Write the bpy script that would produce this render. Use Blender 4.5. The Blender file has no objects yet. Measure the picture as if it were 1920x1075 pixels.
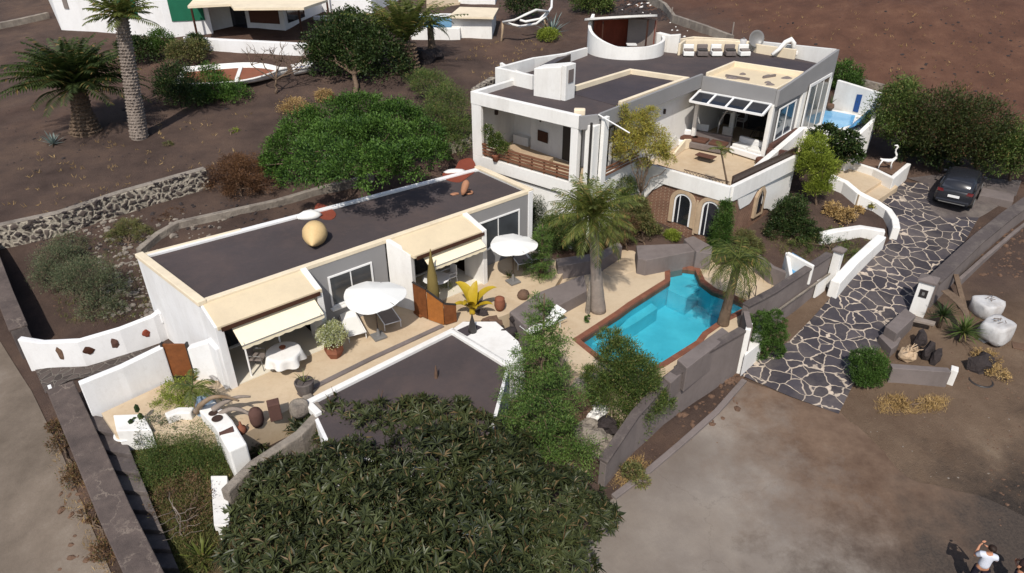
import bpy, bmesh, math, random
import numpy as np
from mathutils import Vector
R = math.radians
scene = bpy.context.scene
# ---------------- camera, sky, sun, exposure ----------------
CH = 15.0; TH = R(30.6); FPX = 1280.0
cam_data = bpy.data.cameras.new('camera'); cam = bpy.data.objects.new('camera', cam_data)
scene.collection.objects.link(cam)
cam.location = (0, 0, CH); cam.rotation_euler = (math.pi/2 - TH, 0, 0)
cam_data.sensor_width = 36; cam_data.lens = 24; cam_data.clip_end = 3000; cam_data.clip_start = .1
scene.camera = cam
SUN_EL, SUN_AZ = 50, 189            # degrees, azimuth clockwise from +Y
world = bpy.data.worlds.new("World"); scene.world = world; world.use_nodes = True
wn = world.node_tree.nodes; wl = world.node_tree.links
sky = wn.new('ShaderNodeTexSky'); sky.sky_type = 'NISHITA'; sky.sun_disc = False
sky.sun_elevation = R(SUN_EL); sky.sun_rotation = R(SUN_AZ); sky.air_density = 1.0; sky.dust_density = 1.5
bg = wn['Background']; bg.inputs[1].default_value = 0.125
wl.new(sky.outputs[0], bg.inputs[0])
sd = bpy.data.lights.new('sun', 'SUN'); sd.energy = 4.2; sd.angle = R(0.55); sd.color = (1.0, .952, .88)
sun = bpy.data.objects.new('sun', sd); scene.collection.objects.link(sun)
_d = Vector((math.sin(R(SUN_AZ))*math.cos(R(SUN_EL)), math.cos(R(SUN_AZ))*math.cos(R(SUN_EL)), math.sin(R(SUN_EL))))
sun.rotation_euler = _d.to_track_quat('Z', 'Y').to_euler(); sun.location = (0, -20, 60)
scene.view_settings.view_transform = 'Standard'; scene.view_settings.look = 'None'
scene.view_settings.exposure = 0.0; scene.view_settings.gamma = 1
col = scene.collection
rng = np.random.default_rng(7); random.seed(7)

# ---------------- helpers ----------------
_c, _s = math.cos(TH), math.sin(TH)
def PY(px, py, Y):
    u = (px-960)/FPX; v = (py-537.5)/FPX
    t = Y/(_c-_s*v)
    return Vector((u*t, Y, CH-t*(_c*v+_s)))
def P(px, py, z=0.0):
    u = (px-960)/FPX; v = (py-537.5)/FPX
    t = (CH-z)/(_c*v+_s)
    return Vector((u*t, (_c-_s*v)*t, z))
def lin(r, g, b):
    f = lambda c: (c/255/12.92) if c/255 <= .04045 else ((c/255+.055)/1.055)**2.4
    return (f(r), f(g), f(b))
class NT:
    def __init__(s, name):
        s.m = bpy.data.materials.new(name); s.m.use_nodes = True
        s.n = s.m.node_tree.nodes; s.l = s.m.node_tree.links; s.b = s.n['Principled BSDF']
        s.tc = s.n.new('ShaderNodeTexCoord'); s.co = s.tc.outputs['Object']
    def noise(s, scale, detail=6, rough=.6, co=None, out=0):
        t = s.n.new('ShaderNodeTexNoise'); t.inputs['Scale'].default_value = scale
        t.inputs['Detail'].default_value = detail; t.inputs['Roughness'].default_value = rough
        s.l.new(co or s.co, t.inputs['Vector']); return t.outputs[out]
    def ramp(s, fac, stops):
        r = s.n.new('ShaderNodeValToRGB'); s.l.new(fac, r.inputs[0]); e = r.color_ramp.elements
        while len(e) < len(stops): e.new(.5)
        for k, (p, c) in enumerate(stops):
            e[k].position = p; e[k].color = (*c[:3], 1) if not isinstance(c, (int, float)) else (c, c, c, 1)
        return r.outputs[0]
    def mix(s, fac, a, b, mode='MIX'):
        m = s.n.new('ShaderNodeMix'); m.data_type = 'RGBA'; m.blend_type = mode
        for sock, v in ((m.inputs[0], fac), (m.inputs[6], a), (m.inputs[7], b)):
            if isinstance(v, (int, float)): sock.default_value = v
            elif isinstance(v, tuple): sock.default_value = (*v[:3], 1)
            else: s.l.new(v, sock)
        return m.outputs[2]
    def math(s, op, a, b=0.0):
        m = s.n.new('ShaderNodeMath'); m.operation = op
        for i, v in enumerate((a, b)):
            if isinstance(v, (int, float)): m.inputs[i].default_value = v
            else: s.l.new(v, m.inputs[i])
        return m.outputs[0]
    def mapping(s, scale=(1, 1, 1), rot=(0, 0, 0)):
        m = s.n.new('ShaderNodeMapping'); m.inputs['Scale'].default_value = scale; m.inputs['Rotation'].default_value = rot
        s.l.new(s.co, m.inputs[0]); return m.outputs[0]
    def bump(s, h, strength=.3, dist=.05):
        b = s.n.new('ShaderNodeBump'); b.inputs['Strength'].default_value = strength; b.inputs['Distance'].default_value = dist
        s.l.new(h, b.inputs['Height']); s.l.new(b.outputs[0], s.b.inputs['Normal'])
    def fin(s, colr, rough=.8, spec=.3, metal=0):
        if isinstance(colr, tuple): s.b.inputs['Base Color'].default_value = (*colr[:3], 1)
        else: s.l.new(colr, s.b.inputs['Base Color'])
        s.b.inputs['Roughness'].default_value = rough; s.b.inputs['Specular IOR Level'].default_value = spec
        s.b.inputs['Metallic'].default_value = metal
        return s.m
M = {}
def surf(name, base, var=.25, scale=1.5, rough=.85, bump=.25, fine=30, dist=.02, spec=.25, stain=None, stain_amt=.35):
    """plain weathered surface: large blotches, fine grain, optional stains"""
    t = NT(name); n1 = t.noise(scale, 8, .65); n2 = t.noise(fine, 5, .7)
    lo = tuple(c*(1-var) for c in base); hi = tuple(min(1, c*(1+var*.7)) for c in base)
    c = t.ramp(n1, [(.3, lo), (.7, hi)])
    c = t.mix(t.math('MULTIPLY', n2, .35), c, tuple(x*.6 for x in base))
    if stain:
        n3 = t.noise(scale*.45+.2, 8, .72, co=t.mapping((1, 1, .25)))
        c = t.mix(t.ramp(n3, [(.47, 0.), (.7, stain_amt)]), c, stain)
        n4 = t.noise(5, 6, .75); n5 = t.noise(.5, 4, .6); c = t.mix(t.math('MULTIPLY', t.ramp(n4, [(.52, 0.), (.7, stain_amt*.9)]), n5), c, stain)
    t.bump(n2, bump, dist); M[name] = t.fin(c, rough, spec); return M[name]
surf('white', (.82, .80, .76), .05, .8, .9, .15, 25, stain=(.47, .43, .38), stain_amt=.42)
surf('white_cool', (.81, .80, .79), .05, .8, .9, .15, 25, stain=(.47, .44, .40), stain_amt=.4)
surf('grey_paint', lin(142, 140, 139), .08, .7, .85, .15, 25, stain=(.25, .24, .23), stain_amt=.3)
surf('cream', lin(232, 216, 188), .08, .9, .85, .15, 25, stain=(.45, .36, .25), stain_amt=.35)
surf('cream_roof', lin(218, 200, 168), .07, .8, .9, .2, 25, stain=(.46, .37, .27), stain_amt=.3)
surf('roof_gravel', lin(76, 68, 68), .16, .35, .95, .6, 60, .02, stain=lin(98, 82, 76), stain_amt=.5)
surf('roof_dark', lin(68, 62, 66), .18, .6, .95, .5, 60, .02, stain=lin(90, 78, 74), stain_amt=.4)
surf('tan_floor', lin(200, 180, 152), .08, .7, .8, .2, 12, .01, stain=lin(160, 132, 100), stain_amt=.5)
surf('porch_floor', lin(222, 214, 196), .05, .7, .6, .1, 12)
surf('grey_block', lin(122, 112, 108), .15, .9, .9, .35, 22, .03, stain=lin(84, 76, 72), stain_amt=.6)
surf('grey_dark', lin(88, 80, 78), .2, .9, .92, .5, 18, .04, stain=lin(140, 130, 120), stain_amt=.5)
surf('terracotta', lin(138, 84, 62), .15, 2, .8, .2, 25, stain=lin(120, 90, 70))
surf('clay_dark', lin(92, 66, 58), .2, 2, .85, .3, 25)
surf('brown_wood', lin(120, 72, 40), .3, 6, .6, .3, 40)
surf('orange_wood', lin(160, 100, 48), .25, 6, .6, .3, 40)
surf('dark_wood', lin(70, 42, 30), .3, 5, .6, .3, 40)
surf('rust_red', lin(132, 66, 48), .2, 1.5, .95, .6, 30)
surf('white_paint', (.82, .81, .79), .03, 2, .45, .05, 20)
surf('awning', lin(246, 232, 200), .04, 3, .85, .05, 60)
surf('canvas', (.80, .79, .75), .03, 2, .9, .05, 60)
surf('olive_canvas', lin(118, 102, 58), .12, 3, .9, .1, 60)
surf('grey_fabric', lin(128, 118, 112), .1, 4, .9, .1, 80)
surf('brown_cushion', lin(96, 66, 54), .1, 4, .9, .1, 80)
surf('bark', lin(112, 94, 78), .35, 4, .95, 1, 14, .05)
surf('bark_grey', lin(142, 130, 120), .25, 3, .95, .8, 14, .04)
surf('skin', lin(188, 134, 104), .06, 5, .55, .05, 40)
surf('hair', lin(44, 30, 22), .3, 20, .6, .3, 60)
surf('shirt', lin(205, 208, 218), .06, 6, .85, .15, 20)
surf('trousers', lin(36, 32, 44), .2, 8, .85, .15, 30)
surf('dark_cloth', lin(48, 34, 32), .2, 8, .85, .15, 30)
surf('lava', lin(62, 55, 54), .4, 2.5, .95, 1, 9, .08)
surf('rock_pale', lin(150, 140, 128), .35, 2, .95, 1, 8, .08, stain=lin(90, 80, 74), stain_amt=.8)
surf('rock_brown', lin(112, 88, 72), .35, 2, .95, 1, 8, .08)
surf('tusk', lin(150, 132, 116), .2, 3, .6, .2, 12, stain=lin(120, 90, 40), stain_amt=.7)
surf('egg', lin(212, 182, 132), .1, 1.6, .6, .1, 20, stain=lin(180, 136, 80), stain_amt=.5)
surf('terracotta_fine', lin(168, 120, 92), .1, 3, .7, .1, 20)
surf('blue_paint', lin(96, 160, 205), .06, 1.5, .4, .05, 20)
surf('deep_blue', lin(50, 84, 140), .1, 2, .5, .05, 20)
surf('green_shutter', lin(28, 98, 72), .1, 2, .7, .1, 20)
surf('blue_grey', lin(150, 170, 190), .1, 2, .8, .2, 20)
surf('metal_dark', lin(50, 46, 44), .1, 4, .45, .05, 20, spec=.5)
surf('metal_grey', lin(120, 118, 116), .1, 4, .4, .05, 20, spec=.5)
surf('bag_white', lin(196, 194, 192), .1, 2, .8, .5, 5, .06, stain=lin(140, 128, 118), stain_amt=.6)
surf('car_paint', lin(40, 41, 46), .05, 3, .22, .0, 20, spec=.5)
surf('tyre', (.02, .02, .02), .2, 10, .9, .3, 40)
surf('blackness', (.012, .011, .011), .2, 2, .8, .05, 20)
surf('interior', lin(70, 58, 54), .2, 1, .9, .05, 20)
surf('curtain', lin(128, 118, 112), .1, 3, .9, .1, 20)
surf('copper', lin(122, 84, 64), .2, 3, .5, .1, 20)
surf('yellow_leaf', lin(176, 150, 40), .2, 3, .5, .15, 12, stain=lin(150, 110, 20))
surf('stone_cut', lin(184, 160, 132), .18, 2, .9, .5, 14, .03, stain=lin(140, 116, 94))
surf('bronze', lin(64, 48, 40), .2, 3, .4, .2, 20, spec=.5)

def glass(name, c, rough=.05):
    t = NT(name); n = t.noise(.8, 2, .5)
    M[name] = t.fin(t.ramp(n, [(.3, tuple(x*.6 for x in c)), (.7, tuple(x*1.4 for x in c))]), rough, .8); return M[name]
glass('glass_dark', (.02, .022, .028)); glass('glass_grey', (.05, .055, .06), .1); glass('glass_blue', (.03, .06, .085), .07)
glass('glass_olive', (.06, .06, .045), .1)

def earth():
    t = NT('earth'); big = t.noise(.045, 5, .6); mid = t.noise(.35, 8, .7); fine = t.noise(9, 6, .75); grit = t.noise(38, 3, .7)
    c = t.ramp(mid, [(.28, lin(66, 54, 49)), (.5, lin(90, 74, 66)), (.75, lin(114, 93, 79))])
    red = t.ramp(fine, [(.3, lin(100, 66, 48)), (.7, lin(138, 94, 70))])
    dust = t.ramp(fine, [(.3, lin(110, 94, 78)), (.7, lin(150, 132, 110))])
    # hillside (east/north) is red scoria, the street side is trodden dust: real soils in real places
    sep = t.n.new('ShaderNodeSeparateXYZ'); t.l.new(t.co, sep.inputs[0])
    x, y = sep.outputs[0], sep.outputs[1]
    wob = t.math('MULTIPLY', t.math('SUBTRACT', t.noise(.12, 6, .65), .5), 14)
    def sat(v, k=.25, o=0.):
        m = t.n.new('ShaderNodeMath'); m.operation = 'MULTIPLY_ADD'; m.use_clamp = True
        t.l.new(v, m.inputs[0]); m.inputs[1].default_value = k; m.inputs[2].default_value = o; return m.outputs[0]
    hill = sat(t.math('ADD', t.math('SUBTRACT', t.math('ADD', t.math('MULTIPLY', x, 1.1), t.math('MULTIPLY', y, .62)), 52), wob), .16)
    east = sat(t.math('ADD', t.math('SUBTRACT', x, 8.5), t.math('MULTIPLY', wob, .3)), .5)
    south = sat(t.math('ADD', t.math('SUBTRACT', 27, y), t.math('MULTIPLY', wob, .3)), .4)
    c = t.mix(t.ramp(big, [(.5, 0.), (.68, .6)]), c, t.mix(.5, c, red))
    c = t.mix(hill, c, t.ramp(t.noise(.5, 8, .7), [(.3, lin(88, 62, 51)), (.55, lin(108, 77, 62)), (.8, lin(130, 98, 78))]))
    c = t.mix(t.math('MULTIPLY', east, south), c, t.ramp(t.noise(.35, 8, .7), [(.3, lin(104, 84, 68)), (.6, lin(132, 111, 92)), (.8, lin(158, 140, 118))]))
    west = sat(t.math('SUBTRACT', -9.5, t.math('ADD', x, t.math('MULTIPLY', wob, .1))), .5)
    gard = sat(t.math('SUBTRACT', -2.0, x), .5)
    s2 = sat(t.math('SUBTRACT', 17.0, y), .5)
    c = t.mix(t.math('MULTIPLY', t.math('MULTIPLY', t.math('SUBTRACT', 1, west), gard), t.math('MULTIPLY', s2, .8)), c, t.ramp(mid, [(.3, lin(74, 66, 44)), (.7, lin(112, 96, 66))]))
    c = t.mix(t.math('MULTIPLY', grit, .45), c, t.mix(.5, c, lin(30, 24, 22)))
    sp = t.ramp(t.noise(60, 1, .5), [(.70, 0.), (.74, .5)])
    c = t.mix(sp, c, lin(150, 136, 122))
    dark_patch = sat(t.math('ADD', t.math('SUBTRACT', t.math('MULTIPLY', x, .55), y), t.math('MULTIPLY', t.math('SUBTRACT', t.noise(.5, 8, .7), .5), 9)), .3, 2.75)  # soil turns darker brown towards the near right corner, with a ragged edge
    c = t.mix(t.math('MULTIPLY', dark_patch, sat(t.math('SUBTRACT', x, 4), 1.)), c, t.ramp(fine, [(.3, lin(52, 46, 43)), (.7, lin(80, 70, 62))]))
    t.bump(t.math('ADD', t.math('MULTIPLY', fine, .8), grit), .95, .07)
    M['earth'] = t.fin(c, .97, .15)
earth()
def street():
    t = NT('concrete_street'); a = t.noise(.22, 8, .68); b = t.noise(14, 5, .75); c2 = t.noise(.09, 5, .6)
    c = t.ramp(a, [(.3, lin(114, 105, 98)), (.52, lin(136, 127, 118)), (.75, lin(160, 150, 138))])
    c = t.mix(t.ramp(c2, [(.42, 0.), (.62, .75)]), c, t.ramp(b, [(.3, lin(82, 70, 62)), (.7, lin(108, 92, 78))]))
    c = t.mix(t.math('MULTIPLY', b, .3), c, lin(70, 62, 58))
    cr = t.n.new('ShaderNodeTexVoronoi'); cr.feature = 'DISTANCE_TO_EDGE'; cr.inputs['Scale'].default_value = .28
    nv = t.n.new('ShaderNodeVectorMath'); nv.operation = 'ADD'; t.l.new(t.co, nv.inputs[0]); t.l.new(t.noise(1.2, 5, .7, out=1), nv.inputs[1]); t.l.new(nv.outputs[0], cr.inputs['Vector'])
    c = t.mix(t.ramp(cr.outputs[0], [(.0, .22), (.006, 0.)]), c, lin(60, 52, 48))
    sep = t.n.new('ShaderNodeSeparateXYZ'); t.l.new(t.co, sep.inputs[0])
    def sat(v, k, o):
        m = t.n.new('ShaderNodeMath'); m.operation = 'MULTIPLY_ADD'; m.use_clamp = True; t.l.new(v, m.inputs[0]); m.inputs[1].default_value = k; m.inputs[2].default_value = o; return m.outputs[0]
    wob = t.math('MULTIPLY', t.math('SUBTRACT', t.noise(.5, 8, .7), .5), 9)
    c = t.mix(sat(t.math('ADD', t.math('ADD', sep.outputs[0], t.math('MULTIPLY', sep.outputs[1], .35)), wob), .26, -3.3), c, t.ramp(t.noise(.8, 8, .7), [(.3, lin(84, 66, 54)), (.7, lin(118, 98, 82))]))
    dark_patch = sat(t.math('ADD', t.math('SUBTRACT', t.math('MULTIPLY', sep.outputs[0], .55), sep.outputs[1]), wob), .3, 2.75)  # darker brown patch continued across the concrete, same corner
    c = t.mix(dark_patch, c, t.ramp(b, [(.3, lin(52, 46, 43)), (.7, lin(80, 70, 62))]))
    t.bump(b, .4, .02); M['street'] = t.fin(c, .9, .2)
street()
def dirt_road():
    t = NT('dirt_road'); a = t.noise(.3, 8, .7, co=t.mapping((1, 1, 1), (0, 0, R(-35)))); b = t.noise(16, 5, .75)
    c = t.ramp(a, [(.3, lin(92, 82, 72)), (.55, lin(122, 110, 98)), (.75, lin(148, 138, 126))])
    c = t.mix(t.math('MULTIPLY', b, .35), c, lin(64, 54, 46)); t.bump(b, .5, .03); M['dirt_road'] = t.fin(c, .95, .15)
dirt_road()
def crazy(name, scale, stone, joint, jw, warp=.28, dist=.03, mscale=(1, 1, 1)):
    t = NT(name)
    co = t.mapping(mscale)
    nv = t.n.new('ShaderNodeVectorMath'); nv.operation = 'MULTIPLY_ADD'
    t.l.new(t.noise(.9, 3, .6, out=1), nv.inputs[0]); nv.inputs[1].default_value = (warp, warp, warp); t.l.new(co, nv.inputs[2])
    v = t.n.new('ShaderNodeTexVoronoi'); v.feature = 'DISTANCE_TO_EDGE'; v.inputs['Scale'].default_value = scale
    w = t.n.new('ShaderNodeTexVoronoi'); w.feature = 'F1'; w.inputs['Scale'].default_value = scale
    for q in (v, w): t.l.new(nv.outputs[0], q.inputs['Vector']); q.inputs['Randomness'].default_value = .95
    edge = t.math('ADD', v.outputs[0], t.math('MULTIPLY', t.math('SUBTRACT', t.noise(7, 4, .7), .5), jw*1.1))
    k = t.ramp(edge, [(jw*.75, 0.), (jw*1.25, 1.)])
    sp = t.n.new('ShaderNodeSeparateColor'); t.l.new(w.outputs['Color'], sp.inputs[0])
    n = t.noise(12, 6, .7)
    sc = t.ramp(sp.outputs[0], [(0., tuple(x*.62 for x in stone)), (1., tuple(x*1.5 for x in stone))])
    sc = t.mix(t.math('MULTIPLY', n, .5), sc, tuple(x*1.6 for x in stone))
    jc = t.ramp(t.noise(2.5, 6, .7), [(.3, tuple(x*.5 for x in joint)), (.6, joint)])
    c = t.mix(k, jc, sc)
    c = t.mix(t.ramp(t.noise(.45, 7, .7), [(.45, 0.), (.75, .35)]), c, tuple(.5*(a+b) for a, b in zip(stone, joint)))
    t.bump(t.math('ADD', t.ramp(edge, [(0., 0.), (jw*2.2, 1.)]), t.math('MULTIPLY', n, .25)), .6, dist)
    M[name] = t.fin(c, .75, .3)
crazy('crazy_paving', 1.62, lin(58, 54, 58), lin(194, 178, 160), .03, .55, mscale=(1, 1, .3))
crazy('rubble', 3.2, lin(74, 65, 60), lin(168, 158, 142), .15, .7, .1)
crazy('rubble_dark', 3.0, lin(66, 58, 54), lin(112, 104, 96), .05, .3, .08)
def cracked():
    t = NT('old_coping'); n = t.noise(1.2, 8, .7); g = t.noise(20, 5, .7)
    c = t.ramp(n, [(.3, lin(74, 66, 63)), (.7, lin(112, 99, 92))]); c = t.mix(t.math('MULTIPLY', g, .4), c, lin(56, 48, 46))
    v = t.n.new('ShaderNodeTexVoronoi'); v.feature = 'DISTANCE_TO_EDGE'; v.inputs['Scale'].default_value = 1.1
    nv = t.n.new('ShaderNodeVectorMath'); nv.operation = 'MULTIPLY_ADD'; t.l.new(t.noise(2.2, 6, .75, out=1), nv.inputs[0]); nv.inputs[1].default_value = (.9, .9, .9); t.l.new(t.co, nv.inputs[2]); t.l.new(nv.outputs[0], v.inputs['Vector'])
    k = t.math('MULTIPLY', t.ramp(v.outputs[0], [(.012, 1.), (.035, 0.)]), t.ramp(t.noise(.9, 4, .6), [(.46, 0.), (.66, .5)]))
    c = t.mix(k, c, lin(156, 142, 128)); t.bump(g, .6, .03); M['old_coping'] = t.fin(c, .92, .2)
cracked()
def brick():
    t = NT('brick_tile'); b = t.n.new('ShaderNodeTexBrick'); b.inputs['Scale'].default_value = 1
    b.inputs['Brick Width'].default_value = .16; b.inputs['Row Height'].default_value = .075; b.inputs['Mortar Size'].default_value = .008
    b.inputs['Color1'].default_value = (*lin(104, 72, 58), 1); b.inputs['Color2'].default_value = (*lin(126, 90, 72), 1); b.inputs['Mortar'].default_value = (*lin(150, 130, 110), 1)
    sep = t.n.new('ShaderNodeSeparateXYZ'); t.l.new(t.co, sep.inputs[0]); cb = t.n.new('ShaderNodeCombineXYZ')
    t.l.new(t.math('ADD', sep.outputs[0], t.math('MULTIPLY', sep.outputs[1], .55)), cb.inputs[0]); t.l.new(sep.outputs[2], cb.inputs[1])
    t.l.new(cb.outputs[0], b.inputs['Vector'])
    n = t.noise(1.5, 7, .7)
    c = t.mix(t.ramp(n, [(.45, 0.), (.75, .6)]), b.outputs[0], lin(88, 64, 54))
    t.bump(b.outputs[1], -.4, .01); M['brick'] = t.fin(c, .85, .25)
brick()
def coping():
    t = NT('pool_coping'); v = t.n.new('ShaderNodeTexBrick'); v.inputs['Scale'].default_value = 1
    v.inputs['Brick Width'].default_value = .3; v.inputs['Row Height'].default_value = .3; v.offset = 0; v.inputs['Mortar Size'].default_value = .006
    v.inputs['Color1'].default_value = (*lin(116, 74, 58), 1); v.inputs['Color2'].default_value = (*lin(134, 88, 68), 1); v.inputs['Mortar'].default_value = (*lin(100, 72, 58), 1)
    t.l.new(t.mapping((1, 1, 1), (0, 0, R(40))), v.inputs['Vector'])
    c = t.mix(t.ramp(t.noise(1.2, 6, .7), [(.4, 0.), (.8, .5)]), v.outputs[0], lin(110, 60, 40)); M['coping'] = t.fin(c, .7, .3)
coping()
def water(name, tint):
    t = NT(name); n = t.noise(2.2, 3, .5, co=t.mapping((1, 1.6, 1)))
    b_ = t.n.new('ShaderNodeBump'); b_.inputs['Strength'].default_value = .3; b_.inputs['Distance'].default_value = .04; t.l.new(n, b_.inputs['Height'])
    tr = t.n.new('ShaderNodeBsdfTransparent'); tr.inputs[0].default_value = (*tint, 1)
    gl = t.n.new('ShaderNodeBsdfGlossy'); gl.inputs['Roughness'].default_value = .03; t.l.new(b_.outputs[0], gl.inputs['Normal'])
    fr = t.n.new('ShaderNodeFresnel'); fr.inputs[0].default_value = 1.33; t.l.new(b_.outputs[0], fr.inputs['Normal'])
    mx = t.n.new('ShaderNodeMixShader'); t.l.new(fr.outputs[0], mx.inputs[0]); t.l.new(tr.outputs[0], mx.inputs[1]); t.l.new(gl.outputs[0], mx.inputs[2])
    t.l.new(mx.outputs[0], t.n['Material Output'].inputs[0]); M[name] = t.m
water('pool_water', (.76, .94, .96))
def basin():
    t = NT('pool_tile'); n = t.noise(.8, 4, .6)
    M['pool_tile'] = t.fin(t.ramp(n, [(.3, lin(76, 172, 190)), (.7, lin(94, 194, 210))]), .5, .3)
basin()
def ripple(name, a, b):
    t = NT(name); n = t.noise(.7, 3, .5); t.bump(t.noise(3, 3, .6), .1, .04)
    M[name] = t.fin(t.ramp(n, [(.3, a), (.7, b)]), .06, .5)
ripple('neighbour_water', lin(36, 92, 122), lin(60, 122, 152))
ripple('plunge_water', lin(92, 160, 205), lin(140, 192, 224))

def leafmat(name, dark, light, extra=None, trans=.22, rough=.55):
    t = NT(name)
    g = t.n.new('ShaderNodeNewGeometry')
    n = t.noise(1.1, 4, .6)
    f = t.math('ADD', t.math('ADD', t.math('MULTIPLY', g.outputs['Random Per Island'], .5), t.math('MULTIPLY', n, .35)), t.math('MULTIPLY', t.math('SUBTRACT', t.noise(.45, 3, .6), .38), .9))
    c = t.ramp(f, [(.2, dark), (.85, light)])
    if extra:
        k = t.math('GREATER_THAN', t.math('FRACT', t.math('MULTIPLY', g.outputs['Random Per Island'], 17.3)), extra[1])
        c = t.mix(k, c, extra[0])
    t.fin(c, rough, .25)
    tr = t.n.new('ShaderNodeBsdfTranslucent'); t.l.new(c, tr.inputs[0])
    mx = t.n.new('ShaderNodeMixShader'); mx.inputs[0].default_value = trans
    out = t.n['Material Output']; t.l.new(t.b.outputs[0], mx.inputs[1]); t.l.new(tr.outputs[0], mx.inputs[2]); t.l.new(mx.outputs[0], out.inputs[0])
    M[name] = t.m
leafmat('leaf_dark', lin(28, 42, 20), lin(66, 84, 40), (lin(104, 98, 62), .95))
leafmat('leaf_fore', lin(28, 37, 22), lin(82, 88, 52), (lin(116, 96, 66), .94), rough=.42)
leafmat('leaf_bright', lin(36, 64, 24), lin(92, 122, 50))
leafmat('leaf_hedge', lin(36, 62, 22), lin(90, 118, 50))
leafmat('leaf_mid', lin(48, 68, 28), lin(102, 118, 58), (lin(130, 120, 70), .93))
leafmat('leaf_olive', lin(68, 74, 40), lin(122, 122, 72), (lin(132, 110, 74), .9))
leafmat('leaf_greygreen', lin(62, 72, 50), lin(112, 118, 86), (lin(128, 112, 88), .9))
leafmat('leaf_yellow', lin(112, 112, 40), lin(184, 174, 84), (lin(172, 136, 70), .92))
leafmat('leaf_yellowgreen', lin(92, 110, 30), lin(160, 170, 70))
leafmat('leaf_dry', lin(76, 56, 40), lin(128, 100, 72), (lin(84, 84, 48), .85))
leafmat('leaf_brown', lin(68, 46, 34), lin(120, 86, 56))
leafmat('leaf_pale', lin(130, 140, 88), lin(206, 204, 150), (lin(220, 220, 205), .85))
leafmat('leaf_conifer', lin(44, 70, 30), lin(108, 134, 62), (lin(116, 124, 70), .92))
leafmat('leaf_palm', lin(52, 66, 26), lin(112, 118, 56), (lin(136, 118, 66), .93))
leafmat('leaf_palmdark', lin(32, 44, 20), lin(72, 86, 40), (lin(116, 98, 56), .93))
leafmat('leaf_blue', lin(96, 112, 108), lin(140, 152, 146))
leafmat('leaf_twig', lin(88, 74, 62), lin(134, 116, 98))
leafmat('leaf_straw', lin(140, 112, 70), lin(196, 166, 112))
leafmat('leaf_darkright', lin(36, 46, 22), lin(76, 84, 42), (lin(92, 66, 46), .88))

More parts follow.
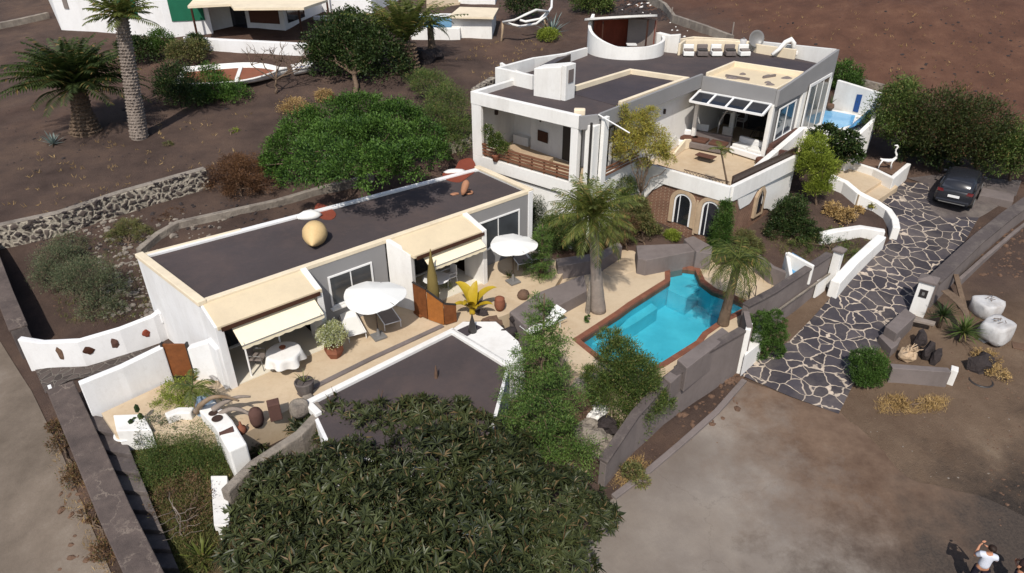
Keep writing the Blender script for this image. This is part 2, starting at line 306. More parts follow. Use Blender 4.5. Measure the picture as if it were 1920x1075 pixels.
# ---- object construction ----
def setp(o, label=None, cat=None, group=None, kind=None):
    if label: o['label'] = label
    if cat: o['category'] = cat; o['kind'] = 'thing'
    if group: o['group'] = group
    if kind: o['kind'] = kind
    return o
def thing(name, label, cat, loc=(0, 0, 0), group=None):
    o = bpy.data.objects.new(name, None); col.objects.link(o); o.location = loc; o.empty_display_size = .2
    return setp(o, label, cat, group)
def wloc(o):
    v = Vector((0, 0, 0))
    while o: v += Vector(o.location); o = o.parent
    return v
class MB:
    def __init__(s): s.v = []; s.f = []
    def add(s, vs, fs):
        b = len(s.v); s.v += [tuple(v) for v in vs]; s.f += [tuple(i+b for i in f) for f in fs]; return s
    def prism(s, poly, z0, z1):
        """poly: list of (x,y); z0/z1 numbers or per-vertex lists"""
        n = len(poly); a = sum(poly[i][0]*poly[(i+1) % n][1]-poly[(i+1) % n][0]*poly[i][1] for i in range(n))
        Z0 = z0 if isinstance(z0, (list, tuple)) else [z0]*n; Z1 = z1 if isinstance(z1, (list, tuple)) else [z1]*n
        idx = list(range(n)) if a > 0 else list(range(n))[::-1]
        pts = [(poly[i][0], poly[i][1]) for i in idx]
        vs = [(*p, Z0[i]) for p, i in zip(pts, idx)]+[(*p, Z1[i]) for p, i in zip(pts, idx)]
        fs = [tuple(range(n))[::-1], tuple(range(n, 2*n))]+[(i, (i+1) % n, n+(i+1) % n, n+i) for i in range(n)]
        return s.add(vs, fs)
    def wall(s, pts, w, z0, z1, closed=False, off=0):
        """pts polyline (x,y), thickness w centred (off shifts to the left of travel), z0/z1 number or list"""
        n = len(pts); Z0 = z0 if isinstance(z0, (list, tuple)) else [z0]*n; Z1 = z1 if isinstance(z1, (list, tuple)) else [z1]*n
        L, Rr = [], []
        for i in range(n):
            a = Vector(pts[i-1][:2]) if (i > 0 or closed) else None; b = Vector(pts[i][:2]); c = Vector(pts[(i+1) % n][:2]) if (i < n-1 or closed) else None
            d1 = (b-a).normalized() if a is not None else None; d2 = (c-b).normalized() if c is not None else None
            if d1 is None: d1 = d2
            if d2 is None: d2 = d1
            n1 = Vector((-d1.y, d1.x)); n2 = Vector((-d2.y, d2.x)); m = (n1+n2)
            m = m.normalized() if m.length > 1e-6 else n1
            k = 1/max(.35, m.dot(n1)); L.append(b+m*k*(w/2+off)); Rr.append(b+m*k*(-w/2+off))
        vs = []
        for i in range(n):
            vs += [(L[i].x, L[i].y, Z0[i]), (Rr[i].x, Rr[i].y, Z0[i]), (Rr[i].x, Rr[i].y, Z1[i]), (L[i].x, L[i].y, Z1[i])]
        fs = []
        for i in range(n if closed else n-1):
            a = 4*i; b = 4*((i+1) % n)
            for k in range(4): fs.append((a+k, a+(k+1) % 4, b+(k+1) % 4, b+k))
        if not closed: fs += [(3, 2, 1, 0), (4*n-4, 4*n-3, 4*n-2, 4*n-1)]
        return s.add(vs, fs)
    def box(s, c, size, rz=0., tilt=0.):
        hx, hy, hz = size[0]/2, size[1]/2, size[2]/2; cz, sz = math.cos(rz), math.sin(rz); ct, st = math.cos(tilt), math.sin(tilt)
        vs = []
        for z in (-hz, hz):
            for x, y in ((-hx, -hy), (hx, -hy), (hx, hy), (-hx, hy)):
                y2, z2 = y*ct-z*st, y*st+z*ct
                vs.append((c[0]+x*cz-y2*sz, c[1]+x*sz+y2*cz, c[2]+z2))
        return s.add(vs, [(3, 2, 1, 0), (4, 5, 6, 7), (0, 1, 5, 4), (1, 2, 6, 5), (2, 3, 7, 6), (3, 0, 4, 7)])
    def tube(s, pts, r, n=8, cap=True):
        pts = [Vector(p) for p in pts]; k = len(pts); rs = r if isinstance(r, (list, tuple)) else [r]*k
        vs = []; ref = Vector((.3, .2, 1)) if abs((pts[-1]-pts[0]).normalized().z) < .9 else Vector((1, .2, 0))
        for i in range(k):
            t = (pts[min(i+1, k-1)]-pts[max(i-1, 0)]).normalized(); x = t.cross(ref).normalized(); y = t.cross(x)
            for j in range(n):
                a = 2*math.pi*j/n; vs.append(pts[i]+x*math.cos(a)*rs[i]+y*math.sin(a)*rs[i])
        fs = [(i*n+j, i*n+(j+1) % n, (i+1)*n+(j+1) % n, (i+1)*n+j) for i in range(k-1) for j in range(n)]
        if cap: fs += [tuple(range(n))[::-1], tuple(range((k-1)*n, k*n))]
        return s.add(vs, fs)
    def lathe(s, c, prof, n=20, sx=1, sy=1, wob=0):
        vs = []
        for (r, z) in prof:
            for j in range(n):
                a = 2*math.pi*j/n; q = 1+wob*math.sin(3*a+z*2)
                vs.append((c[0]+r*q*sx*math.cos(a), c[1]+r*q*sy*math.sin(a), c[2]+z))
        k = len(prof)
        fs = [(i*n+j, i*n+(j+1) % n, (i+1)*n+(j+1) % n, (i+1)*n+j) for i in range(k-1) for j in range(n)]
        fs += [tuple(range(n))[::-1], tuple(range((k-1)*n, k*n))]
        return s.add(vs, fs)
    def rock(s, c, size, seed=0, rough=.25, sub=2):
        bm = bmesh.new(); bmesh.ops.create_icosphere(bm, subdivisions=sub, radius=1)
        rr = random.Random(seed); ph = [rr.uniform(0, 6) for _ in range(9)]
        for v in bm.verts:
            p = v.co; q = 1+rough*(math.sin(2.1*p.x+ph[0])*math.sin(2.7*p.y+ph[1])+.6*math.sin(4.3*p.z+ph[2])*math.sin(3.9*p.x+ph[3])+.4*math.sin(7*p.y+ph[4])*math.sin(6*p.z+ph[5]))
            q += rough*.3*rr.uniform(-1, 1); v.co = p*q
        vs = [(c[0]+v.co.x*size[0], c[1]+v.co.y*size[1], c[2]+v.co.z*size[2]) for v in bm.verts]
        fs = [tuple(v.index for v in f.verts) for f in bm.faces]; bm.free(); return s.add(vs, fs)
    def cloth_disc(s, c, r, n=24, sag=.0, rx=1, ry=1, rz=0., th=.02, rise=.35, tri=0.):
        vs = [(c[0], c[1], c[2]+rise), (c[0], c[1], c[2]+rise-th)]; rings = 5
        for lay in (0, 1):
            for k in range(1, rings+1):
                q = k/rings
                for j in range(n):
                    a = 2*math.pi*j/n; rr_ = r*q*(1+tri*math.cos(3*a))
                    x, y = rr_*rx*math.cos(a), rr_*ry*math.sin(a)
                    z = rise*(1-q**1.35)-lay*th-sag*q*q*abs(math.sin(4*a))
                    vs.append((c[0]+x*math.cos(rz)-y*math.sin(rz), c[1]+x*math.sin(rz)+y*math.cos(rz), c[2]+z))
        fs = []
        for lay in (0, 1):
            o = 2+lay*rings*n
            for j in range(n):
                f = (lay, o+j, o+(j+1) % n); fs.append(f if lay == 0 else f[::-1])
                for k in range(rings-1):
                    f = (o+k*n+j, o+(k+1)*n+j, o+(k+1)*n+(j+1) % n, o+k*n+(j+1) % n); fs.append(f if lay == 0 else f[::-1])
        a, b = 2+(rings-1)*n, 2+rings*n+(rings-1)*n
        fs += [(a+j, b+j, b+(j+1) % n, a+(j+1) % n) for j in range(n)]
        return s.add(vs, fs)
    def build(s, name, m, parent=None, smooth=False, bevel=0., label=None):
        o = mesh_obj(name, s.v, s.f, m, parent, smooth)
        if bevel:
            b = o.modifiers.new('bevel', 'BEVEL'); b.width = bevel; b.segments = 2; b.limit_method = 'ANGLE'; b.angle_limit = R(35)
        if label: o['label'] = label
        return o
def mesh_obj(name, v, f, m, parent=None, smooth=False):
    me = bpy.data.meshes.new(name)
    if isinstance(v, np.ndarray):
        q = v-np.array(wloc(parent)) if parent else v
        me.vertices.add(len(q)); me.vertices.foreach_set('co', q.astype(np.float32).ravel())
        k = f.shape[1]; me.loops.add(f.size); me.loops.foreach_set('vertex_index', f.astype(np.int32).ravel())
        me.polygons.add(len(f)); me.polygons.foreach_set('loop_start', np.arange(0, f.size, k, dtype=np.int32))
        me.update(calc_edges=True); me.validate()
    else:
        w = wloc(parent) if parent else Vector((0, 0, 0))
        me.from_pydata([(a[0]-w.x, a[1]-w.y, a[2]-w.z) for a in v], [], f)
        bm = bmesh.new(); bm.from_mesh(me); bmesh.ops.recalc_face_normals(bm, faces=bm.faces); bm.to_mesh(me); bm.free()
    me.materials.append(M[m])
    if smooth: me.polygons.foreach_set('use_smooth', [True]*len(me.polygons))
    o = bpy.data.objects.new(name, me); col.objects.link(o)
    if parent: o.parent = parent
    return o
def struct(o): o['kind'] = 'structure'; return o
def copy_tree(o, parent=None):
    c = o.copy(); col.objects.link(c); c.parent = parent
    for ch in list(o.children): copy_tree(ch, c)
    return c
def local(o, loc, rz=0., sc=1.):
    o.location = loc; o.rotation_euler = (0, 0, rz); o.scale = (sc, sc, sc); return o
# ---------------- terrain ----------------
_cp = [(1390,705,-1.4),(1570,780,-1.55),(1130,1000,-2.3),(1900,1060,-2.0),(1900,800,-1.4),(1300,1070,-2.5),(1700,900,-1.8),(1250,900,-2.1),(900,1075,-2.6),
 (1560,545,-.6),(1700,590,-.95),(1480,640,-1.0),(1700,450,0.),(1830,430,.25),(1760,380,.5),(1690,345,.6),(1860,330,.75),(1600,330,1.2),
 (1900,480,-.1),(1850,620,-.9),(1910,400,.4),(1480,430,.3),(1400,460,.2),(1560,400,.6),(1620,440,.2),
 (1200,560,-1.4),(1300,540,-1.4),(1000,650,-1.2),(700,950,-2.0),(1000,900,-2.2),(1050,540,-.8),(1290,485,-.7),(1420,540,-.9),(1350,650,-1.6),
 (600,700,-1.2),(350,900,-.9),(300,800,-.3),(270,850,-.7),(430,860,-.8),(200,790,-.5),(400,1060,-1.7),(330,980,-1.3),(40,700,-1.1),(60,1060,-1.9),(-60,900,-1.6),(0,560,-.7),(180,600,-.4),(80,500,.2),(200,480,.2),
 (500,700,-.6),(700,620,-.6),(880,560,-.5),(450,500,-.4),(700,400,-.3),(300,430,.7),(450,400,.9),(600,350,1.0),(820,290,1.4),(930,240,1.6),
 (100,400,1.1),(0,330,1.2),(300,330,1.4),(262,255,1.9),(160,245,1.9),(450,200,2.3),(700,190,2.6),(880,150,3.2),(950,80,3.9),(1050,60,4.2),(400,90,3.8),(700,60,4.1),(100,100,3.4),(0,200,1.8),
 (1200,20,5.0),(1330,60,4.9),(1450,80,4.6),(1130,400,.3),(1060,420,.2),(1250,440,.4),(1330,455,.6),(1180,330,.6),(1100,250,1.0),(1300,250,1.0),(1480,300,1.0),
 (1600,160,3.0),(1760,170,3.0),(1900,240,2.0),(1800,300,1.3),(1700,60,5.6),(1910,60,5.6),(1500,20,6.2),(1900,5,7.0),(1200,-20,6.2),(600,-20,5.2),(0,-10,4.6),(1700,5,7.2)]
_far = [(-300,200,8),(0,320,16),(300,250,30),(-300,0,0),(300,0,-2),(0,-250,-8),(120,120,12),(-120,110,7),(0,130,10),(-60,20,-.6),(60,10,-1.),(60,50,4.5),(0,-20,-3.6),(40,-10,-3),(-40,-10,-3)]
_A = np.array([[*P(a, b, z)[:2], z] for a, b, z in _cp]+[list(map(float, q)) for q in _far])
_n = len(_A); _K = np.linalg.norm(_A[:, None, :2]-_A[None, :, :2], axis=2)
_Mx = np.zeros((_n+1, _n+1)); _Mx[:_n, :_n] = _K-np.eye(_n)*.6; _Mx[:_n, _n] = 1; _Mx[_n, :_n] = 1
_w = np.linalg.solve(_Mx, np.append(_A[:, 2], 0))
def _rbf(X, Y):
    out = np.full(X.shape, _w[_n])
    for i in range(_n): out += _w[i]*np.hypot(X-_A[i, 0], Y-_A[i, 1])
    return out
gx = np.concatenate([[-900, -600, -380, -240, -160, -110, -80, -62, -50, -42], np.arange(-36, 40.1, .5), [45, 52, 62, 80, 110, 160, 240, 380, 600, 900]])
gy = np.concatenate([[-300, -160, -90, -50, -30, -18, -8, -2], np.arange(2, 80.1, .5), [84, 90, 100, 115, 140, 180, 260, 400, 600, 900]])
_X, _Y = np.meshgrid(gx, gy); TZ = _rbf(_X, _Y)
_near = (np.abs(_X) < 45) & (_Y > 0) & (_Y < 85)
_fn = np.random.default_rng(3); TZ += np.where(_near, .035*np.sin(_X*1.3+np.cos(_Y*.9)*2)*np.sin(_Y*1.1+np.sin(_X*.7)*2), 0)
POOLZ = -.3
pool_px = [(1256,500),(1303,506),(1312,527),(1335,545),(1368,557),(1404,573),(1352,600),(1317,624),(1305,640),(1238,682),(1205,697),(1130,672),(1088,638),(1163,589),(1186,572),(1257,527)]
pool = [P(x, y, POOLZ).to_2d() for x, y in pool_px]
def inpoly(x, y, poly):
    c = False; j = len(poly)-1
    for i in range(len(poly)):
        xi, yi = poly[i][0], poly[i][1]; xj, yj = poly[j][0], poly[j][1]
        if (yi > y) != (yj > y) and x < (xj-xi)*(y-yi)/(yj-yi)+xi: c = not c
        j = i
    return c
def grow(poly, d):
    n = len(poly); a = sum(poly[i][0]*poly[(i+1) % n][1]-poly[(i+1) % n][0]*poly[i][1] for i in range(n)); sg = 1 if a > 0 else -1
    out = []
    for i in range(n):
        p0, p1, p2 = [Vector(poly[k % n][:2]) for k in (i-1, i, i+1)]
        d1 = (p1-p0).normalized(); d2 = (p2-p1).normalized(); n1 = Vector((d1.y, -d1.x))*sg; n2 = Vector((d2.y, -d2.x))*sg
        m = (n1+n2).normalized(); out.append(p1+m*d/max(.5, m.dot(n1)))
    return out
_pg = grow(pool, .9)
for j in range(len(gy)):
    for i in range(len(gx)):
        if 2 < gy[j] < 40 and -5 < gx[i] < 14 and inpoly(gx[i], gy[j], _pg): TZ[j, i] = min(TZ[j, i], -2.4)
def T(x, y):
    i = min(max(int(np.searchsorted(gx, x))-1, 0), len(gx)-2); j = min(max(int(np.searchsorted(gy, y))-1, 0), len(gy)-2)
    a = (x-gx[i])/(gx[i+1]-gx[i]); b = (y-gy[j])/(gy[j+1]-gy[j])
    return float((TZ[j, i]*(1-a)+TZ[j, i+1]*a)*(1-b)+(TZ[j+1, i]*(1-a)+TZ[j+1, i+1]*a)*b)
def G(px, py):
    """where the ray through that point of the photo meets the terrain"""
    z = 9.0; step = .25
    while z > -6:
        p = P(px, py, z)
        if T(p.x, p.y) >= z: break
        z -= step
    lo, hi = z, z+step
    for _ in range(14):
        m = (lo+hi)/2; p = P(px, py, m)
        if T(p.x, p.y) >= m: lo = m
        else: hi = m
    return P(px, py, (lo+hi)/2)
nx, ny = len(gx), len(gy)
gv = np.stack([_X.ravel(), _Y.ravel(), TZ.ravel()], 1)
ii, jj = np.meshgrid(np.arange(nx-1), np.arange(ny-1)); b0 = (jj*nx+ii).ravel()
gf = np.stack([b0, b0+1, b0+nx+1, b0+nx], 1)
struct(mesh_obj('ground', gv, gf, 'earth', smooth=True))
def drape(name, poly, m, off=.03, step=.5, flat=None):
    bm = bmesh.new(); bm.faces.new([bm.verts.new((p[0], p[1], 0)) for p in poly])
    xs = [p[0] for p in poly]; ys = [p[1] for p in poly]
    for ax, lo, hi in ((0, min(xs), max(xs)), (1, min(ys), max(ys))):
        v = math.floor(lo/step)*step+step
        while v < hi:
            co = [0, 0, 0]; no = [0, 0, 0]; co[ax] = v; no[ax] = 1
            bmesh.ops.bisect_plane(bm, geom=bm.verts[:]+bm.edges[:]+bm.faces[:], plane_co=co, plane_no=no); v += step
    for v in bm.verts: v.co.z = (T(v.co.x, v.co.y) if flat is None else flat)+off
    bmesh.ops.recalc_face_normals(bm, faces=bm.faces)
    if sum(f.normal.z for f in bm.faces) < 0: bmesh.ops.reverse_faces(bm, faces=bm.faces)
    me = bpy.data.meshes.new(name); bm.to_mesh(me); bm.free(); me.materials.append(M[m]); me.polygons.foreach_set('use_smooth', [True]*len(me.polygons))
    o = bpy.data.objects.new(name, me); col.objects.link(o); return struct(o)
def GX(pts): return [G(a, b).to_2d() for a, b in pts]
def rough(poly, amp, seed=1):
    r = random.Random(seed); out = []
    for i, a in enumerate(poly):
        b = poly[(i+1) % len(poly)]; n = max(1, int((b-a).length/.35))
        for k in range(n): out.append(a+(b-a)*k/n+Vector((r.uniform(-amp, amp), r.uniform(-amp, amp))))
    return out
street_poly = GX([(1392,712),(1340,775),(1270,838),(1205,893),(1145,940),(1090,1040),(1060,1100),(1250,1130),(1500,1130),(1750,1130),(1960,1130),(1990,1000),(1830,930),(1700,900),(1640,830),(1575,778),(1480,745)])
drape('street', rough(street_poly, .07), 'street', .03)
drive_poly = GX([(1386,705),(1388,690),(1400,672),(1440,668),(1482,640),(1530,590),(1566,548),(1600,515),(1640,478),(1676,445),(1684,415),(1672,392),(1640,372),(1660,350),(1690,342),(1740,345),(1745,395),(1765,410),(1835,410),(1800,470),(1745,540),(1712,600),(1660,640),(1600,722),(1572,778),(1480,745)])
drape('driveway', drive_poly, 'crazy_paving', .05)
drape('parking_pad', GX([(1700,335),(1800,325),(1915,340),(1905,368),(1835,410),(1765,410),(1745,395),(1730,345)]), 'grey_dark', .045)
drape('dirt_road', GX([(-120,560),(0,640),(60,735),(120,860),(160,960),(215,1090),(215,1150),(-300,1150),(-400,700)]), 'dirt_road', .03)
# edge kerb of the street, concrete lip
kp = GX([(1395,716),(1342,776),(1272,838),(1207,893),(1150,935)])
k = MB(); k.wall(kp, .22, [T(*p)-.3 for p in kp], [T(*p)+.12 for p in kp]); struct(k.build('kerb', 'grey_block', bevel=.02))

# ---------------- frames of the two houses ----------------
_a = P(378, 566, 3).to_2d(); _b = P(992, 357, 3).to_2d(); E1 = (_b-_a).normalized(); N1 = Vector((E1.y, -E1.x))
def B(s, d): return _a+E1*s+N1*d                       # small house: s along its front, d outwards
RZ1 = math.atan2(E1.y, E1.x)
_a2 = P(883, 172, 6.3).to_2d(); _b2 = P(1085, 218, 6.3).to_2d(); E2 = (_b2-_a2).normalized(); N2 = Vector((-E2.y, E2.x))
if N2.y < 0: N2 = -N2
def U(s, t): return _a2+E2*s+N2*t                      # villa: s along its front to the right, t away from us
RZ2 = math.atan2(E2.y, E2.x)
def beam(mb, p, q, w, h):
    """rectangular bar between 3-D points"""
    p, q = Vector(p), Vector(q); d = (q-p).normalized(); x = d.cross(Vector((0, 0, 1)))
    x = x.normalized() if x.length > .01 else Vector((1, 0, 0)); y = d.cross(x)
    vs = [a+x*i*w/2+y*j*h/2 for a in (p, q) for i, j in ((-1, -1), (1, -1), (1, 1), (-1, 1))]
    return mb.add(vs, [(3, 2, 1, 0), (4, 5, 6, 7), (0, 1, 5, 4), (1, 2, 6, 5), (2, 3, 7, 6), (3, 0, 4, 7)])
def window(parent, fr, s0, s1, z0, z1, d, axis='s', n=2, frame='white_paint', pane='glass_grey', fw=.07, name='window', depth=.06):
    """framed window; fr(s,d) maps to xy; panes stand 2 cm proud of the wall, frame 6 cm"""
    f = MB(); g = MB()
    q = (lambda s, dd: fr(s, dd)) if axis == 's' else (lambda s, dd: fr(dd, s))
    sg = depth if axis == 's' else depth
    def bar(a, b, za, zb, d0, d1): return [q(a, d0), q(b, d0), q(b, d1), q(a, d1)], za, zb
    f.prism(*bar(s0-fw, s1+fw, z1, z1+fw, d, d+sg)); f.prism(*bar(s0-fw, s1+fw, z0-fw, z0, d, d+sg*1.6))
    f.prism(*bar(s0-fw, s0, z0, z1, d, d+sg)); f.prism(*bar(s1, s1+fw, z0, z1, d, d+sg))
    for k in range(1, n):
        m = s0+(s1-s0)*k/n; f.prism(*bar(m-.02, m+.02, z0, z1, d, d+sg*.8))
    g.prism(*bar(s0, s1, z0, z1, d, d+sg*.35))
    o = f.build(name, frame, parent, bevel=.006); g.build('pane', pane, o); return o

# ---------------- terrace floors ----------------
sun_terrace = [P(190,775,0).to_2d(), P(215,812,0).to_2d(), P(330,812,0).to_2d(), P(455,815,0).to_2d(), B(1.3, 3.35), B(8.7, 3.0), B(9.6, 3.6), B(12.2, 3.9), B(14.9, 2.4), B(14.9, -.3), B(14, -.3), B(-.2, -.3), B(-1.2, -.2), P(318,715,0).to_2d()]
t_ = MB(); t_.prism(sun_terrace, -1.6, 0.0); struct(t_.build('sun_terrace', 'tan_floor', bevel=.01))
pt = [(960,610),(1035,640),(1070,690),(1150,745),(1238,742),(1288,700),(1400,600),(1440,560),(1452,535),(1420,505),(1330,475),(1300,480),(1190,490),(1160,448),(1120,455),(1125,490),(1060,520),(990,560)]
pt = [P(x, y, POOLZ).to_2d() for x, y in pt]
pc = grow(pool, .24)
def ring(name, outer, inner, z0, z1, m):
    """flat slab with a hole: both outlines joined, filled by triangles"""
    bm = bmesh.new(); es = []
    for lp in (outer, inner):
        vs = [bm.verts.new((p[0], p[1], z1)) for p in lp]; es += [bm.edges.new((vs[i], vs[(i+1) % len(vs)])) for i in range(len(vs))]
    r = bmesh.ops.triangle_fill(bm, edges=es, use_beauty=True)
    for f in bm.faces[:]:
        c = f.calc_center_median()
        if inpoly(c.x, c.y, inner) or not inpoly(c.x, c.y, outer): bm.faces.remove(f)
    ext = bmesh.ops.extrude_face_region(bm, geom=bm.faces[:])
    for v in [g for g in ext['geom'] if isinstance(g, bmesh.types.BMVert)]: v.co.z = z0
    bmesh.ops.recalc_face_normals(bm, faces=bm.faces)
    me = bpy.data.meshes.new(name); bm.to_mesh(me); bm.free(); me.materials.append(M[m])
    o = bpy.data.objects.new(name, me); col.objects.link(o); return o
struct(ring('pool_terrace', pt, pc, -1.9, POOLZ, 'tan_floor'))
pl = thing('swimming_pool', 'free-form turquoise swimming pool with a terracotta tiled edge', 'pool', (*pool[9], POOLZ))
o = ring('edge_tiles', pc, pool, POOLZ-.25, POOLZ+.03, 'coping'); o.data.transform(__import__('mathutils').Matrix.Translation(-wloc(pl))); o.parent = pl
bs = MB(); n = len(pool); ar = [tuple(p) for p in grow(pool, .02)]
bs.add([(*p, POOLZ-.02) for p in ar]+[(*p, -1.55) for p in ar], [(i, (i+1) % n, n+(i+1) % n, n+i) for i in range(n)]+[tuple(range(n, 2*n))])
bs.build('basin', 'pool_tile', pl)
stp = MB(); st = [P(x, y, POOLZ).to_2d() for x, y in [(1253,499),(1305,505),(1314,527),(1290,546),(1255,530)]]; stp.prism(st, -1.54, -.68)
st = [P(x, y, POOLZ).to_2d() for x, y in [(1165,590),(1183,572),(1222,545),(1236,556),(1196,582),(1120,625),(1100,618)]]; stp.prism(st, -1.54, -.9)
stp.build('pool_step', 'pool_tile', pl)
wt = drape('water', ar, 'pool_water', 0, 50, POOLZ-.07); wt.parent = pl; wt.data.transform(__import__('mathutils').Matrix.Translation(-wloc(pl))); del wt['kind']

# ---------------- small house ----------------
H = 3.0
h = thing('bungalow', 'long low white bungalow with a flat dark gravel roof and two cream porches', 'house', (*B(7, 0), 0))
# shell: front wall grey between porches, white end walls
w = MB(); bk = [-5.0, -3.9]; SB = -.55; SE = 14.75
w.wall([B(3.75, -.12), B(7.05, -.12)], .24, -.2, H-.1); w.build('front_wall', 'grey_paint', h, bevel=.01)
w = MB(); w.wall([B(11.15, -.12), B(SE, -.12)], .24, -.2, H-.1); w.build('front_wall', 'grey_paint', h, bevel=.01)
w = MB(); w.wall([B(.05, 1.12), B(.05, -.2), B(SB, bk[0])], .26, -1.0, [2.55, 2.95, 2.95]); w.wall([B(SB, bk[0]+.13), B(SE, bk[1]+.13)], .26, -.6, 2.95); w.wall([B(SE-.02, bk[1]), B(SE-.02, .05)], .26, -.8, 2.95)
w.build('side_wall', 'white_cool', h, bevel=.015)
w = MB(); w.wall([B(3.62, .0), B(3.62, 1.14)], .22, -.2, [2.98, 2.56]); w.build('side_wall', 'white', h, bevel=.012)
w = MB(); w.wall([B(7.18, .0), B(7.62, 1.02)], .22, -.2, [2.98, 2.56]); w.build('side_wall', 'white', h, bevel=.012)
w = MB(); w.wall([B(10.98, .0), B(11.08, 1.22)], .24, -.2, [2.98, 2.56]); w.build('side_wall', 'white', h, bevel=.012)
rf = MB(); roofpoly = [B(SB+.12, bk[0]+.2), B(.12, -.25), B(SE-.15, -.25), B(SE-.15, bk[1]+.2)]; rf.prism(roofpoly, 2.7, 2.86); rf.build('roof', 'roof_gravel', h)
cp = MB(); cp.wall([B(.0, -.1), B(SE+.05, -.1)], .24, 2.82, 2.99); cp.wall([B(SB-.02, bk[0]), B(.0, .05)], .3, 2.88, 3.05)
cp.wall([B(SE, .03), B(SE, bk[1]-.05)], .3, 2.86, 3.03); cp.build('parapet', 'cream', h, bevel=.02)
cp = MB(); cp.wall([B(SB, bk[0]+.05), B(3.2, bk[0]+.33)], .16, 2.84, 2.97); cp.build('parapet', 'cream', h, bevel=.02)
cp = MB(); cp.wall([B(3.2, bk[0]+.33), B(SE, bk[1])], .1, 2.84, 2.9); cp.build('roof_edge', 'grey_dark', h, bevel=.015)
def porch(sa, sb, sc, sd, da, floor=True):
    # sloping cream porch roof from the parapet out to a brown fascia, plus back wall, glazed door and floor
    c = MB(); ro = [B(sa, -.1), B(sb, -.1), B(sd, da+.1), B(sc, da+.1)]
    c.prism(ro, [2.8, 2.8, 2.42, 2.42], [2.93, 2.93, 2.56, 2.56]); c.build('porch_roof', 'cream_roof', h, bevel=.012)
    c = MB(); c.wall([B(sc+.1, da+.13), B(sd-.1, da+.13)], .05, 2.36, 2.50); c.build('fascia_board', 'dark_wood', h)
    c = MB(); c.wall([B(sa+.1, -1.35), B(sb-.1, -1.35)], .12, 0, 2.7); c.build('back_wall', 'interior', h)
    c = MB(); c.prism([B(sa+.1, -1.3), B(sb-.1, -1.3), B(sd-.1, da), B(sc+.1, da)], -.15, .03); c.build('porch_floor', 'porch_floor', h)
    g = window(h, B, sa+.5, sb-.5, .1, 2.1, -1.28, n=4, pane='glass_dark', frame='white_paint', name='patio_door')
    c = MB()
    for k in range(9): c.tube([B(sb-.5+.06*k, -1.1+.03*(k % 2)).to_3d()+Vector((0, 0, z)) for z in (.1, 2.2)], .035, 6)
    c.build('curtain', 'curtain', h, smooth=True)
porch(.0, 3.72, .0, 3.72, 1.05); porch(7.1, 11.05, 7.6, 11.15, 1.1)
window(h, B, 4.55, 6.3, 1.0, 2.2, .0, n=2, pane='glass_grey'); window(h, B, 11.6, 14.0, .9, 2.2, .0, n=2, pane='glass_grey')
s_ = MB(); s_.wall([B(4.4, .12), B(6.45, .12)], .24, .86, .92); s_.build('sill', 'white', h, bevel=.01)
def awning(s0, s1, z1, z0, d0, d1, label):
    a = thing('awning', label, 'awning', (*B(s0, d0), z1))
    m = MB(); ns = 12
    top = [B(s0+(s1-s0)*k/ns, d0).to_3d()+Vector((0, 0, z1)) for k in range(ns+1)]; bot = [B(s0+(s1-s0)*k/ns, d1).to_3d()+Vector((0, 0, z0)) for k in range(ns+1)]
    mid = [(t+b)/2-Vector((0, 0, .03)) for t, b in zip(top, bot)]
    for rr_ in range(2):
        A_, B_ = (top, mid) if rr_ == 0 else (mid, bot)
        for k in range(ns): m.add([A_[k], A_[k+1], B_[k+1], B_[k], *(v-Vector((0, 0, .015)) for v in (A_[k], A_[k+1], B_[k+1], B_[k]))], [(0, 1, 2, 3), (7, 6, 5, 4)])
    m.build('awning_cloth', 'awning', a)
    m = MB(); nn = 40
    vs = []
    for k in range(nn+1):
        p = B(s0+(s1-s0)*k/nn, d1).to_3d(); vs += [p+Vector((0, 0, z0)), p+Vector((0, 0, z0-.13-.035*abs(math.sin(k*math.pi/5))))]
    m.add(vs, [(2*k, 2*k+2, 2*k+3, 2*k+1) for k in range(nn)]); m.build('valance', 'awning', a)
    m = MB(); m.tube([B(s0, d1).to_3d()+Vector((0, 0, z0)), B(s1, d1).to_3d()+Vector((0, 0, z0))], .02, 6)
    for s in (s0+.1, s1-.1): m.tube([B(s, d0).to_3d()+Vector((0, 0, z1-.1)), B(s, (d0+d1)/2+.1).to_3d()+Vector((0, 0, z1-.33)), B(s, d1).to_3d()+Vector((0, 0, z0))], .014, 5)
    m.build('awning_arm', 'metal_grey', a); return a
awning(.45, 3.4, 2.36, 1.92, .95, 1.75, 'cream scalloped awning over the left porch with the white clothed table')
awning(8.1, 10.9, 2.34, 1.98, .95, 1.55, 'cream awning rolled out over the right porch, behind the olive parasol')
m = MB(); m.tube([B(.75, .9).to_3d(), B(.75, .9).to_3d()+Vector((0, 0, 2.4))], .035, 8); m.build('porch_post', 'white_paint', h); m = MB(); m.tube([B(2.1, .5).to_3d(), B(2.1, .5).to_3d()+Vector((0, 0, 2.5))], .035, 8); m.build('porch_post', 'white_paint', h)
# low flat-roofed room in front of the sun terrace
lr = thing('annex', 'low annex roof in front of the sun terrace, dark gravel framed by a white coping', 'annex', (*P(760,700,0).to_2d(), -1))
la, lb, lc, ld, le = [P(*q, .12).to_2d() for q in ((577,757),(848,622),(955,688),(900,900),(620,850))]
m = MB(); m.prism([la, lb, lc, ld, le], -2.6, .06); m.build('body', 'white_cool', lr)
m = MB(); m.prism(grow([la, lb, lc, ld, le], -.12), .061, .075); m.build('roof', 'roof_gravel', lr)
m = MB(); m.wall([P(598,778,.12).to_2d(), la, lb, lc], .24, -.05, .2); m.build('coping', 'white', lr, bevel=.02)
m = MB(); m.wall([P(560,742,0).to_2d(), P(700,672,0).to_2d(), P(830,612,0).to_2d()], .2, -.6, .055); m.build('kerb_step', 'grey_block', lr)
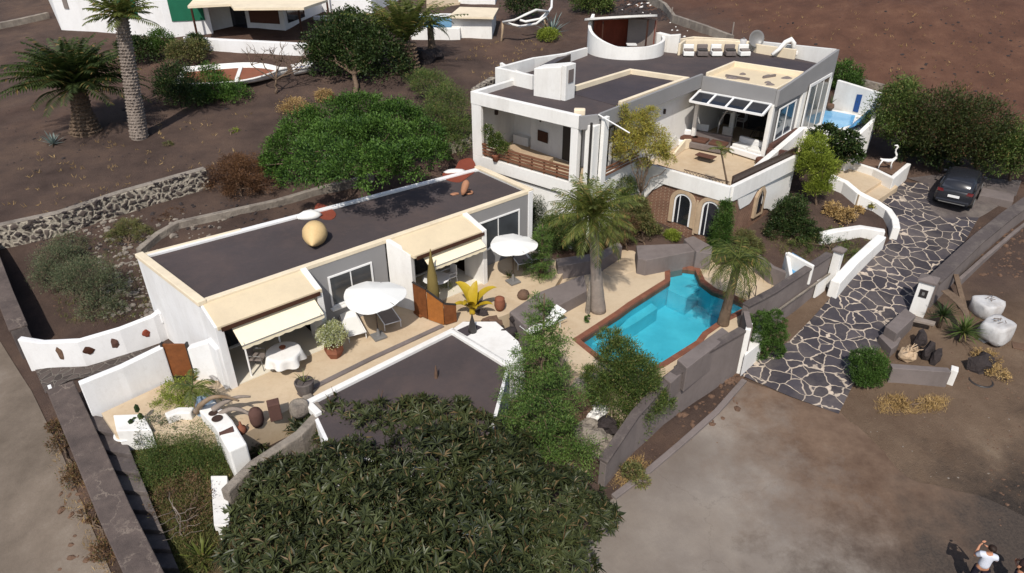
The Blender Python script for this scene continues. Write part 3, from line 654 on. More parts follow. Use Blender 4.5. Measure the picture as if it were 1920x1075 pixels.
# white slab with the square planting hole at the right end of the annex
m = thing('stepped_slab', 'white plastered slab with a dark square bed holding a dark metal cone', 'slab', (*P(920,635,.1).to_2d(), 0))
q = MB(); q.prism([P(*a, .2).to_2d() for a in ((846,618),(868,603),(930,603),(972,640),(985,672),(955,684))], -1.5, .2); q.build('slab', 'white', m, bevel=.02)
q = MB(); q.prism([P(*a, .2).to_2d() for a in ((857,620),(886,607),(904,614),(876,631))], .201, .215); q.build('bed', 'roof_dark', m)
q = MB(); q.lathe((*P(886,622,.2).to_2d(), .2), [(.17, 0), (.16, .1), (.12, .35), (.05, .62), (.02, .8), (.0, .84)], 12); q.build('cone', 'metal_dark', m, smooth=True)

# ---------------- villa ----------------
v = thing('villa', 'large white flat-roofed villa with grey fascias, loggia, upper terrace and arched brick ground floor', 'house', (*U(6, 6), 0))
ZR = 6.05; ZT = 6.32
# left block with loggia
m = MB()
m.prism([U(0, 0), U(6.33, 0), U(6.33, .2), U(0, .2)], -.2, 3.15)                     # wall under the loggia
m.prism([U(.02, .2), U(.26, .2), U(.26, 5), U(.02, 5)], -.2, 6.0)                        # left side wall
m.prism([U(0, -.003), U(.62, -.003), U(.62, .17), U(0, .17)], 3.15, 5.72)
m.prism([U(5.95, -.003), U(6.33, -.003), U(6.33, .3), U(5.95, .3)], 3.15, 5.72)
m.prism([U(.26, 3.1), U(6.6, 3.1), U(6.6, 3.3), U(.26, 3.3)], 3.0, 5.9)                     # back wall of loggia
m.build('wall', 'white', v, bevel=.015)
m = MB(); m.prism([U(-.02, -.02), U(6.35, -.02), U(6.35, .22), U(-.02, .22)], 5.72, ZT); m.prism([U(-.02, .22), U(.22, .22), U(.22, 4.4), U(-.02, 4.4)], 6.0, ZT); m.build('parapet', 'white', v, bevel=.02)
m = MB(); m.prism([U(6.352, -.01), U(6.5, -.01), U(6.95, .7), U(6.8, .75)], 5.72, ZT); m.build('fascia', 'grey_paint', v, bevel=.01)
m = MB(); m.prism([U(.26, .2), U(6.8, .2), U(6.8, 3.1), U(.26, 3.1)], 2.9, 3.15); m.build('loggia_floor', 'tan_floor', v)
m = MB(); m.prism([U(.2, .2), U(6.36, .2), U(6.9, .8), U(6.9, 5), U(.2, 5)], 5.85, ZR); m.build('roof', 'roof_gravel', v)
m = MB(); m.wall([U(.4, -.06), U(5.6, -.06)], .04, 2.52, 2.56); m.build('gap_shade_strip', 'metal_dark', v)  # dark strip on the wall face stands for a shaded gap; none is cut
# loggia fittings
for (s0, s1, z0, z1) in ((.78, 1.28, 4.25, 4.95), (.78, .98, 3.6, 4.1), (1.06, 1.28, 3.6, 4.1)): m = MB(); m.prism([U(s0, 3.04), U(s1, 3.04), U(s1, 3.1), U(s0, 3.1)], z0, z1); m.build('wall_panel', 'bronze', v)
m = MB(); m.prism([U(1.75, 2.5), U(5.9, 1.98), U(5.9, 3.05), U(1.75, 3.05)], 3.152, 5.8); m.build('stair_core', 'white', v)
m = MB(); m.prism([U(4.0, 2.16), U(5.2, 2.0), U(5.2, 2.05), U(4.0, 2.2)], 3.2, 5.3); m.build('door', 'metal_dark', v)
m = MB(); m.prism([U(.5, 2.6), U(1.5, 2.6), U(1.5, 3.0), U(.5, 3.0)], 3.152, 3.62); m.build('cupboard', 'white', v, bevel=.02)
m = MB(); m.prism([U(2.3, 2.36), U(3.0, 2.27), U(3.0, 2.3), U(2.3, 2.4)], 3.75, 4.3); m.build('wall_panel', 'dark_wood', v)
m = MB(); m.wall([U(1.4, 1.3), U(2.2, .95), U(3.2, .85), U(4.2, 1.0)], .45, 3.152, 3.6); m.build('curved_counter', 'stone_cut', v, bevel=.02)
m = MB(); m.prism([U(2.45, 2.3), U(2.53, 2.3), U(2.53, 2.34), U(2.45, 2.34)], 4.75, 5.0); m.build('wall_niche', 'bronze', v)
m = MB(); m.tube([U(.3, 1.5).to_3d()+Vector((0, 0, 4.9)), U(.34, 1.5).to_3d()+Vector((0, 0, 5.25))], .1, 8); m.build('wall_lamp', 'bronze', v)
m = MB()
for zz in (3.28, 3.45, 3.62): m.prism([U(.62, .04), U(5.95, .04), U(5.95, .09), U(.62, .09)], zz, zz+.09)
for k in range(8): m.prism([U(.7+.74*k, .1), U(.78+.74*k, .1), U(.78+.74*k, .16), U(.7+.74*k, .16)], 3.15, 3.8)
m.prism([U(.62, .0), U(5.95, .0), U(5.95, .14), U(.62, .14)], 3.78, 3.84); m.build('railing', 'copper', v)
# corner pier with drainpipe
m = MB(); m.prism([U(6.55, .25), U(7.0, .25), U(7.0, .75), U(6.55, .75)], .2, 5.9); m.prism([U(7.02, .75), U(7.2, .75), U(7.2, 1.15), U(7.02, 1.15)], 2.0, 6.2); m.build('pier', 'white', v, bevel=.02)
m = MB(); m.tube([U(6.95, .1).to_3d()+Vector((0, 0, z)) for z in (.4, 3, 6.1)], .06, 8); m.build('drainpipe', 'metal_dark', v)
# wall in the loggia/terrace inner side (right façade), t from .7 to 10.3
m = MB(); m.prism([U(6.82, .8), U(6.94, .8), U(7.14, 10.3), U(7.0, 10.3)], 5.62, ZT+.02); m.build('fascia', 'grey_paint', v, bevel=.01)
m = MB(); m.prism([U(6.3, 1.2), U(6.42, 1.2), U(6.75, 15.1), U(6.6, 15.1)], 1.5, 5.82); m.build('wall', 'white', v)
def UT(t, s): return U(s, t)
window(v, lambda s, d: U(d, s), 3.6, 5.2, 2.9, 5.2, 6.45, n=2, pane='glass_dark', frame='grey_paint', name='patio_door'); window(v, lambda s, d: U(d, s), 1.5, 2.8, 3.3, 5.2, 6.43, n=2, pane='glass_dark', frame='metal_dark')
m = MB(); m.box((*U(6.62, 7.4), 4.9), (.1, .1, .25), RZ2); m.build('wall_lamp', 'bronze', v)
# main roof
main = [U(6.85, .8), U(7.05, 10.3), U(7.1, 17.8), U(7.3, 18.1), U(4.6, 20.6), U(-.2, 20.2), U(-1.4, 13), U(-.9, 7), U(-2.0, 4.6), U(.1, 4.6), U(.2, 4.9), U(6.6, 4.9)]
m = MB(); m.prism([U(.2, 4.9), U(6.85, 4.9), U(7.05, 10.3), U(11.3, 10.35), U(11.3, 17.8), U(6, 19.5), U(.5, 20.2), U(-1.2, 13), U(-1.0, 7), U(-1.6, 4.9)], 5.83, ZR-.006); m.build('roof', 'roof_gravel', v)
rect = [U(3.25, 3.6), U(3.55, 8.9), U(6.75, 9.2), U(6.5, 3.1)]
m = MB(); m.prism(rect, ZR+.002, ZR+.02); m.build('roof_bed', 'roof_dark', v)
m = MB(); m.wall(rect, .2, ZR-.02, ZT, closed=False); m.build('roof_kerb', 'cream', v, bevel=.02)
m = MB(); m.prism([U(7.3, 14.4), U(10.9, 14.4), U(10.9, 17.6), U(8.1, 17.8)], ZR+.002, ZR+.02); m.build('roof_bed', 'roof_dark', v)
m = MB(); m.prism([U(7.14, 14.0), U(11.2, 14.0), U(11.2, 14.25), U(7.14, 14.25)], ZR-.02, ZR+.1); m.build('roof_kerb', 'terracotta_fine', v)
# raised back-left block
bl = [P(933,130,6.85).to_2d(), P(997,146,6.85).to_2d()]
m = MB(); m.wall([P(*q, 6.6).to_2d() for q in ((1000,147),(933,132),(1000,112),(1060,100),(1100,86))], .2, 3.0, [6.75, 6.75, 6.7, 6.6, 6.5]); m.build('parapet', 'white', v, bevel=.02)
m = MB(); m.wall([U(.1, 4.4), U(-1.2, 4.6), U(-2.0, 4.6)], .2, 1.5, [6.3, 6.35, 6.6]); m.build('wall', 'white', v)
m = MB(); m.prism([P(*q, 6.2).to_2d() for q in ((1012,134),(1064,108),(1070,112),(1020,140))], ZR, 6.5); m.build('rooflight', 'bronze', v)
# chimney block
cpx = U(3.0, 1.55)
m = MB(); m.prism([U(2.2, 2.1), U(3.7, 2.25), U(3.7, 3.1), U(2.2, 2.9)], 6.0, [7.35, 7.6, 7.7, 7.4]); m.prism([U(3.702, 2.3), U(3.95, 2.3), U(3.95, 3.1), U(3.702, 3.1)], 6.0, 7.68)
ch = m.build('chimney', 'white', v, bevel=.03)
m = MB(); m.prism([U(3.952, 2.5), U(3.98, 2.5), U(3.98, 2.9), U(3.952, 2.9)], 6.85, 7.45); m.build('chimney_niche', 'grey_block', ch)
# back parapet, low and cream, stepping round the roof
m = MB(); m.wall([P(*q, 6.15).to_2d() for q in ((1490,108),(1420,96),(1400,88),(1372,84),(1300,78),(1272,84))], .18, 5.0, [6.6, 6.55, 6.5, 6.5, 6.45, 6.5]); m.build('parapet', 'cream', v, bevel=.02)
# right-hand block with kiosk roof
K0, K1 = 11.15, 7.1
m = MB(); m.prism([U(7.16, 10.2), U(11.2, 10.0), U(11.2, 10.14), U(7.16, 10.32)], 5.5, 6.25); m.build('fascia', 'grey_paint', v, bevel=.01)
m = MB(); m.prism([U(11.215, 10.0), U(11.35, 10.05), U(11.55, 18.0), U(11.4, 18.0)], 5.4, [6.2, 6.2, 6.95, 6.95]); m.build('fascia', 'grey_paint', v, bevel=.01)
m = MB(); m.prism([U(7.3, 10.45), U(11.1, 10.2), U(11.1, 13.9), U(7.3, 13.9)], 5.9, 6.14); ks = m.build('flat_roof', 'cream_roof', v, bevel=.01)
m = MB(); m.wall([U(7.25, 10.5), U(7.25, 13.9), U(11.1, 13.9)], .14, 6.1, 6.4); m.wall([U(7.4, 10.42), U(11.1, 10.2), U(11.1, 13.6)], .1, 6.1, 6.28); m.build('roof_kerb', 'cream', v, bevel=.02)
m = MB()
rr = random.Random(4)
for k in range(9):
    a, b = rr.uniform(7.8, 10.8), rr.uniform(10.9, 13.5); m.lathe((*U(a, b), 6.14), [(rr.uniform(.08, .22), 0), (.1, .06), (.03, .1)], 8, sx=1.5)
m.build('roof_drain', 'grey_block', v)['kind'] = 'stuff'; m = MB(); m.box((*U(8.6, 11.3), 6.2), (1.3, .12, .12), RZ2); m.build('roof_pipe', 'grey_block', v); m = MB(); m.box((*U(9.8, 12.6), 6.2), (.9, .1, .12), RZ2+1.2); m.build('roof_pipe', 'grey_block', v)
# recess under the kiosk: back wall, side glazing
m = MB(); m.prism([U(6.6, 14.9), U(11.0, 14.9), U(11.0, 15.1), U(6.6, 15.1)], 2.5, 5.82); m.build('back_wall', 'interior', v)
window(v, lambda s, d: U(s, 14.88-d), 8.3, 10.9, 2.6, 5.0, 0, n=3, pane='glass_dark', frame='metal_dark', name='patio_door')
m = MB(); m.prism([U(7.0, 10.1), U(7.2, 10.1), U(7.2, 10.3), U(7.0, 10.3)], 2.48, 5.55); m.build('post', 'white', v, bevel=.01); m = MB(); m.prism([U(11.02, 9.95), U(11.24, 9.95), U(11.24, 10.2), U(11.02, 10.2)], 2.48, 5.5); m.build('post', 'white', v, bevel=.01)
m = MB(); m.prism([U(11.0, 10.3), U(11.2, 10.3), U(11.35, 15.1), U(11.15, 15.1)], 2.5, 5.4); m.build('wall', 'grey_paint', v)
window(v, lambda s, d: U(d, s), 10.75, 13.0, 3.5, 5.1, 11.28, n=2, pane='glass_blue')
m = MB(); m.prism([U(11.2, 13.6), U(11.42, 13.6), U(11.52, 18.1), U(11.3, 18.1)], 1.5, [5.4, 5.4, 6.2, 6.2]); m.build('wall', 'white', v)
window(v, lambda s, d: U(d, s), 14.2, 17.4, 2.9, 5.6, 11.53, n=3, pane='glass_olive', fw=.16)
m = MB(); m.prism([U(11.2, 18.1), U(11.3, 18.3), U(6.3, 19.8), U(6.2, 19.5)], 3.0, [6.9, 6.9, 6.5, 6.5]); m.build('wall', 'white', v)
# glass canopy over the dining place
gc = MB(); pn = MB(); c0, c1 = 7.2, 11.1
def cz(k): return .0
rows = [(9.96, 5.5), (8.95, 5.2)]
for (t_0, z_0) in rows: beam(gc, U(c0, t_0).to_3d()+Vector((0, 0, z_0)), U(c1, t_0).to_3d()+Vector((0, 0, z_0)), .1, .1)
for k in range(5):
    s = c0+(c1-c0)*k/4; beam(gc, U(s, rows[0][0]).to_3d()+Vector((0, 0, rows[0][1])), U(s, rows[1][0]).to_3d()+Vector((0, 0, rows[1][1])), .1, .1)
    if k < 4:
        a = c0+(c1-c0)*k/4+.05; b = c0+(c1-c0)*(k+1)/4-.05
        pn.prism([U(a, rows[0][0]-.05), U(b, rows[0][0]-.05), U(b, rows[1][0]+.05), U(a, rows[1][0]+.05)], [5.45, 5.45, 5.19, 5.19], [5.49, 5.49, 5.22, 5.22])
gco = gc.build('canopy_frame', 'white_paint', v); pn.build('canopy_pane', 'glass_dark', gco)
# upper terrace
TF = 2.5; PT = 3.2
tw, ts, te = U(6.95, 4.4), U(11.98, 4.15), U(12.8, 10.6)
m = MB(); m.prism([tw, ts, te, U(12.9, 13.6), U(11.3, 15.2), U(6.6, 15.2), U(6.5, 3.8)], 2.45, TF-.002); m.build('terrace_floor', 'tan_floor', v)
m = MB(); m.wall([U(6.6, 3.6), tw, ts], .2, 2.42, [3.3, PT, PT]); m.build('terrace_parapet', 'white', v, bevel=.02)
m = MB(); m.wall([ts+N2*.12, te, U(12.9, 13.4)], .2, 2.42, [PT, PT, PT]); m.build('terrace_parapet', 'white', v, bevel=.02)
m = MB(); m.wall([U(11.82, 4.6), U(12.62, 10.6)], .08, TF, PT+.32); m.build('parapet_rail', 'bronze', v)
m = MB(); m.wall([U(11.3, 10.0), U(12.85, 10.3)], .2, TF, PT+.1); m.wall([U(11.42, 10.1), U(11.5, 13.6)], .2, 2.0, 3.5); m.build('side_wall', 'clay_dark', v)
m = MB(); m.wall([U(11.75, 7.6), U(11.75, 13.6)], .3, 2.4, [PT-.1, 3.6]); m.wall([U(11.75, 13.6), U(12.3, 13.9)], .3, 2.0, 3.6); m.build('wall', 'white', v, bevel=.02)
m = MB(); m.prism([U(7.45, 4.5), U(11.8, 4.3), U(11.75, 5.1), U(7.5, 5.5)], TF, TF+.32); m.build('planting_trough', 'clay_dark', v, bevel=.02)
# ground floor of the terrace wing: brick with white plaster above
def Wf(s, t_=4.05): return U(s, t_)
m = MB(); m.prism([U(6.95, 4.42), U(12.0, 4.17), U(12.0, 4.4), U(6.95, 4.65)], -.2, 2.42); m.prism([U(12.0, 4.17), U(12.62, 10.6), U(12.3, 10.6), U(11.8, 4.4)], -.2, 2.42); m.build('brick_wall', 'brick', v)
# white plaster skirts with a wavy lower edge
def skirt(fr, n, top, low, m_='white'):
    q = MB(); vs = []
    for k in range(n+1):
        a = k/n
        for dd in (0, .05):
            p = fr(a, dd); vs += [(p.x, p.y, low(a)), (p.x, p.y, top)]
    fs = []
    for k in range(n):
        o_ = 4*k; fs += [(o_, o_+4, o_+5, o_+1), (o_+2, o_+3, o_+7, o_+6), (o_, o_+2, o_+6, o_+4), (o_+1, o_+5, o_+7, o_+3)]
    q.add(vs, fs); return q.build('plaster_skirt', m_, v, smooth=False)
def interp(a, tb):
    for (x0, y0), (x1, y1) in zip(tb[:-1], tb[1:]):
        if a <= x1: u = (a-x0)/(x1-x0); u = u*u*(3-2*u); return y0+(y1-y0)*u
    return tb[-1][1]
skirt(lambda a, d: U(6.95+5.0*a, 4.41-.25*a-.01-d), 24, 2.43, lambda a: interp(a, [(0, 1.0), (.1, 1.1), (.24, 2.05), (.34, 2.41), (1, 2.42)]))
skirt(lambda a, d: U(12.01+.62*a+d, 4.2+6.4*a), 36, 2.43, lambda a: interp(a, [(0, 2.42), (.1, 2.4), (.17, 1.75), (.3, 1.75), (.42, 2.3), (.5, 1.4), (.6, .9), (.8, .3), (1, .3)]))
# arched openings with stone surrounds
def arch_pts(w_, hh, n=10, e=0.): return [(-w_/2-e, 0)]+[(-(w_/2+e)*math.cos(math.pi*k/n), hh+(w_/2+e)*.95*math.sin(math.pi*k/n)) for k in range(n+1)]+[(w_/2+e, 0)]
def arch(s, base, w_, hh, label=None, sill=True, fr=None, n_='arched_door'):
    fr = fr or (lambda a, d: U(s+a, 4.42-.0495*(s+a-6.95)-d))
    o1, i1 = arch_pts(w_, hh, 10, .2), arch_pts(w_, hh, 10, 0); k = len(o1)
    q = MB(); vs = []
    for (a, z) in o1: p = fr(a, .09); vs.append((p.x, p.y, base+z))
    for (a, z) in i1: p = fr(a, .09); vs.append((p.x, p.y, base+z))
    for (a, z) in o1: p = fr(a, -.02); vs.append((p.x, p.y, base+z))
    for (a, z) in i1: p = fr(a, -.02); vs.append((p.x, p.y, base+z))
    fs = [(i, i+1, k+i+1, k+i) for i in range(k-1)]+[(2*k+i, 2*k+i+1, i+1, i) for i in range(k-1)]+[(k+i, k+i+1, 3*k+i+1, 3*k+i) for i in range(k-1)]
    q.add(vs, fs); st_ = q.build('stone_surround', 'stone_cut', v)
    q = MB(); vs = []
    o2 = arch_pts(w_-.04, hh, 10, 0); i2 = arch_pts(w_-.22, hh, 10, 0)
    for (a, z) in o2+i2: p = fr(a, .05); vs.append((p.x, p.y, base+z))
    q.add(vs, [(i, i+1, k+i+1, k+i) for i in range(k-1)]); q.build('white_reveal', 'white_paint', st_)
    q = MB(); q.add([(*fr(a, .02).to_2d(), base+z) for a, z in i2], [tuple(range(k))]); dd = q.build(n_, 'glass_dark', v)
    q = MB()
    for a in (-.2,): q.prism([fr(a, .03), fr(a+.04, .03), fr(a+.04, .05), fr(a, .05)], base+.05, base+hh+.3)
    q.build('glazing_bar', 'white_paint', dd)
arch(9.75, .62, .98, 1.15, n_='arched_window'); arch(11.22, .42, .95, 1.4)
q = MB(); q.prism([U(10.44, 4.19), U(10.54, 4.185), U(10.54, 4.27), U(10.44, 4.275)], .3, 2.1); q.build('stone_band', 'stone_cut', v)
fr3 = lambda a, d: U(12.01+.097*(3.0+a)+.02+d, 7.2+a)
q = MB(); q.add([(*fr3(a, .1), z) for a, z in ((-.45, .8), (-.45, 1.9), (0, 2.55), (.45, 1.95), (.45, .8), (-.25, .95), (-.25, 1.8), (0, 2.2), (.25, 1.8), (.25, .95))]+[(*fr3(a, -.05), z) for a, z in ((-.45, .8), (-.45, 1.9), (0, 2.55), (.45, 1.95), (.45, .8))], [(0, 1, 6, 5), (1, 2, 7, 6), (2, 3, 8, 7), (3, 4, 9, 8), (4, 0, 5, 9), (0, 10, 11, 1), (1, 11, 12, 2), (2, 12, 13, 3), (3, 13, 14, 4)])
q.build('stone_surround', 'stone_cut', v)
q = MB(); q.add([(*fr3(a, .03), z) for a, z in ((-.25, .95), (-.25, 1.8), (0, 2.2), (.25, 1.8), (.25, .95))], [(0, 1, 2, 3, 4)]); q.build('pointed_window', 'glass_dark', v)
# left piece under the pier (white), between loggia and terrace
m = MB(); m.prism([U(6.4, .8), U(6.9, .8), U(7.0, 4.5), U(6.6, 4.5)], .0, 3.2); m.build('wall', 'white', v, bevel=.02)
m = MB()
for z in (3.45, 3.62, 3.8): m.prism([U(7.0, .9), U(7.06, .9), U(7.1, 4.3), U(7.04, 4.3)], z-.15, z-.07)
m.build('railing', 'copper', v)
# slanted flag pole on the corner
m = MB(); m.tube([U(6.95, .6).to_3d()+Vector((0, 0, 6.35)), U(8.4, .9).to_3d()+Vector((0, 0, 5.75))], .03, 6); m.build('corner_spout', 'white_paint', v)
m = MB(); m.box((*U(6.0, .55), 6.25), (.5, .3, .4), RZ2+.6); m.build('vent_box', 'cream', v, bevel=.05)
# round roof pavilion
pc_ = P(1172, 97, 6.05).to_2d(); pr = 2.35
q = MB(); vs = []; N_ = 40; A0, A1 = math.radians(150), math.radians(385)
for k in range(N_+1):
    a = A0+(A1-A0)*k/N_; u = k/N_
    zt = 8.05-1.3*min(1, u/.42)**.7 if u < .42 else 6.75+.25*max(0, (u-.62)/.38)
    for rr_ in (pr, pr-.18): vs += [(pc_.x+rr_*math.cos(a), pc_.y+rr_*math.sin(a), 6.0), (pc_.x+rr_*math.cos(a), pc_.y+rr_*math.sin(a), zt)]
fs = []
for k in range(N_): o_ = 4*k; fs += [(o_, o_+4, o_+5, o_+1), (o_+2, o_+3, o_+7, o_+6), (o_+1, o_+5, o_+7, o_+3)]
fs += [(0, 1, 3, 2), (4*N_, 4*N_+2, 4*N_+3, 4*N_+1)]
pv = thing('roof_pavilion', 'round white pavilion on the villa roof under a slanted white disc roof', 'pavilion', (*pc_, 6.05))
q.add(vs, fs); q.build('curved_wall', 'white', pv, smooth=False)
q = MB(); q.tube([(pc_.x+(pr+.1)*math.cos(a), pc_.y+(pr+.1)*math.sin(a), 6.6+.0*a) for a in [math.radians(25-6*k) for k in range(1)]]+[P(1272,96,6.3)], .3, 8); 
e0 = Vector((pc_.x+pr*.9*math.cos(R(15)), pc_.y+pr*.9*math.sin(R(15)))); e1 = P(1272,98,6.1).to_2d()
q = MB(); q.wall([e0, (e0+e1)/2+Vector((0, -.15)), e1], .35, 6.0, [7.1, 7.05, 7.15]); q.build('curved_wall', 'white', pv, bevel=.05)
q = MB(); vs = []; n = 40
for lay, dz in ((0, 0), (1, -.12)):
    for k in range(n):
        a = 2*math.pi*k/n; x, y = 2.2*math.cos(a), 1.35*math.sin(a); vs.append((pc_.x-.35+x, pc_.y+.5+y, 8.0+dz+.05*x-.2*y))
q.add(vs, [tuple(range(n)), tuple(range(2*n-1, n-1, -1))]+[(k, n+k, n+(k+1) % n, (k+1) % n) for k in range(n)]); q.build('roof', 'white', pv)
q = MB(); q.wall([(pc_.x+1.9*math.cos(a), pc_.y+.5+1.2*math.sin(a)) for a in [R(10+16*k) for k in range(11)]], .12, 6.05, 7.75); q.build('back_wall', 'rust_red', pv)
q = MB(); q.wall([(pc_.x+.2, pc_.y+.9), (pc_.x+1.9, pc_.y+.75)], .1, 6.05, 7.8); q.build('partition', 'grey_fabric', pv)
q = MB(); q.tube([(pc_.x+1.2, pc_.y-.2, 6.05), (pc_.x+1.2, pc_.y-.2, 7.95)], .05, 8); q.build('post', 'dark_wood', pv); q = MB(); q.tube([(pc_.x-1.5, pc_.y-.3, 6.05), (pc_.x-1.5, pc_.y-.3, 7.85)], .05, 8); q.build('post', 'dark_wood', pv)
q = MB(); q.prism([(pc_.x+a, pc_.y+b) for a, b in ((.1, .0), (.7, .0), (.7, .5), (.1, .5))], 6.4, 6.46); q.build('table_top', 'white_paint', pv)
# ---------------- site walls, gates, steps ----------------
def G2(*p): return [G(a, b).to_2d() for a, b in p]
def stones(name, pts, h_, m, parent, n, seed, smin=.05, smax=.17, side=-1):
    r = random.Random(seed); q = MB(); bm = bmesh.new(); bmesh.ops.create_icosphere(bm, subdivisions=1, radius=1); bv = [v.co.copy() for v in bm.verts]; bf = [tuple(v.index for v in f.verts) for f in bm.faces]; bm.free()
    L = [(Vector(b)-Vector(a)).length for a, b in zip(pts[:-1], pts[1:])]
    for _ in range(n):
        i = r.choices(range(len(L)), L)[0]; a, b = Vector(pts[i]), Vector(pts[i+1]); d = (b-a).normalized(); nn = Vector((d.y, -d.x)); c = a+(b-a)*r.random(); top = r.random() < .3
        z = T(*c)+(h_ if top else r.uniform(.05, h_)); o_ = c+nn*(.25*(1 if not top else r.uniform(-.9, .9))); s = smin*(smax/smin)**r.random(); ex, ey, ez = s*r.uniform(.8, 1.5), s*.6, s*r.uniform(.6, 1.0); an = math.atan2(d.y, d.x)
        if top: ey, ez = s, s*.4
        vs = []
        for v in bv:
            k = r.uniform(.8, 1.15); x, y, zz = v.x*ex*k, v.y*ey*k, v.z*ez*k; vs.append((o_.x+x*math.cos(an)-y*math.sin(an), o_.y+x*math.sin(an)+y*math.cos(an), z+zz))
        q.add(vs, bf)
    return q.build(name, m, parent)
def sitewall(name, label, cat, pts, w_, h_, m, base=.5, bevel=.02, group=None, top=None):
    z = [T(*p) for p in pts]; q = MB(); tz = top if top else [a+h_ for a in z]
    q.wall(pts, w_, [a-base for a in z], tz); o = q.build(name, m, bevel=bevel); return setp(o, label, cat, group)
rp = G2((-60,478),(0,462),(120,436),(230,398),(330,368),(392,350)); rwt = thing('rubble_wall', 'long retaining wall of dark lava stones set in pale mortar, below the volcanic slope', 'wall', (*rp[2], T(*rp[2])))
q = MB(); q.wall(rp, .5, [T(*p)-.5 for p in rp], [T(*p)+1.0 for p in rp]); q.build('mortar', 'rubble', rwt, bevel=.04); stones('stones', rp, 1.0, 'lava', rwt, 260, 3, .05, .12)['kind'] = 'stuff'; q = MB(); q.wall(rp, .42, [T(*p)+1.0 for p in rp], [T(*p)+1.05 for p in rp]); q.build('coping', 'rock_pale', rwt, bevel=.02)
sitewall('rubble_wall', 'rough pale stone wall at the back corner between the green bush and the villa', 'wall', G2((820,292),(885,275),(905,235),(890,180),(925,158)), .45, .5, 'rubble')
sitewall('low_wall', 'thin curving grey kerb wall behind the bungalow roof', 'wall', G2((262,478),(298,447),(335,426),(430,405),(520,385),(590,364),(700,335)), .32, .3, 'rock_pale', bevel=.03)
# white wall with inlaid stones
wp = G2((62,692),(100,687),(165,683),(240,662),(300,640),(322,628)); wz = [T(*p) for p in wp]
iw = thing('garden_wall', 'curving white garden wall inlaid with four brown stones, left of the bungalow', 'wall', (*wp[2], wz[2]))
q = MB(); q.wall(wp, .24, [a-.5 for a in wz], [wz[0]+1.45, wz[1]+1.15, wz[2]+1.12, wz[3]+1.15, wz[4]+1.2, wz[5]+1.3]); q.build('wall', 'white_cool', iw, bevel=.03)
def on_line(pts, p):
    best = None
    for a, b in zip(pts[:-1], pts[1:]):
        a, b = Vector(a), Vector(b); t = max(0, min(1, (p-a).dot(b-a)/(b-a).length_squared)); c = a+(b-a)*t; n = Vector(((b-a).y, -(b-a).x)).normalized()
        if best is None or (c-p).length < best[0]: best = ((c-p).length, c, n, (b-a))
    return best[1:]
for k, (a, b, sx, sz, m) in enumerate(((123,650,.13,.27,'rock_brown'),(172,645,.19,.2,'dark_wood'),(223,628,.15,.2,'clay_dark'),(266,612,.14,.16,'rust_red'))):
    c, nn, dr = on_line(wp, P(a, b, T(*wp[2])+.62).to_2d()); ang = math.atan2(dr.y, dr.x)
    z = T(*c)+.62; q = MB(); q.rock((0, 0, 0), (sx, .05, sz), k, .3)
    q.v = [(c.x+nn.x*.11+x*math.cos(ang)-y*math.sin(ang), c.y+nn.y*.11+x*math.sin(ang)+y*math.cos(ang), z+zz) for x, y, zz in q.v]
    q.build('inlaid_stone', m, iw)
q = MB(); c, nn, dr = on_line(wp, P(308,600,.3).to_2d()); q.box((c.x+nn.x*.02, c.y+nn.y*.02, T(*c)+1.0), (.35, .34, .5), math.atan2(dr.y, dr.x)); q.build('pier', 'white_cool', iw, bevel=.04)
a_, b_ = P(168,768,0).to_2d(), P(322,706,0).to_2d()
q = MB(); q.wall([a_, (a_+b_)/2+Vector((.02, -.08)), b_], .26, -.4, [1.12, 1.2, 1.32]); setp(q.build('garden_wall', 'white_cool', bevel=.03), 'plain white garden wall between the wooden gate and the boundary wall', 'wall')
gt = thing('gate', 'brown wooden garden gate between the two white walls', 'gate', P(343,705,0))
g1, g2 = P(324,706,0).to_2d(), P(366,706,0).to_2d()
q = MB(); q.wall([g1, g2], .07, .05, 1.4); q.build('door_leaf', 'brown_wood', gt, bevel=.01)
q = MB(); q.wall([g1-(g2-g1)*.08, g1], .14, 0, 1.45); q.build('gate_post', 'metal_dark', gt); q = MB(); q.wall([g2, g2+(g2-g1)*.08], .14, 0, 1.45); q.build('gate_post', 'metal_dark', gt)
q = MB(); q.wall([P(371,708,0).to_2d(), B(.0, .35)], .3, -.3, [1.35, 1.7]); q.wall([B(-.12,.2), B(-.1, 1.0)], .22, -.3, 1.7); setp(q.build('buttress', 'white_cool', bevel=.04), 'stepped white buttress beside the wooden gate, against the bungalow', 'wall')
drape('alley', GX([(66,694),(165,690),(300,648),(328,650),(345,668),(300,682),(130,716),(86,740)]), 'rubble_dark', .05)
# boundary wall on the left road
bw = [P(*q_, z).to_2d() for q_, z in (((112,722),.1),((168,850),-.15),((215,960),-.35),((272,1080),-.55),((310,1160),-.7))]
q = MB(); q.wall(bw, .72, [-2.2]*5, [-.0, -.27, -.47, -.67, -.82]); o1 = q.build('wall_body', 'grey_dark')
bt = thing('boundary_wall', 'wide grey brown boundary wall running down the left road beside dark steps', 'wall', (*bw[1], -1)); o1.parent = bt; o1.location = -Vector(bt.location)
q = MB(); q.wall(bw, .82, [.0, -.27, -.47, -.67, -.82], [.1, -.17, -.37, -.57, -.72]); q.build('coping', 'old_coping', bt, bevel=.03)
q = MB(); q.wall([bw[0]+Vector((-.46, .1)), bw[0]*.5+bw[1]*.5+Vector((-.43, 0))], .1, -1.9, [.02, -.1]); q.build('white_face', 'white_cool', bt)
bw2 = G2((-40,440),(0,520),(30,600),(58,668)); sitewall('boundary_wall', 'upper left boundary wall with a brown stone top above the road', 'wall', bw2, .55, 1.1, 'grey_dark', top=[1.2, .75, .55, .35])
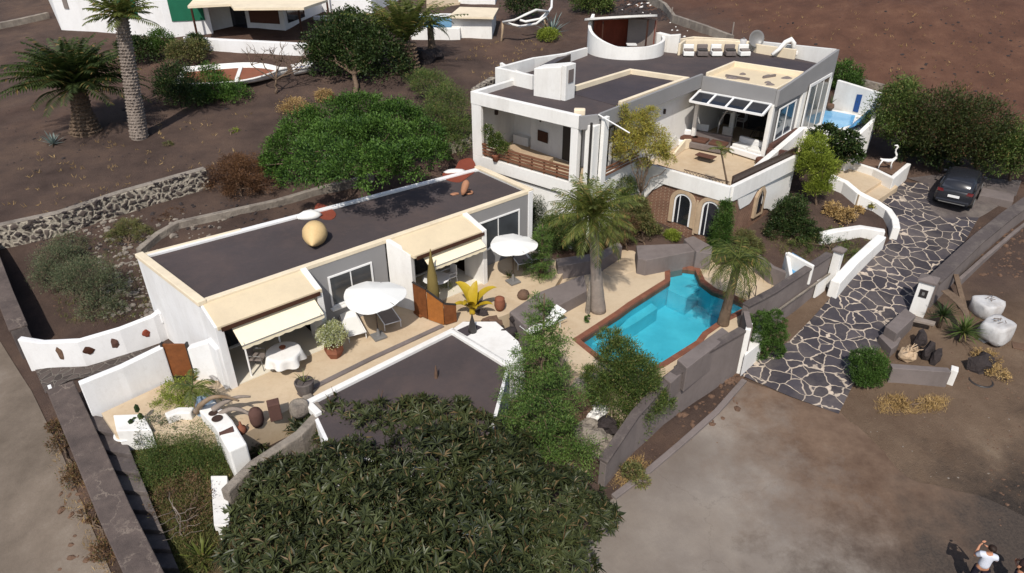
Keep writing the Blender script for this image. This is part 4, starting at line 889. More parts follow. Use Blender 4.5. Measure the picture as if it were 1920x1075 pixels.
q = MB(); q.wall([p+Vector((.0, .0)) for p in bw2], .62, [1.2, .75, .55, .35], [1.28, .83, .63, .43]); setp(q.build('wall_coping', 'old_coping', bevel=.02), 'flat brown coping stones along the upper left boundary wall', 'coping')
# dark steps inside the boundary wall
stt = thing('steps', 'flight of dark steps descending between the left boundary wall and the dry garden', 'steps', P(220, 900, -1))
n_ = 9
for k in range(n_):
    u0, u1 = k/n_, (k+1.0)/n_
    L0, L1 = [P(158+(262-158)*u, 775+(1110-775)*u, -.25-1.5*u).to_2d() for u in (u0, u1)]
    R0, R1 = [P(222+(352-222)*u, 790+(1110-790)*u, -.25-1.5*u).to_2d() for u in (u0, u1)]
    q = MB(); q.prism([L0, L1, R1, R0], -3.2, -.22-1.5*u0); q.build('step', 'grey_dark', stt, bevel=.02)
# ---- pool side walls
pwl = G2((1383,703),(1310,752),(1246,798),(1190,850),(1134,917)); pz = [.62, .5, .2, -.3, -1.0]
ps = thing('pool_wall', 'tall grey retaining wall between the pool terrace and the street', 'wall', (*pwl[1], -1.5))
inn = [p+Vector((-.12, .12)) for p in pwl]
q = MB(); q.wall(inn, .25, [T(*p)-.6 for p in pwl], [z-.12 for z in pz]); q.build('wall_face', 'grey_block', ps, bevel=.015)
q = MB(); q.wall(inn, .34, [z-.12 for z in pz], pz); q.build('coping', 'grey_dark', ps, bevel=.02)
def boxat(name, label, cat, pxs, z0, z1, m, bevel=.02, parent=None):
    q = MB(); q.prism([P(a, b, z1).to_2d() for a, b in pxs], z0, z1); o = q.build(name, m, parent, bevel=bevel)
    return setp(o, label, cat) if label else o
boxat('planter', 'long grey planter block with a rough stony top on the wall beside the pool', 'planter', [(1270,674),(1354,614),(1371,627),(1288,691)], -.5, .55, 'grey_block')
boxat('planter', 'lower grey planter block at the street end of the pool wall', 'planter', [(1244,708),(1270,684),(1286,693),(1258,719)], -.6, .25, 'grey_block')
sitewall('gate_pillar', 'dark grey and white pilaster where the pool wall meets the driveway', 'pillar', [G(1384,702).to_2d()+Vector((.02, .0)), G(1388,690).to_2d()+Vector((.05, .1))], .2, 2.6, 'white', top=[.62, .62])
gw = [P(1398,572,.75).to_2d(), P(1450,545,.8).to_2d(), P(1500,512,.95).to_2d(), P(1556,474,1.15).to_2d()]
g_ = thing('pool_wall', 'grey stepped wall between the palm by the pool and the left gate pillar', 'wall', (*gw[1], -.5))
q = MB(); q.wall(gw, .24, [-1.9]*4, [.67, .72, .87, 1.05]); q.build('wall_face', 'grey_block', g_, bevel=.015)
q = MB(); q.wall(gw, .34, [.67, .72, .87, 1.05], [.77, .82, .97, 1.15]); q.build('coping', 'grey_dark', g_, bevel=.02)
q = MB(); q.wall([p+Vector((.16, -.16)) for p in gw], .06, [-.35, -.25, -.05, .15], [-.27, -.17, .03, .23]); q.build('ledge', 'rock_pale', g_)
q = MB(); q.wall([gw[2]*.4+gw[3]*.6+Vector((.14, -.16)), gw[3]*.95+gw[2]*.05+Vector((.14, -.16))], .08, -.7, .15); q.build('white_patch', 'white', g_)
q = MB(); q.wall([G(1388,698).to_2d(), P(1398,590,.5).to_2d()], .22, -2.0, [.65, .65]); q.build('wall_face', 'grey_block', g_)
wd = boxat('low_wall', 'rounded white plastered wall end behind the trimmed box hedge', 'wall', [(1404,600),(1436,600),(1430,640),(1396,668)], -1.8, -.45, 'white')
def pillar(px, py, label, h_, w_, rz, box=False, wm='white'):
    g = G(px, py); t = thing('gate_pillar', label, 'pillar', g, 'gate pillars of the driveway')
    q = MB(); q.box((g.x, g.y, g.z+h_/2-.1), (w_, w_, h_+.2), rz); q.build('shaft', wm, t, bevel=.01)
    q = MB(); c, s = math.cos(rz), math.sin(rz); e = w_/2+.07
    pts = [(g.x+a*c-b*s, g.y+a*s+b*c) for a, b in ((-e, -e), (e, -e), (e, e), (-e, e))]
    q.prism(pts, g.z+h_, g.z+h_+.1); q.build('cap', 'grey_block', t, bevel=.015)
    q = MB(); e *= .98; pts2 = [(g.x+a*c-b*s, g.y+a*s+b*c, g.z+h_+.1) for a, b in ((-e, -e), (e, -e), (e, e), (-e, e))]; q.add(pts2+[(g.x, g.y, g.z+h_+.24)], [(0, 1, 4), (1, 2, 4), (2, 3, 4), (3, 0, 4), (3, 2, 1, 0)]); q.build('cap_top', 'grey_block', t)
    if box:
        n = Vector((-math.sin(rz), math.cos(rz)))*-1; e_ = w_/2
        cc = Vector((g.x, g.y))+n*(e_+.012); q = MB(); q.box((*cc, g.z+h_*.68), (.3, .03, .36), rz); b_ = q.build('letter_box', 'metal_dark', t)
        cc = Vector((g.x, g.y))+n*(e_+.035); q = MB(); q.box((*cc, g.z+h_*.68), (.1, .03, .14), rz); q.build('plate', 'metal_grey', b_)
    return t
pillar(1720,585,'right white gate pillar carrying a dark letter box, by the yucca bed', 1.55, .58, R(-38), True)
pillar(1556,536,'left slim white gate pillar with a grey cap at the end of the pool wall', 1.75, .34, R(-45))
# driveway side walls
wl_ = [P(1653,444,.55).to_2d(), P(1600,492,.3).to_2d(), P(1566,530,.05).to_2d()]
q = MB(); q.wall(wl_, .42, -1.0, [.62, .35, .1]); setp(q.build('low_wall', 'white', bevel=.04), 'low sloping white kerb wall along the left side of the stone driveway', 'wall')
cw = [P(a, b, z).to_2d() for a, b, z in ((1557,331,1.5),(1585,345,1.35),(1610,366,1.15),(1644,379,1.0),(1666,394,.85),(1678,412,.75),(1681,428,.68))]
q = MB(); q.wall(cw, .34, -.2, [1.6, 1.5, 1.3, 1.05, .9, .8, .72]); setp(q.build('low_wall', 'white', bevel=.04), 'curved white plastered wall round the planting bed beside the beige steps', 'wall')
cw = [P(a, b, .65).to_2d() for a, b in ((1540,436),(1566,432),(1615,425),(1660,431))]
q = MB(); q.wall(cw, .35, -.2, [.6, .66, .66, .62]); setp(q.build('low_wall', 'white', bevel=.04), 'short white wall crossing the planting bed left of the driveway', 'wall')
boxat('upper_patio', None, None, [(1575,312),(1662,334),(1611,366),(1560,330)], -.2, 1.25, 'tan_floor')['kind'] = 'structure'
boxat('lower_patio', None, None, [(1663,337),(1684,350),(1641,378),(1613,369)], -.2, 1.05, 'tan_floor')['kind'] = 'structure'
lg = [P(a, b, 1.6).to_2d() for a, b in ((1590,302),(1640,318),(1673,334),(1704,308))]
q = MB(); q.wall(lg, .22, .3, 1.65); setp(q.build('low_wall', 'white', bevel=.03), 'white ledge wall in front of the white long-necked animal sculpture', 'wall')
boxat('podium', 'flat brown stone podium behind the white ledge wall', 'podium', [(1592,296),(1640,300),(1700,304),(1676,328)], .3, 1.5, 'rock_brown')
boxat('slab', 'small beige service slab beside the parked car', 'slab', [(1842,352),(1902,364),(1900,378),(1836,366)], -.2, .85, 'grey_block')
# right boundary wall
rw = [P(1752,524,.55).to_2d(), P(1834,447,.9).to_2d(), P(1890,402,1.15).to_2d(), P(1960,352,1.4).to_2d()]
r_ = thing('boundary_wall', 'long grey boundary wall with a wide coping on the right of the driveway', 'wall', (*rw[1], 0))
q = MB(); q.wall(rw, .42, [-1.2, -.8, -.6, -.4], [.42, .77, 1.02, 1.27]); q.build('wall_body', 'grey_block', r_)
q = MB(); q.wall(rw, .58, [.42, .77, 1.02, 1.27], [.54, .89, 1.14, 1.39]); q.build('coping', 'grey_dark', r_, bevel=.02)
q = MB(); rw2 = [P(a, b, z).to_2d() for a, b, z in ((1800,522,-.1),(1850,478,.1),(1905,432,.3),(1960,390,.5))]; q.wall(rw2, .16, -1.2, [-.1, .1, .3, .5]); q.build('lower_wall', 'grey_block', r_, bevel=.02)
boxat('planter', 'low grey planter wall with slab top at the foot of the right gate pillar', 'planter', [(1660,612),(1697,578),(1718,592),(1682,626)], -1.8, -.35, 'grey_block')
boxat('low_wall', 'short grey wall end stepping down behind the round clipped bush', 'wall', [(1648,630),(1666,618),(1690,634),(1684,646),(1672,655)], -1.9, -.75, 'grey_block')
q = MB(); q.wall([P(1672,684,-.55).to_2d(), P(1782,692,-.55).to_2d()], .3, -2.2, -.6); setp(q.build('low_wall', 'grey_block', bevel=.02), 'grey front wall of the yucca bed beside the round clipped bush', 'wall')
q = MB(); q.wall([P(1784,688,-.6).to_2d(), P(1798,692,-.6).to_2d()], .34, -2.2, -.62); setp(q.build('wall_end', 'white', bevel=.02), 'short white end block of the yucca bed wall', 'wall')
boxat('driftwood_plank', 'weathered plank lying across the dark yucca bed', 'plank', [(1712,592),(1755,603),(1753,608),(1710,599)], -.62, -.5, 'bark_grey')
# grey walls between sun terrace and pool terrace, planters near the arches
def blk(label, pxs, z0, z1, name='planter', cat='planter', m='grey_block'): return boxat(name, label, cat, pxs, z0, z1, m, .03)
blk('large grey sloping block between the yellow plant and the pool terrace', [(955,585),(1010,548),(1095,515),(1101,545),(1050,572),(985,612)], -1.4, .25, 'retaining_block', 'wall')
blk('grey planter wall below the second sun lounger, left of the tall palm', [(1042,485),(1120,474),(1124,486),(1046,500)], -1.2, .4)
blk('grey planter wall right of the tall palm trunk', [(1122,474),(1160,452),(1167,462),(1128,487)], -1.2, .35)
blk('grey planter box in front of the arched window', [(1193,460),(1300,456),(1306,470),(1212,488),(1196,484)], -1.2, .5)
blk('grey ramp rising to the arched door', [(1282,448),(1300,442),(1336,462),(1335,476),(1306,472)], -1.2, .55, 'ramp', 'ramp')
boxat('pool_path', None, None, [(1160,450),(1196,476),(1240,492),(1150,520),(1120,500)], -1.2, -.28, 'tan_floor')['kind'] = 'structure'
ow = [P(a, b, .55).to_2d() for a, b in ((1422,478),(1450,500),(1480,512),(1500,508))]
q = MB(); q.wall(ow, .2, -.6, .55); setp(q.build('low_wall', 'grey_block', bevel=.03), 'curved grey wall round the dark pit behind the blue and white bench', 'wall')
boxat('pool_deck_corner', None, None, [(1425,505),(1452,520),(1470,545),(1400,572),(1395,540)], -1.2, -.27, 'tan_floor')['kind'] = 'structure'
lw = [P(a, b, .0).to_2d() for a, b in ((415,905),(470,860),(560,812),(600,775),(575,745))]
q = MB(); q.wall(lw, .32, -2.4, [-.35, -.2, .0, .1, .15]); setp(q.build('low_wall', 'rock_pale', bevel=.05), 'rough grey curving wall below the clay jars, beside the big dark tree', 'wall')
# loose stones on the volcanic ground: nobody could count them
def scatter(name, m, areas, n, s0, s1, seed):
    r = random.Random(seed); q = MB(); bm = bmesh.new(); bmesh.ops.create_icosphere(bm, subdivisions=1, radius=1)
    bv = [v.co.copy() for v in bm.verts]; bf = [tuple(v.index for v in f.verts) for f in bm.faces]; bm.free()
    for _ in range(n):
        a = r.choice(areas); px, py = r.uniform(a[0], a[2]), r.uniform(a[1], a[3]); g = G(px, py); s = s0*(s1/s0)**(r.random()**2.2)
        e = [s*r.uniform(.6, 1.3) for _ in range(3)]; k = r.uniform(.8, 1.2)
        q.add([(g.x+v.x*e[0]*(1+.2*math.sin(5*v.y+k)), g.y+v.y*e[1], g.z+v.z*e[2]*.6) for v in bv], bf)
    o = q.build(name, m); o['kind'] = 'stuff'; return o
scatter('loose_stones', 'lava', [(0,200,480,330),(640,180,900,260),(1650,20,1920,200),(1300,0,1900,150),(260,380,600,430),(60,420,280,470)], 1500, .02, .14, 1)
scatter('gravel', 'rock_brown', [(1780,600,1920,760),(1650,720,1920,800),(1150,740,1390,900),(1800,430,1920,600),(100,560,330,600),(1850,800,1920,1000)], 500, .015, .07, 2)
scatter('garden_rocks', 'rock_pale', [(130,400,420,450),(180,440,300,520),(190,520,290,600)], 420, .05, .22, 13)
scatter('street_pebbles', 'rock_pale', [(1250,830,1450,1000),(1400,760,1900,900),(1150,950,1800,1075)], 260, .012, .05, 12)
scatter('rubble_heap', 'rock_brown', [(1830,420,1920,520),(1360,700,1395,720),(110,880,200,1075),(1270,720,1385,800)], 400, .04, .16, 5)

# ---------------- vegetation ----------------
def leaves(blobs, n, ll, lw, seed, per=36, spread=.2, flat=0., up=.25, shell=.45, zcut=-.55, fold=.12, droop=0.):
    """n folded leaf quads gathered in clumps through ellipsoid crowns; returns arrays"""
    g = np.random.default_rng(seed); bl = np.array(blobs, float)
    wts = (bl[:, 3]*bl[:, 5])**1.0*bl[:, 4]**.5; wts /= wts.sum(); m = max(1, n//per)
    bi = g.choice(len(bl), m, p=wts); u = g.normal(size=(m*3, 3)); u /= np.linalg.norm(u, axis=1)[:, None]; u = u[u[:, 2] > zcut][:m]
    while len(u) < m: u = np.concatenate([u, u[:m-len(u)]])
    rad = 1-shell*g.random(m)**1.8; B_ = bl[bi]; C_ = B_[:, :3]+u*B_[:, 3:6]*rad[:, None]*g.uniform(.86, 1.1, (m, 1))
    rc = spread*B_[:, 3:6].mean(1)*g.uniform(.6, 1.35, m)
    k = np.repeat(np.arange(m), per); N = len(k); off = g.normal(size=(N, 3))*.55; off *= np.minimum(1, 1.4/np.linalg.norm(off, axis=1))[:, None]
    p = C_[k]+off*rc[k][:, None]*np.array([1, 1, .7])
    d = u[k]*.55+off*.6+g.normal(size=(N, 3))*.45+np.array([0, 0, up]); d[:, 2] *= (1-flat); d[:, 2] -= droop; d /= np.linalg.norm(d, axis=1)[:, None]
    s = np.cross(d, g.normal(size=(N, 3))*.5+np.array([0, 0, 1.])); s /= np.linalg.norm(s, axis=1)[:, None]+1e-6; nn = np.cross(s, d)
    L = ll*g.uniform(.65, 1.3, (N, 1)); W = lw*g.uniform(.7, 1.25, (N, 1))
    a = p; b = p+d*L*.5+s*W*.5+nn*L*fold; c = p+d*L-nn*L*fold*.8; e = p+d*L*.5-s*W*.5+nn*L*fold
    v = np.stack([a, b, c, e], 1).reshape(-1, 3); f = np.arange(N*4).reshape(N, 4); return v, f
def limb(q, a, b, r0, r1, seed, n=5, wob=.12):
    r = random.Random(seed); a, b = Vector(a), Vector(b); L = (b-a).length; pts = []
    for k in range(n+1):
        u = k/n; w_ = math.sin(u*math.pi)*wob*L; pts.append(a+(b-a)*u+Vector((r.uniform(-1, 1)*w_, r.uniform(-1, 1)*w_, r.uniform(-.5, .5)*w_)))
    q.tube(pts, [r0+(r1-r0)*k/n for k in range(n+1)], 7); return pts
def tree(name, label, cat, base, blobs, n, ll, lw, m, seed, tr=.12, trunk='bark', group=None, per=36, spread=.24, droop=0., up=.25, branches=6, zcut=-.55, shell=.45, crown='crown', plane=None):
    """base (px,py) or Vector; blobs (px,py,z above base,r[,rz]) in photo-ray placed world positions"""
    g = G(*base) if not isinstance(base, Vector) else base
    bl = []
    for b in blobs:
        c = P(b[0], b[1], g.z+b[2]) if plane is None else PY(b[0], b[1], g.y+plane+(b[2] if abs(b[2]) < 0 else 0)); rz_ = b[4] if len(b) > 4 else b[3]*.75; bl.append((c.x, c.y, c.z, b[3], b[5] if len(b) > 5 else b[3], rz_))
    t = thing(name, label, cat, g, group)
    q = MB(); zc = sum(b[2] for b in bl)/len(bl); cx = sum(b[0] for b in bl)/len(bl); cy = sum(b[1] for b in bl)/len(bl)
    fork = Vector((g.x+(cx-g.x)*.4, g.y+(cy-g.y)*.4, g.z+max(.1, (zc-g.z)*.45)))
    limb(q, g-Vector((0, 0, .2)), fork, tr, tr*.75, seed, 4, .06)
    for k in range(max(branches, len(bl))):
        b = bl[k % len(bl)]; r = random.Random(seed*31+k); e = Vector((b[0]+r.uniform(-.7, .7)*b[3], b[1]+r.uniform(-.7, .7)*b[4], b[2]+r.uniform(-.1, .7)*b[5]))
        limb(q, fork, e, tr*.5, tr*.12, seed*7+k, 5, .1)
    q.build('trunk', trunk, t, smooth=True)
    v, f = leaves(bl, n, ll, lw, seed, per, spread, up=up, droop=droop, zcut=zcut, shell=shell)
    mesh_obj(crown, v, f, m, t); return t
def bush(name, label, base, blobs, n, ll, lw, m, seed, **k): return tree(name, label, k.pop('cat', 'bush'), base, blobs, n, ll, lw, m, seed, tr=k.pop('tr', .05), crown='foliage', branches=k.pop('branches', 5), **k)
def frond(q, base, az, el, L, leaf, seed, n=22, curve=1.2, w=.035, vee=.5):
    """one feather palm leaf: arching midrib with two rows of narrow leaflets"""
    r = random.Random(seed); p = Vector(base); h = Vector((math.cos(az), math.sin(az), 0)); side = Vector((-h.y, h.x, 0)); e = el; step = L/n; pts = [p.copy()]; tip = []
    for k in range(n):
        u = (k+1)/n; e = el-curve*u**1.3; d = h*math.cos(e)+Vector((0, 0, math.sin(e))); p = p+d*step; pts.append(p.copy())
        if u > .12:
            ln = leaf*(math.sin(min(1, u*1.15)*math.pi*.9)**.6 if u < .97 else .4)*r.uniform(.85, 1.1); upv = side.cross(d)*-1
            for sg in (-1, 1):
                q_ = (side*sg*.85+d*.6+Vector((0, 0, -vee*.5+r.uniform(-.15, .15)))).normalized(); a = p; c = p+q_*ln-Vector((0, 0, ln*.18)); m_ = p+q_*ln*.5
                q.add([a, m_+d*w, c, m_-d*w], [(0, 1, 2, 3)])
    q.tube(pts, [.03*(1-.8*k/n) for k in range(n+1)], 4)
def palm(name, label, base, top, tr, nf, L, leaf, m, seed, trunk='bark', els=(-.5, 1.3), group=None, bulb=1., n=20, curve=1.25, w=.035, dy=.1, boots=0):
    g = G(*base) if not isinstance(base, Vector) else base; tp = PY(top[0], top[1], g.y+dy)
    t = thing(name, label, 'palm tree', g, group); q = MB(); kk = 14; pts = []; rs = []
    for k in range(kk+1):
        u = k/kk; bend = math.sin(u*math.pi*.5); pts.append(Vector((g.x+(tp.x-g.x)*u, g.y+(tp.y-g.y)*u, g.z-.1+(tp.z-g.z+.1)*u))); rs.append(tr*(bulb+(1-bulb)*min(1, u*2.2))*(1.0-.3*u)*(1+.05*(k % 2)))
    q.tube(pts, rs, 12)
    if boots:
        br = random.Random(seed); H_ = (tp-g).length; rows = int(H_/boots)
        for i in range(rows):
            u = i/rows; c = g+(tp-g)*u; r0 = tr*(bulb+(1-bulb)*min(1, u*2.2))*(1.0-.25*u); nb = max(7, int(6.28*r0/(boots*.95)))
            for j in range(nb):
                a = 6.283*(j+.5*(i % 2))/nb+br.uniform(-.1, .1); d = Vector((math.cos(a), math.sin(a), 0)); s_ = Vector((-d.y, d.x, 0)); w_ = boots*.42*br.uniform(.7, 1.2); b0 = c+d*(r0*.93); o_ = boots*br.uniform(.35, .75)
                q.add([b0-s_*w_, b0+s_*w_, b0+s_*w_*.6+d*o_+Vector((0, 0, boots*.75)), b0-s_*w_*.6+d*o_+Vector((0, 0, boots*.75)), b0+Vector((0, 0, boots*.95))-s_*w_*.6, b0+Vector((0, 0, boots*.95))+s_*w_*.6], [(0, 1, 2, 3), (3, 2, 5, 4), (1, 5, 2), (0, 3, 4)])
    q.build('trunk', trunk, t, smooth=not boots)
    r = random.Random(seed); q = MB()
    for k in range(nf):
        u = k/nf; el = els[0]+(els[1]-els[0])*u**.8+r.uniform(-.12, .12); frond(q, tp+Vector((0, 0, .05)), k*2.39996+r.uniform(-.2, .2), el, L*r.uniform(.8, 1.08)*(1 if el < 1 else .8), leaf, seed*100+k, n, curve, w)
    q.build('crown', m, t); return t
def rosette(q, c, n, L, w, seed, els=(0, 1.4), bend=.5, seg=3):
    """strap leaves from one point"""
    r = random.Random(seed)
    for k in range(n):
        az = k*2.4+r.uniform(-.25, .25); el = els[0]+(els[1]-els[0])*(k/n)+r.uniform(-.1, .1); h = Vector((math.cos(az), math.sin(az), 0)); sd_ = Vector((-h.y, h.x, 0)); p = Vector(c); vs = []; ln = L*r.uniform(.75, 1.1)
        for j in range(seg+1):
            u = j/seg; ww = w*(1-u)**.7*(1 if j else .6); vs += [p+sd_*ww/2, p-sd_*ww/2]; e = el-bend*u; p = p+(h*math.cos(e)+Vector((0, 0, math.sin(e))))*ln/seg
        q.add(vs, [(2*j, 2*j+2, 2*j+3, 2*j+1) for j in range(seg)])
# --- the big tree in the foreground: rosettes of long leaves
def fore_tree():
    g = P(790, 1010, -2.3); t = thing('big_tree', 'huge dark green tree with whorled leathery leaves filling the foreground', 'tree', g)
    bl = [(640,880,.2,1.6),(800,850,.7,1.7),(930,890,.7,1.6),(1050,930,.4,1.4),(530,900,-.2,1.3),(500,1000,-.2,1.4),(700,970,.9,1.8),(870,990,1.0,1.8),(1010,1040,.6,1.6),(560,1080,.2,1.6),(760,1080,1.0,1.9),(930,1120,.9,1.7),(1110,960,-.3,.8),(590,800,-.5,1.0),(850,775,.1,.95),(700,785,.1,1.1),(780,770,.1,.9),(890,805,.2,.95),(935,850,.3,1.0),(960,830,-.1,.9),(640,770,-.1,.9),(470,860,-.9,.8),(450,960,-1.0,.8)]
    B3 = []
    for a, b, z, r in bl: c = P(a, b, z); B3.append((c.x, c.y, c.z-r*.3, r*.9, r*.86, r*.62))
    q = MB(); fork = g+Vector((0, .1, 1.0)); limb(q, g, fork, .24, .2, 1, 4, .05)
    for k, b in enumerate(B3): limb(q, fork, (b[0], b[1], b[2]+.1), .12, .03, 50+k, 6, .08)
    q.build('trunk', 'bark', t, smooth=True)
    r = np.random.default_rng(11); V = []; N = 4000
    arr = np.array(B3); wt = arr[:, 3]**2; wt /= wt.sum()
    ros = []
    for _ in range(N):
        b = arr[r.choice(len(arr), p=wt)]; u = r.normal(size=3); u /= np.linalg.norm(u); u[2] = abs(u[2])*1.0-.25*r.random()
        u /= np.linalg.norm(u); c = b[:3]+u*b[3:6]*(1-.4*r.random()**2); ros.append((c, u))
    k = 13; cs = np.repeat(np.array([a for a, _ in ros]), k, 0); us = np.repeat(np.array([b for _, b in ros]), k, 0); M_ = len(cs)
    us = us*.8+np.array([0, 0, .45]); us /= np.linalg.norm(us, axis=1)[:, None]
    rn = r.normal(size=(M_, 3)); t1 = np.cross(us, rn); t1 /= np.linalg.norm(t1, axis=1)[:, None]; tilt = r.uniform(.0, .95, (M_, 1)); d = t1*np.cos(tilt)+us*np.sin(tilt)
    s = np.cross(d, us); s /= np.linalg.norm(s, axis=1)[:, None]+1e-6; nn = np.cross(s, d)
    sc = np.repeat(r.uniform(.5, 1.0, len(ros))**1.5*1.65, k)[:, None]
    L = r.uniform(.17, .31, (M_, 1))*sc; W = L*r.uniform(.16, .25, (M_, 1)); p = cs
    a = p; b1 = p+d*L*.45+s*W*.5+nn*L*.04; m1 = p+d*L*.45; b2 = p+d*L*.45-s*W*.5+nn*L*.04; tip = p+d*L-us*L*.16
    v = np.stack([a, b1, tip, m1, a, m1, tip, b2], 1).reshape(-1, 3)
    # fold each leaf along its midrib: two triangles-like quads
    f = np.arange(M_*8).reshape(M_*2, 4)
    # filler of smaller leaves
    v2, f2 = leaves([(b[0], b[1], b[2], b[3]*.93, b[4]*.93, b[5]*.9) for b in B3], 26000, .15, .05, 5, per=30, spread=.2, zcut=-.3)
    mesh_obj('crown', np.concatenate([v, v2]), np.concatenate([f, f2+len(v)]), 'leaf_fore', t)
    q = MB(); rr_ = random.Random(5)
    for k in range(60):
        c, u = ros[rr_.randrange(len(ros))]; c = Vector(c); q.tube([c, c+Vector(u)*.2+Vector((rr_.uniform(-.1, .1), rr_.uniform(-.1, .1), .25))], [.012, .006], 4)
    o = q.build('dead_twigs', 'leaf_brown', t); o['kind'] = 'stuff'
fore_tree()
# --- conifer (norfolk pine like) in front of the pool
def conifer(base, top, h_, r0, label, m, seed, n=26000, bare=0):
    g = P(*base); t = thing('conifer', label, 'tree', g); q = MB(); q.tube([g, g+Vector((0, 0, h_))], [.12, .02], 8)
    bl = []; r = random.Random(seed); L = max(6, int(h_/.5))
    for k in range(L):
        u = k/L; rr_ = r0*(1-u)**.75+.1; z = g.z+.3+h_*.95*u
        nb = 7 if u < .75 else 5
        for j in range(nb):
            a = 2*math.pi*j/nb+k*.7+r.uniform(-.25, .25); rad = rr_*r.uniform(.55, 1.1); zz = z+r.uniform(-.12, .12)
            tip = Vector((g.x+math.cos(a)*rad, g.y+math.sin(a)*rad, zz+.08)); q.tube([(g.x, g.y, zz-.1), tip], [.03, .008], 5)
            for w_ in (.45, .75, 1.):
                e = Vector((g.x, g.y, zz-.1)).lerp(tip, w_); rb = .12+rad*.17*(1.15-abs(w_-.7)); bl.append((*e, rb*1.15, rb*1.15, .07))
    q.build('trunk', 'bark', t, smooth=True); v_, f_ = leaves(bl, n, .1, .022, seed, per=18, spread=.55, zcut=-1, shell=.9, up=.25); mesh_obj('crown', v_, f_, m, t)
conifer((1012,858,-1.9), None, PY(1010,550,P(1012,858,-1.9).y).z+1.9, 1.7, 'tall tiered green conifer between the low dark roof and the pool', 'leaf_conifer', 21, 40000)
conifer((1015,520,.0), None, 2.6, .55, 'narrow dark green conifer behind the second parasol', 'leaf_conifer', 22, 8000)
# --- large shrubs and trees
tree('spreading_tree', 'broad bright green tree whose canopy shades the back of the bungalow roof', 'tree', (650,330), [(545,290,1.5,1.3,1.1),(570,255,2.2,1.4,1.1),(620,225,2.8,1.6,1.1),(680,215,3.0,1.6,1.1),(740,225,2.8,1.6,1.1),(785,260,2.4,1.3,1.1),(640,270,3.2,1.7,1.1),(710,270,3.2,1.7,1.1),(600,305,3.9,1.1960000000000002,1.1),(660,315,4.3,1.1960000000000002,.9),(720,312,4.3,1.104,.9),(770,300,4.1000000000000005,0.92,.9),(520,310,1.2,.9,.9),(560,325,2.2,.9,.8),(815,285,2.4,.7,.8)], 70000, .12, .062, 'leaf_bright', 31, tr=.16, per=90, spread=.24, shell=.22)
tree('olive_tree', 'tall grey-green feathery tree between the bright green tree and the villa corner', 'tree', (850,290), [(810,160,2.4,1.2),(840,190,2.2,1.3),(820,225,1.6,1.2),(860,240,1.2,1.0),(790,150,2.4,.9),(855,275,.5,.8)], 22000, .13, .03, 'leaf_mid', 32, tr=.1, spread=.3)
tree('dark_tree', 'rounded dark-leaved tree on the slope below the neighbouring terrace', 'tree', (668,178), [(640,85,2.2,2.4,1.9),(700,90,2.2,2.4,1.9),(665,60,2.8,2.2,1.6),(630,110,1.6,1.9,1.5),(720,120,1.5,1.9,1.5),(600,100,1.9,1.5,1.2)], 22000, .2, .11, 'leaf_dark', 33, tr=.2, per=40)
bush('bush', 'brown dry bush at the end of the dry stone wall', (450,372), [(420,335,.6,.95),(465,318,.8,1.05),(450,350,.4,1.0),(495,345,.5,.7),(440,310,.8,.8)], 18000, .09, .03, 'leaf_brown', 34)
tree('olive_tree', 'grey-green olive tree inside the walled garden left of the bungalow', 'tree', (150,590), [(110,490,1.0,1.0),(160,520,1.1,1.1),(200,540,.8,.85),(90,520,.7,.75),(180,575,.4,.7),(130,460,.9,.75),(210,580,.3,.5)], 28000, .085, .022, 'leaf_greygreen', 35, tr=.07, spread=.3)
bush('bush', 'low olive shrub on the slope behind the walled garden', (240,470), [(240,430,.4,.6),(270,440,.3,.5),(215,445,.3,.45)], 7000, .08, .02, 'leaf_olive', 36)
bush('bush', 'dry rusty ground shrub beside the stone wall end', (320,420), [(330,400,.1,.5,.2),(300,410,.1,.4,.15)], 1400, .06, .02, 'leaf_brown', 37)
tree('acacia', 'yellow-green feathery tree in front of the upper terrace corner', 'tree', (1197,435), [(1195,235,3.6,.7),(1220,265,3.3,.85),(1180,265,3.2,.7),(1235,290,2.9,.6),(1170,290,2.8,.5),(1168,215,3.9,.3,.5),(1255,300,2.6,.35),(1215,215,3.9,.45),(1205,310,0,.4)], 24000, .1, .026, 'leaf_yellow', 38, tr=.07, spread=.34, branches=9, plane=.1)
bush('bush', 'dense dark green bush at the foot of the pointed window', (1480,455), [(1480,405,.9,.75,.9),(1460,430,.5,.65),(1505,430,.6,.65),(1490,380,1.2,.55),(1530,440,.3,.4)], 15000, .1, .04, 'leaf_dark', 39)
bush('bush', 'sprawling yellow-green undergrowth left of the driveway', (1560,470), [(1530,450,.3,.7,.3),(1570,440,.3,.6,.3),(1590,470,.2,.5,.3),(1500,460,.3,.5,.3)], 5000, .08, .025, 'leaf_mid', 40)
tree('euphorbia', 'upright light green columnar shrub against the white terrace wall', 'shrub', (1530,385), [(1525,285,1.6,.7,.9),(1545,320,1.2,.6,.8),(1512,310,1.3,.5,.8),(1535,350,.7,.6,.6)], 16000, .11, .035, 'leaf_yellowgreen', 41, tr=.06, up=1.1, spread=.28, plane=.1)
tree('fig_tree', 'small dark open-crowned tree beside the plunge pool', 'tree', (1572,330), [(1545,255,1.8,.7),(1585,265,1.7,.75),(1600,290,1.2,.6),(1560,290,1.3,.65),(1530,262,1.7,.4)], 7000, .15, .09, 'leaf_dark', 42, tr=.06, plane=.1)
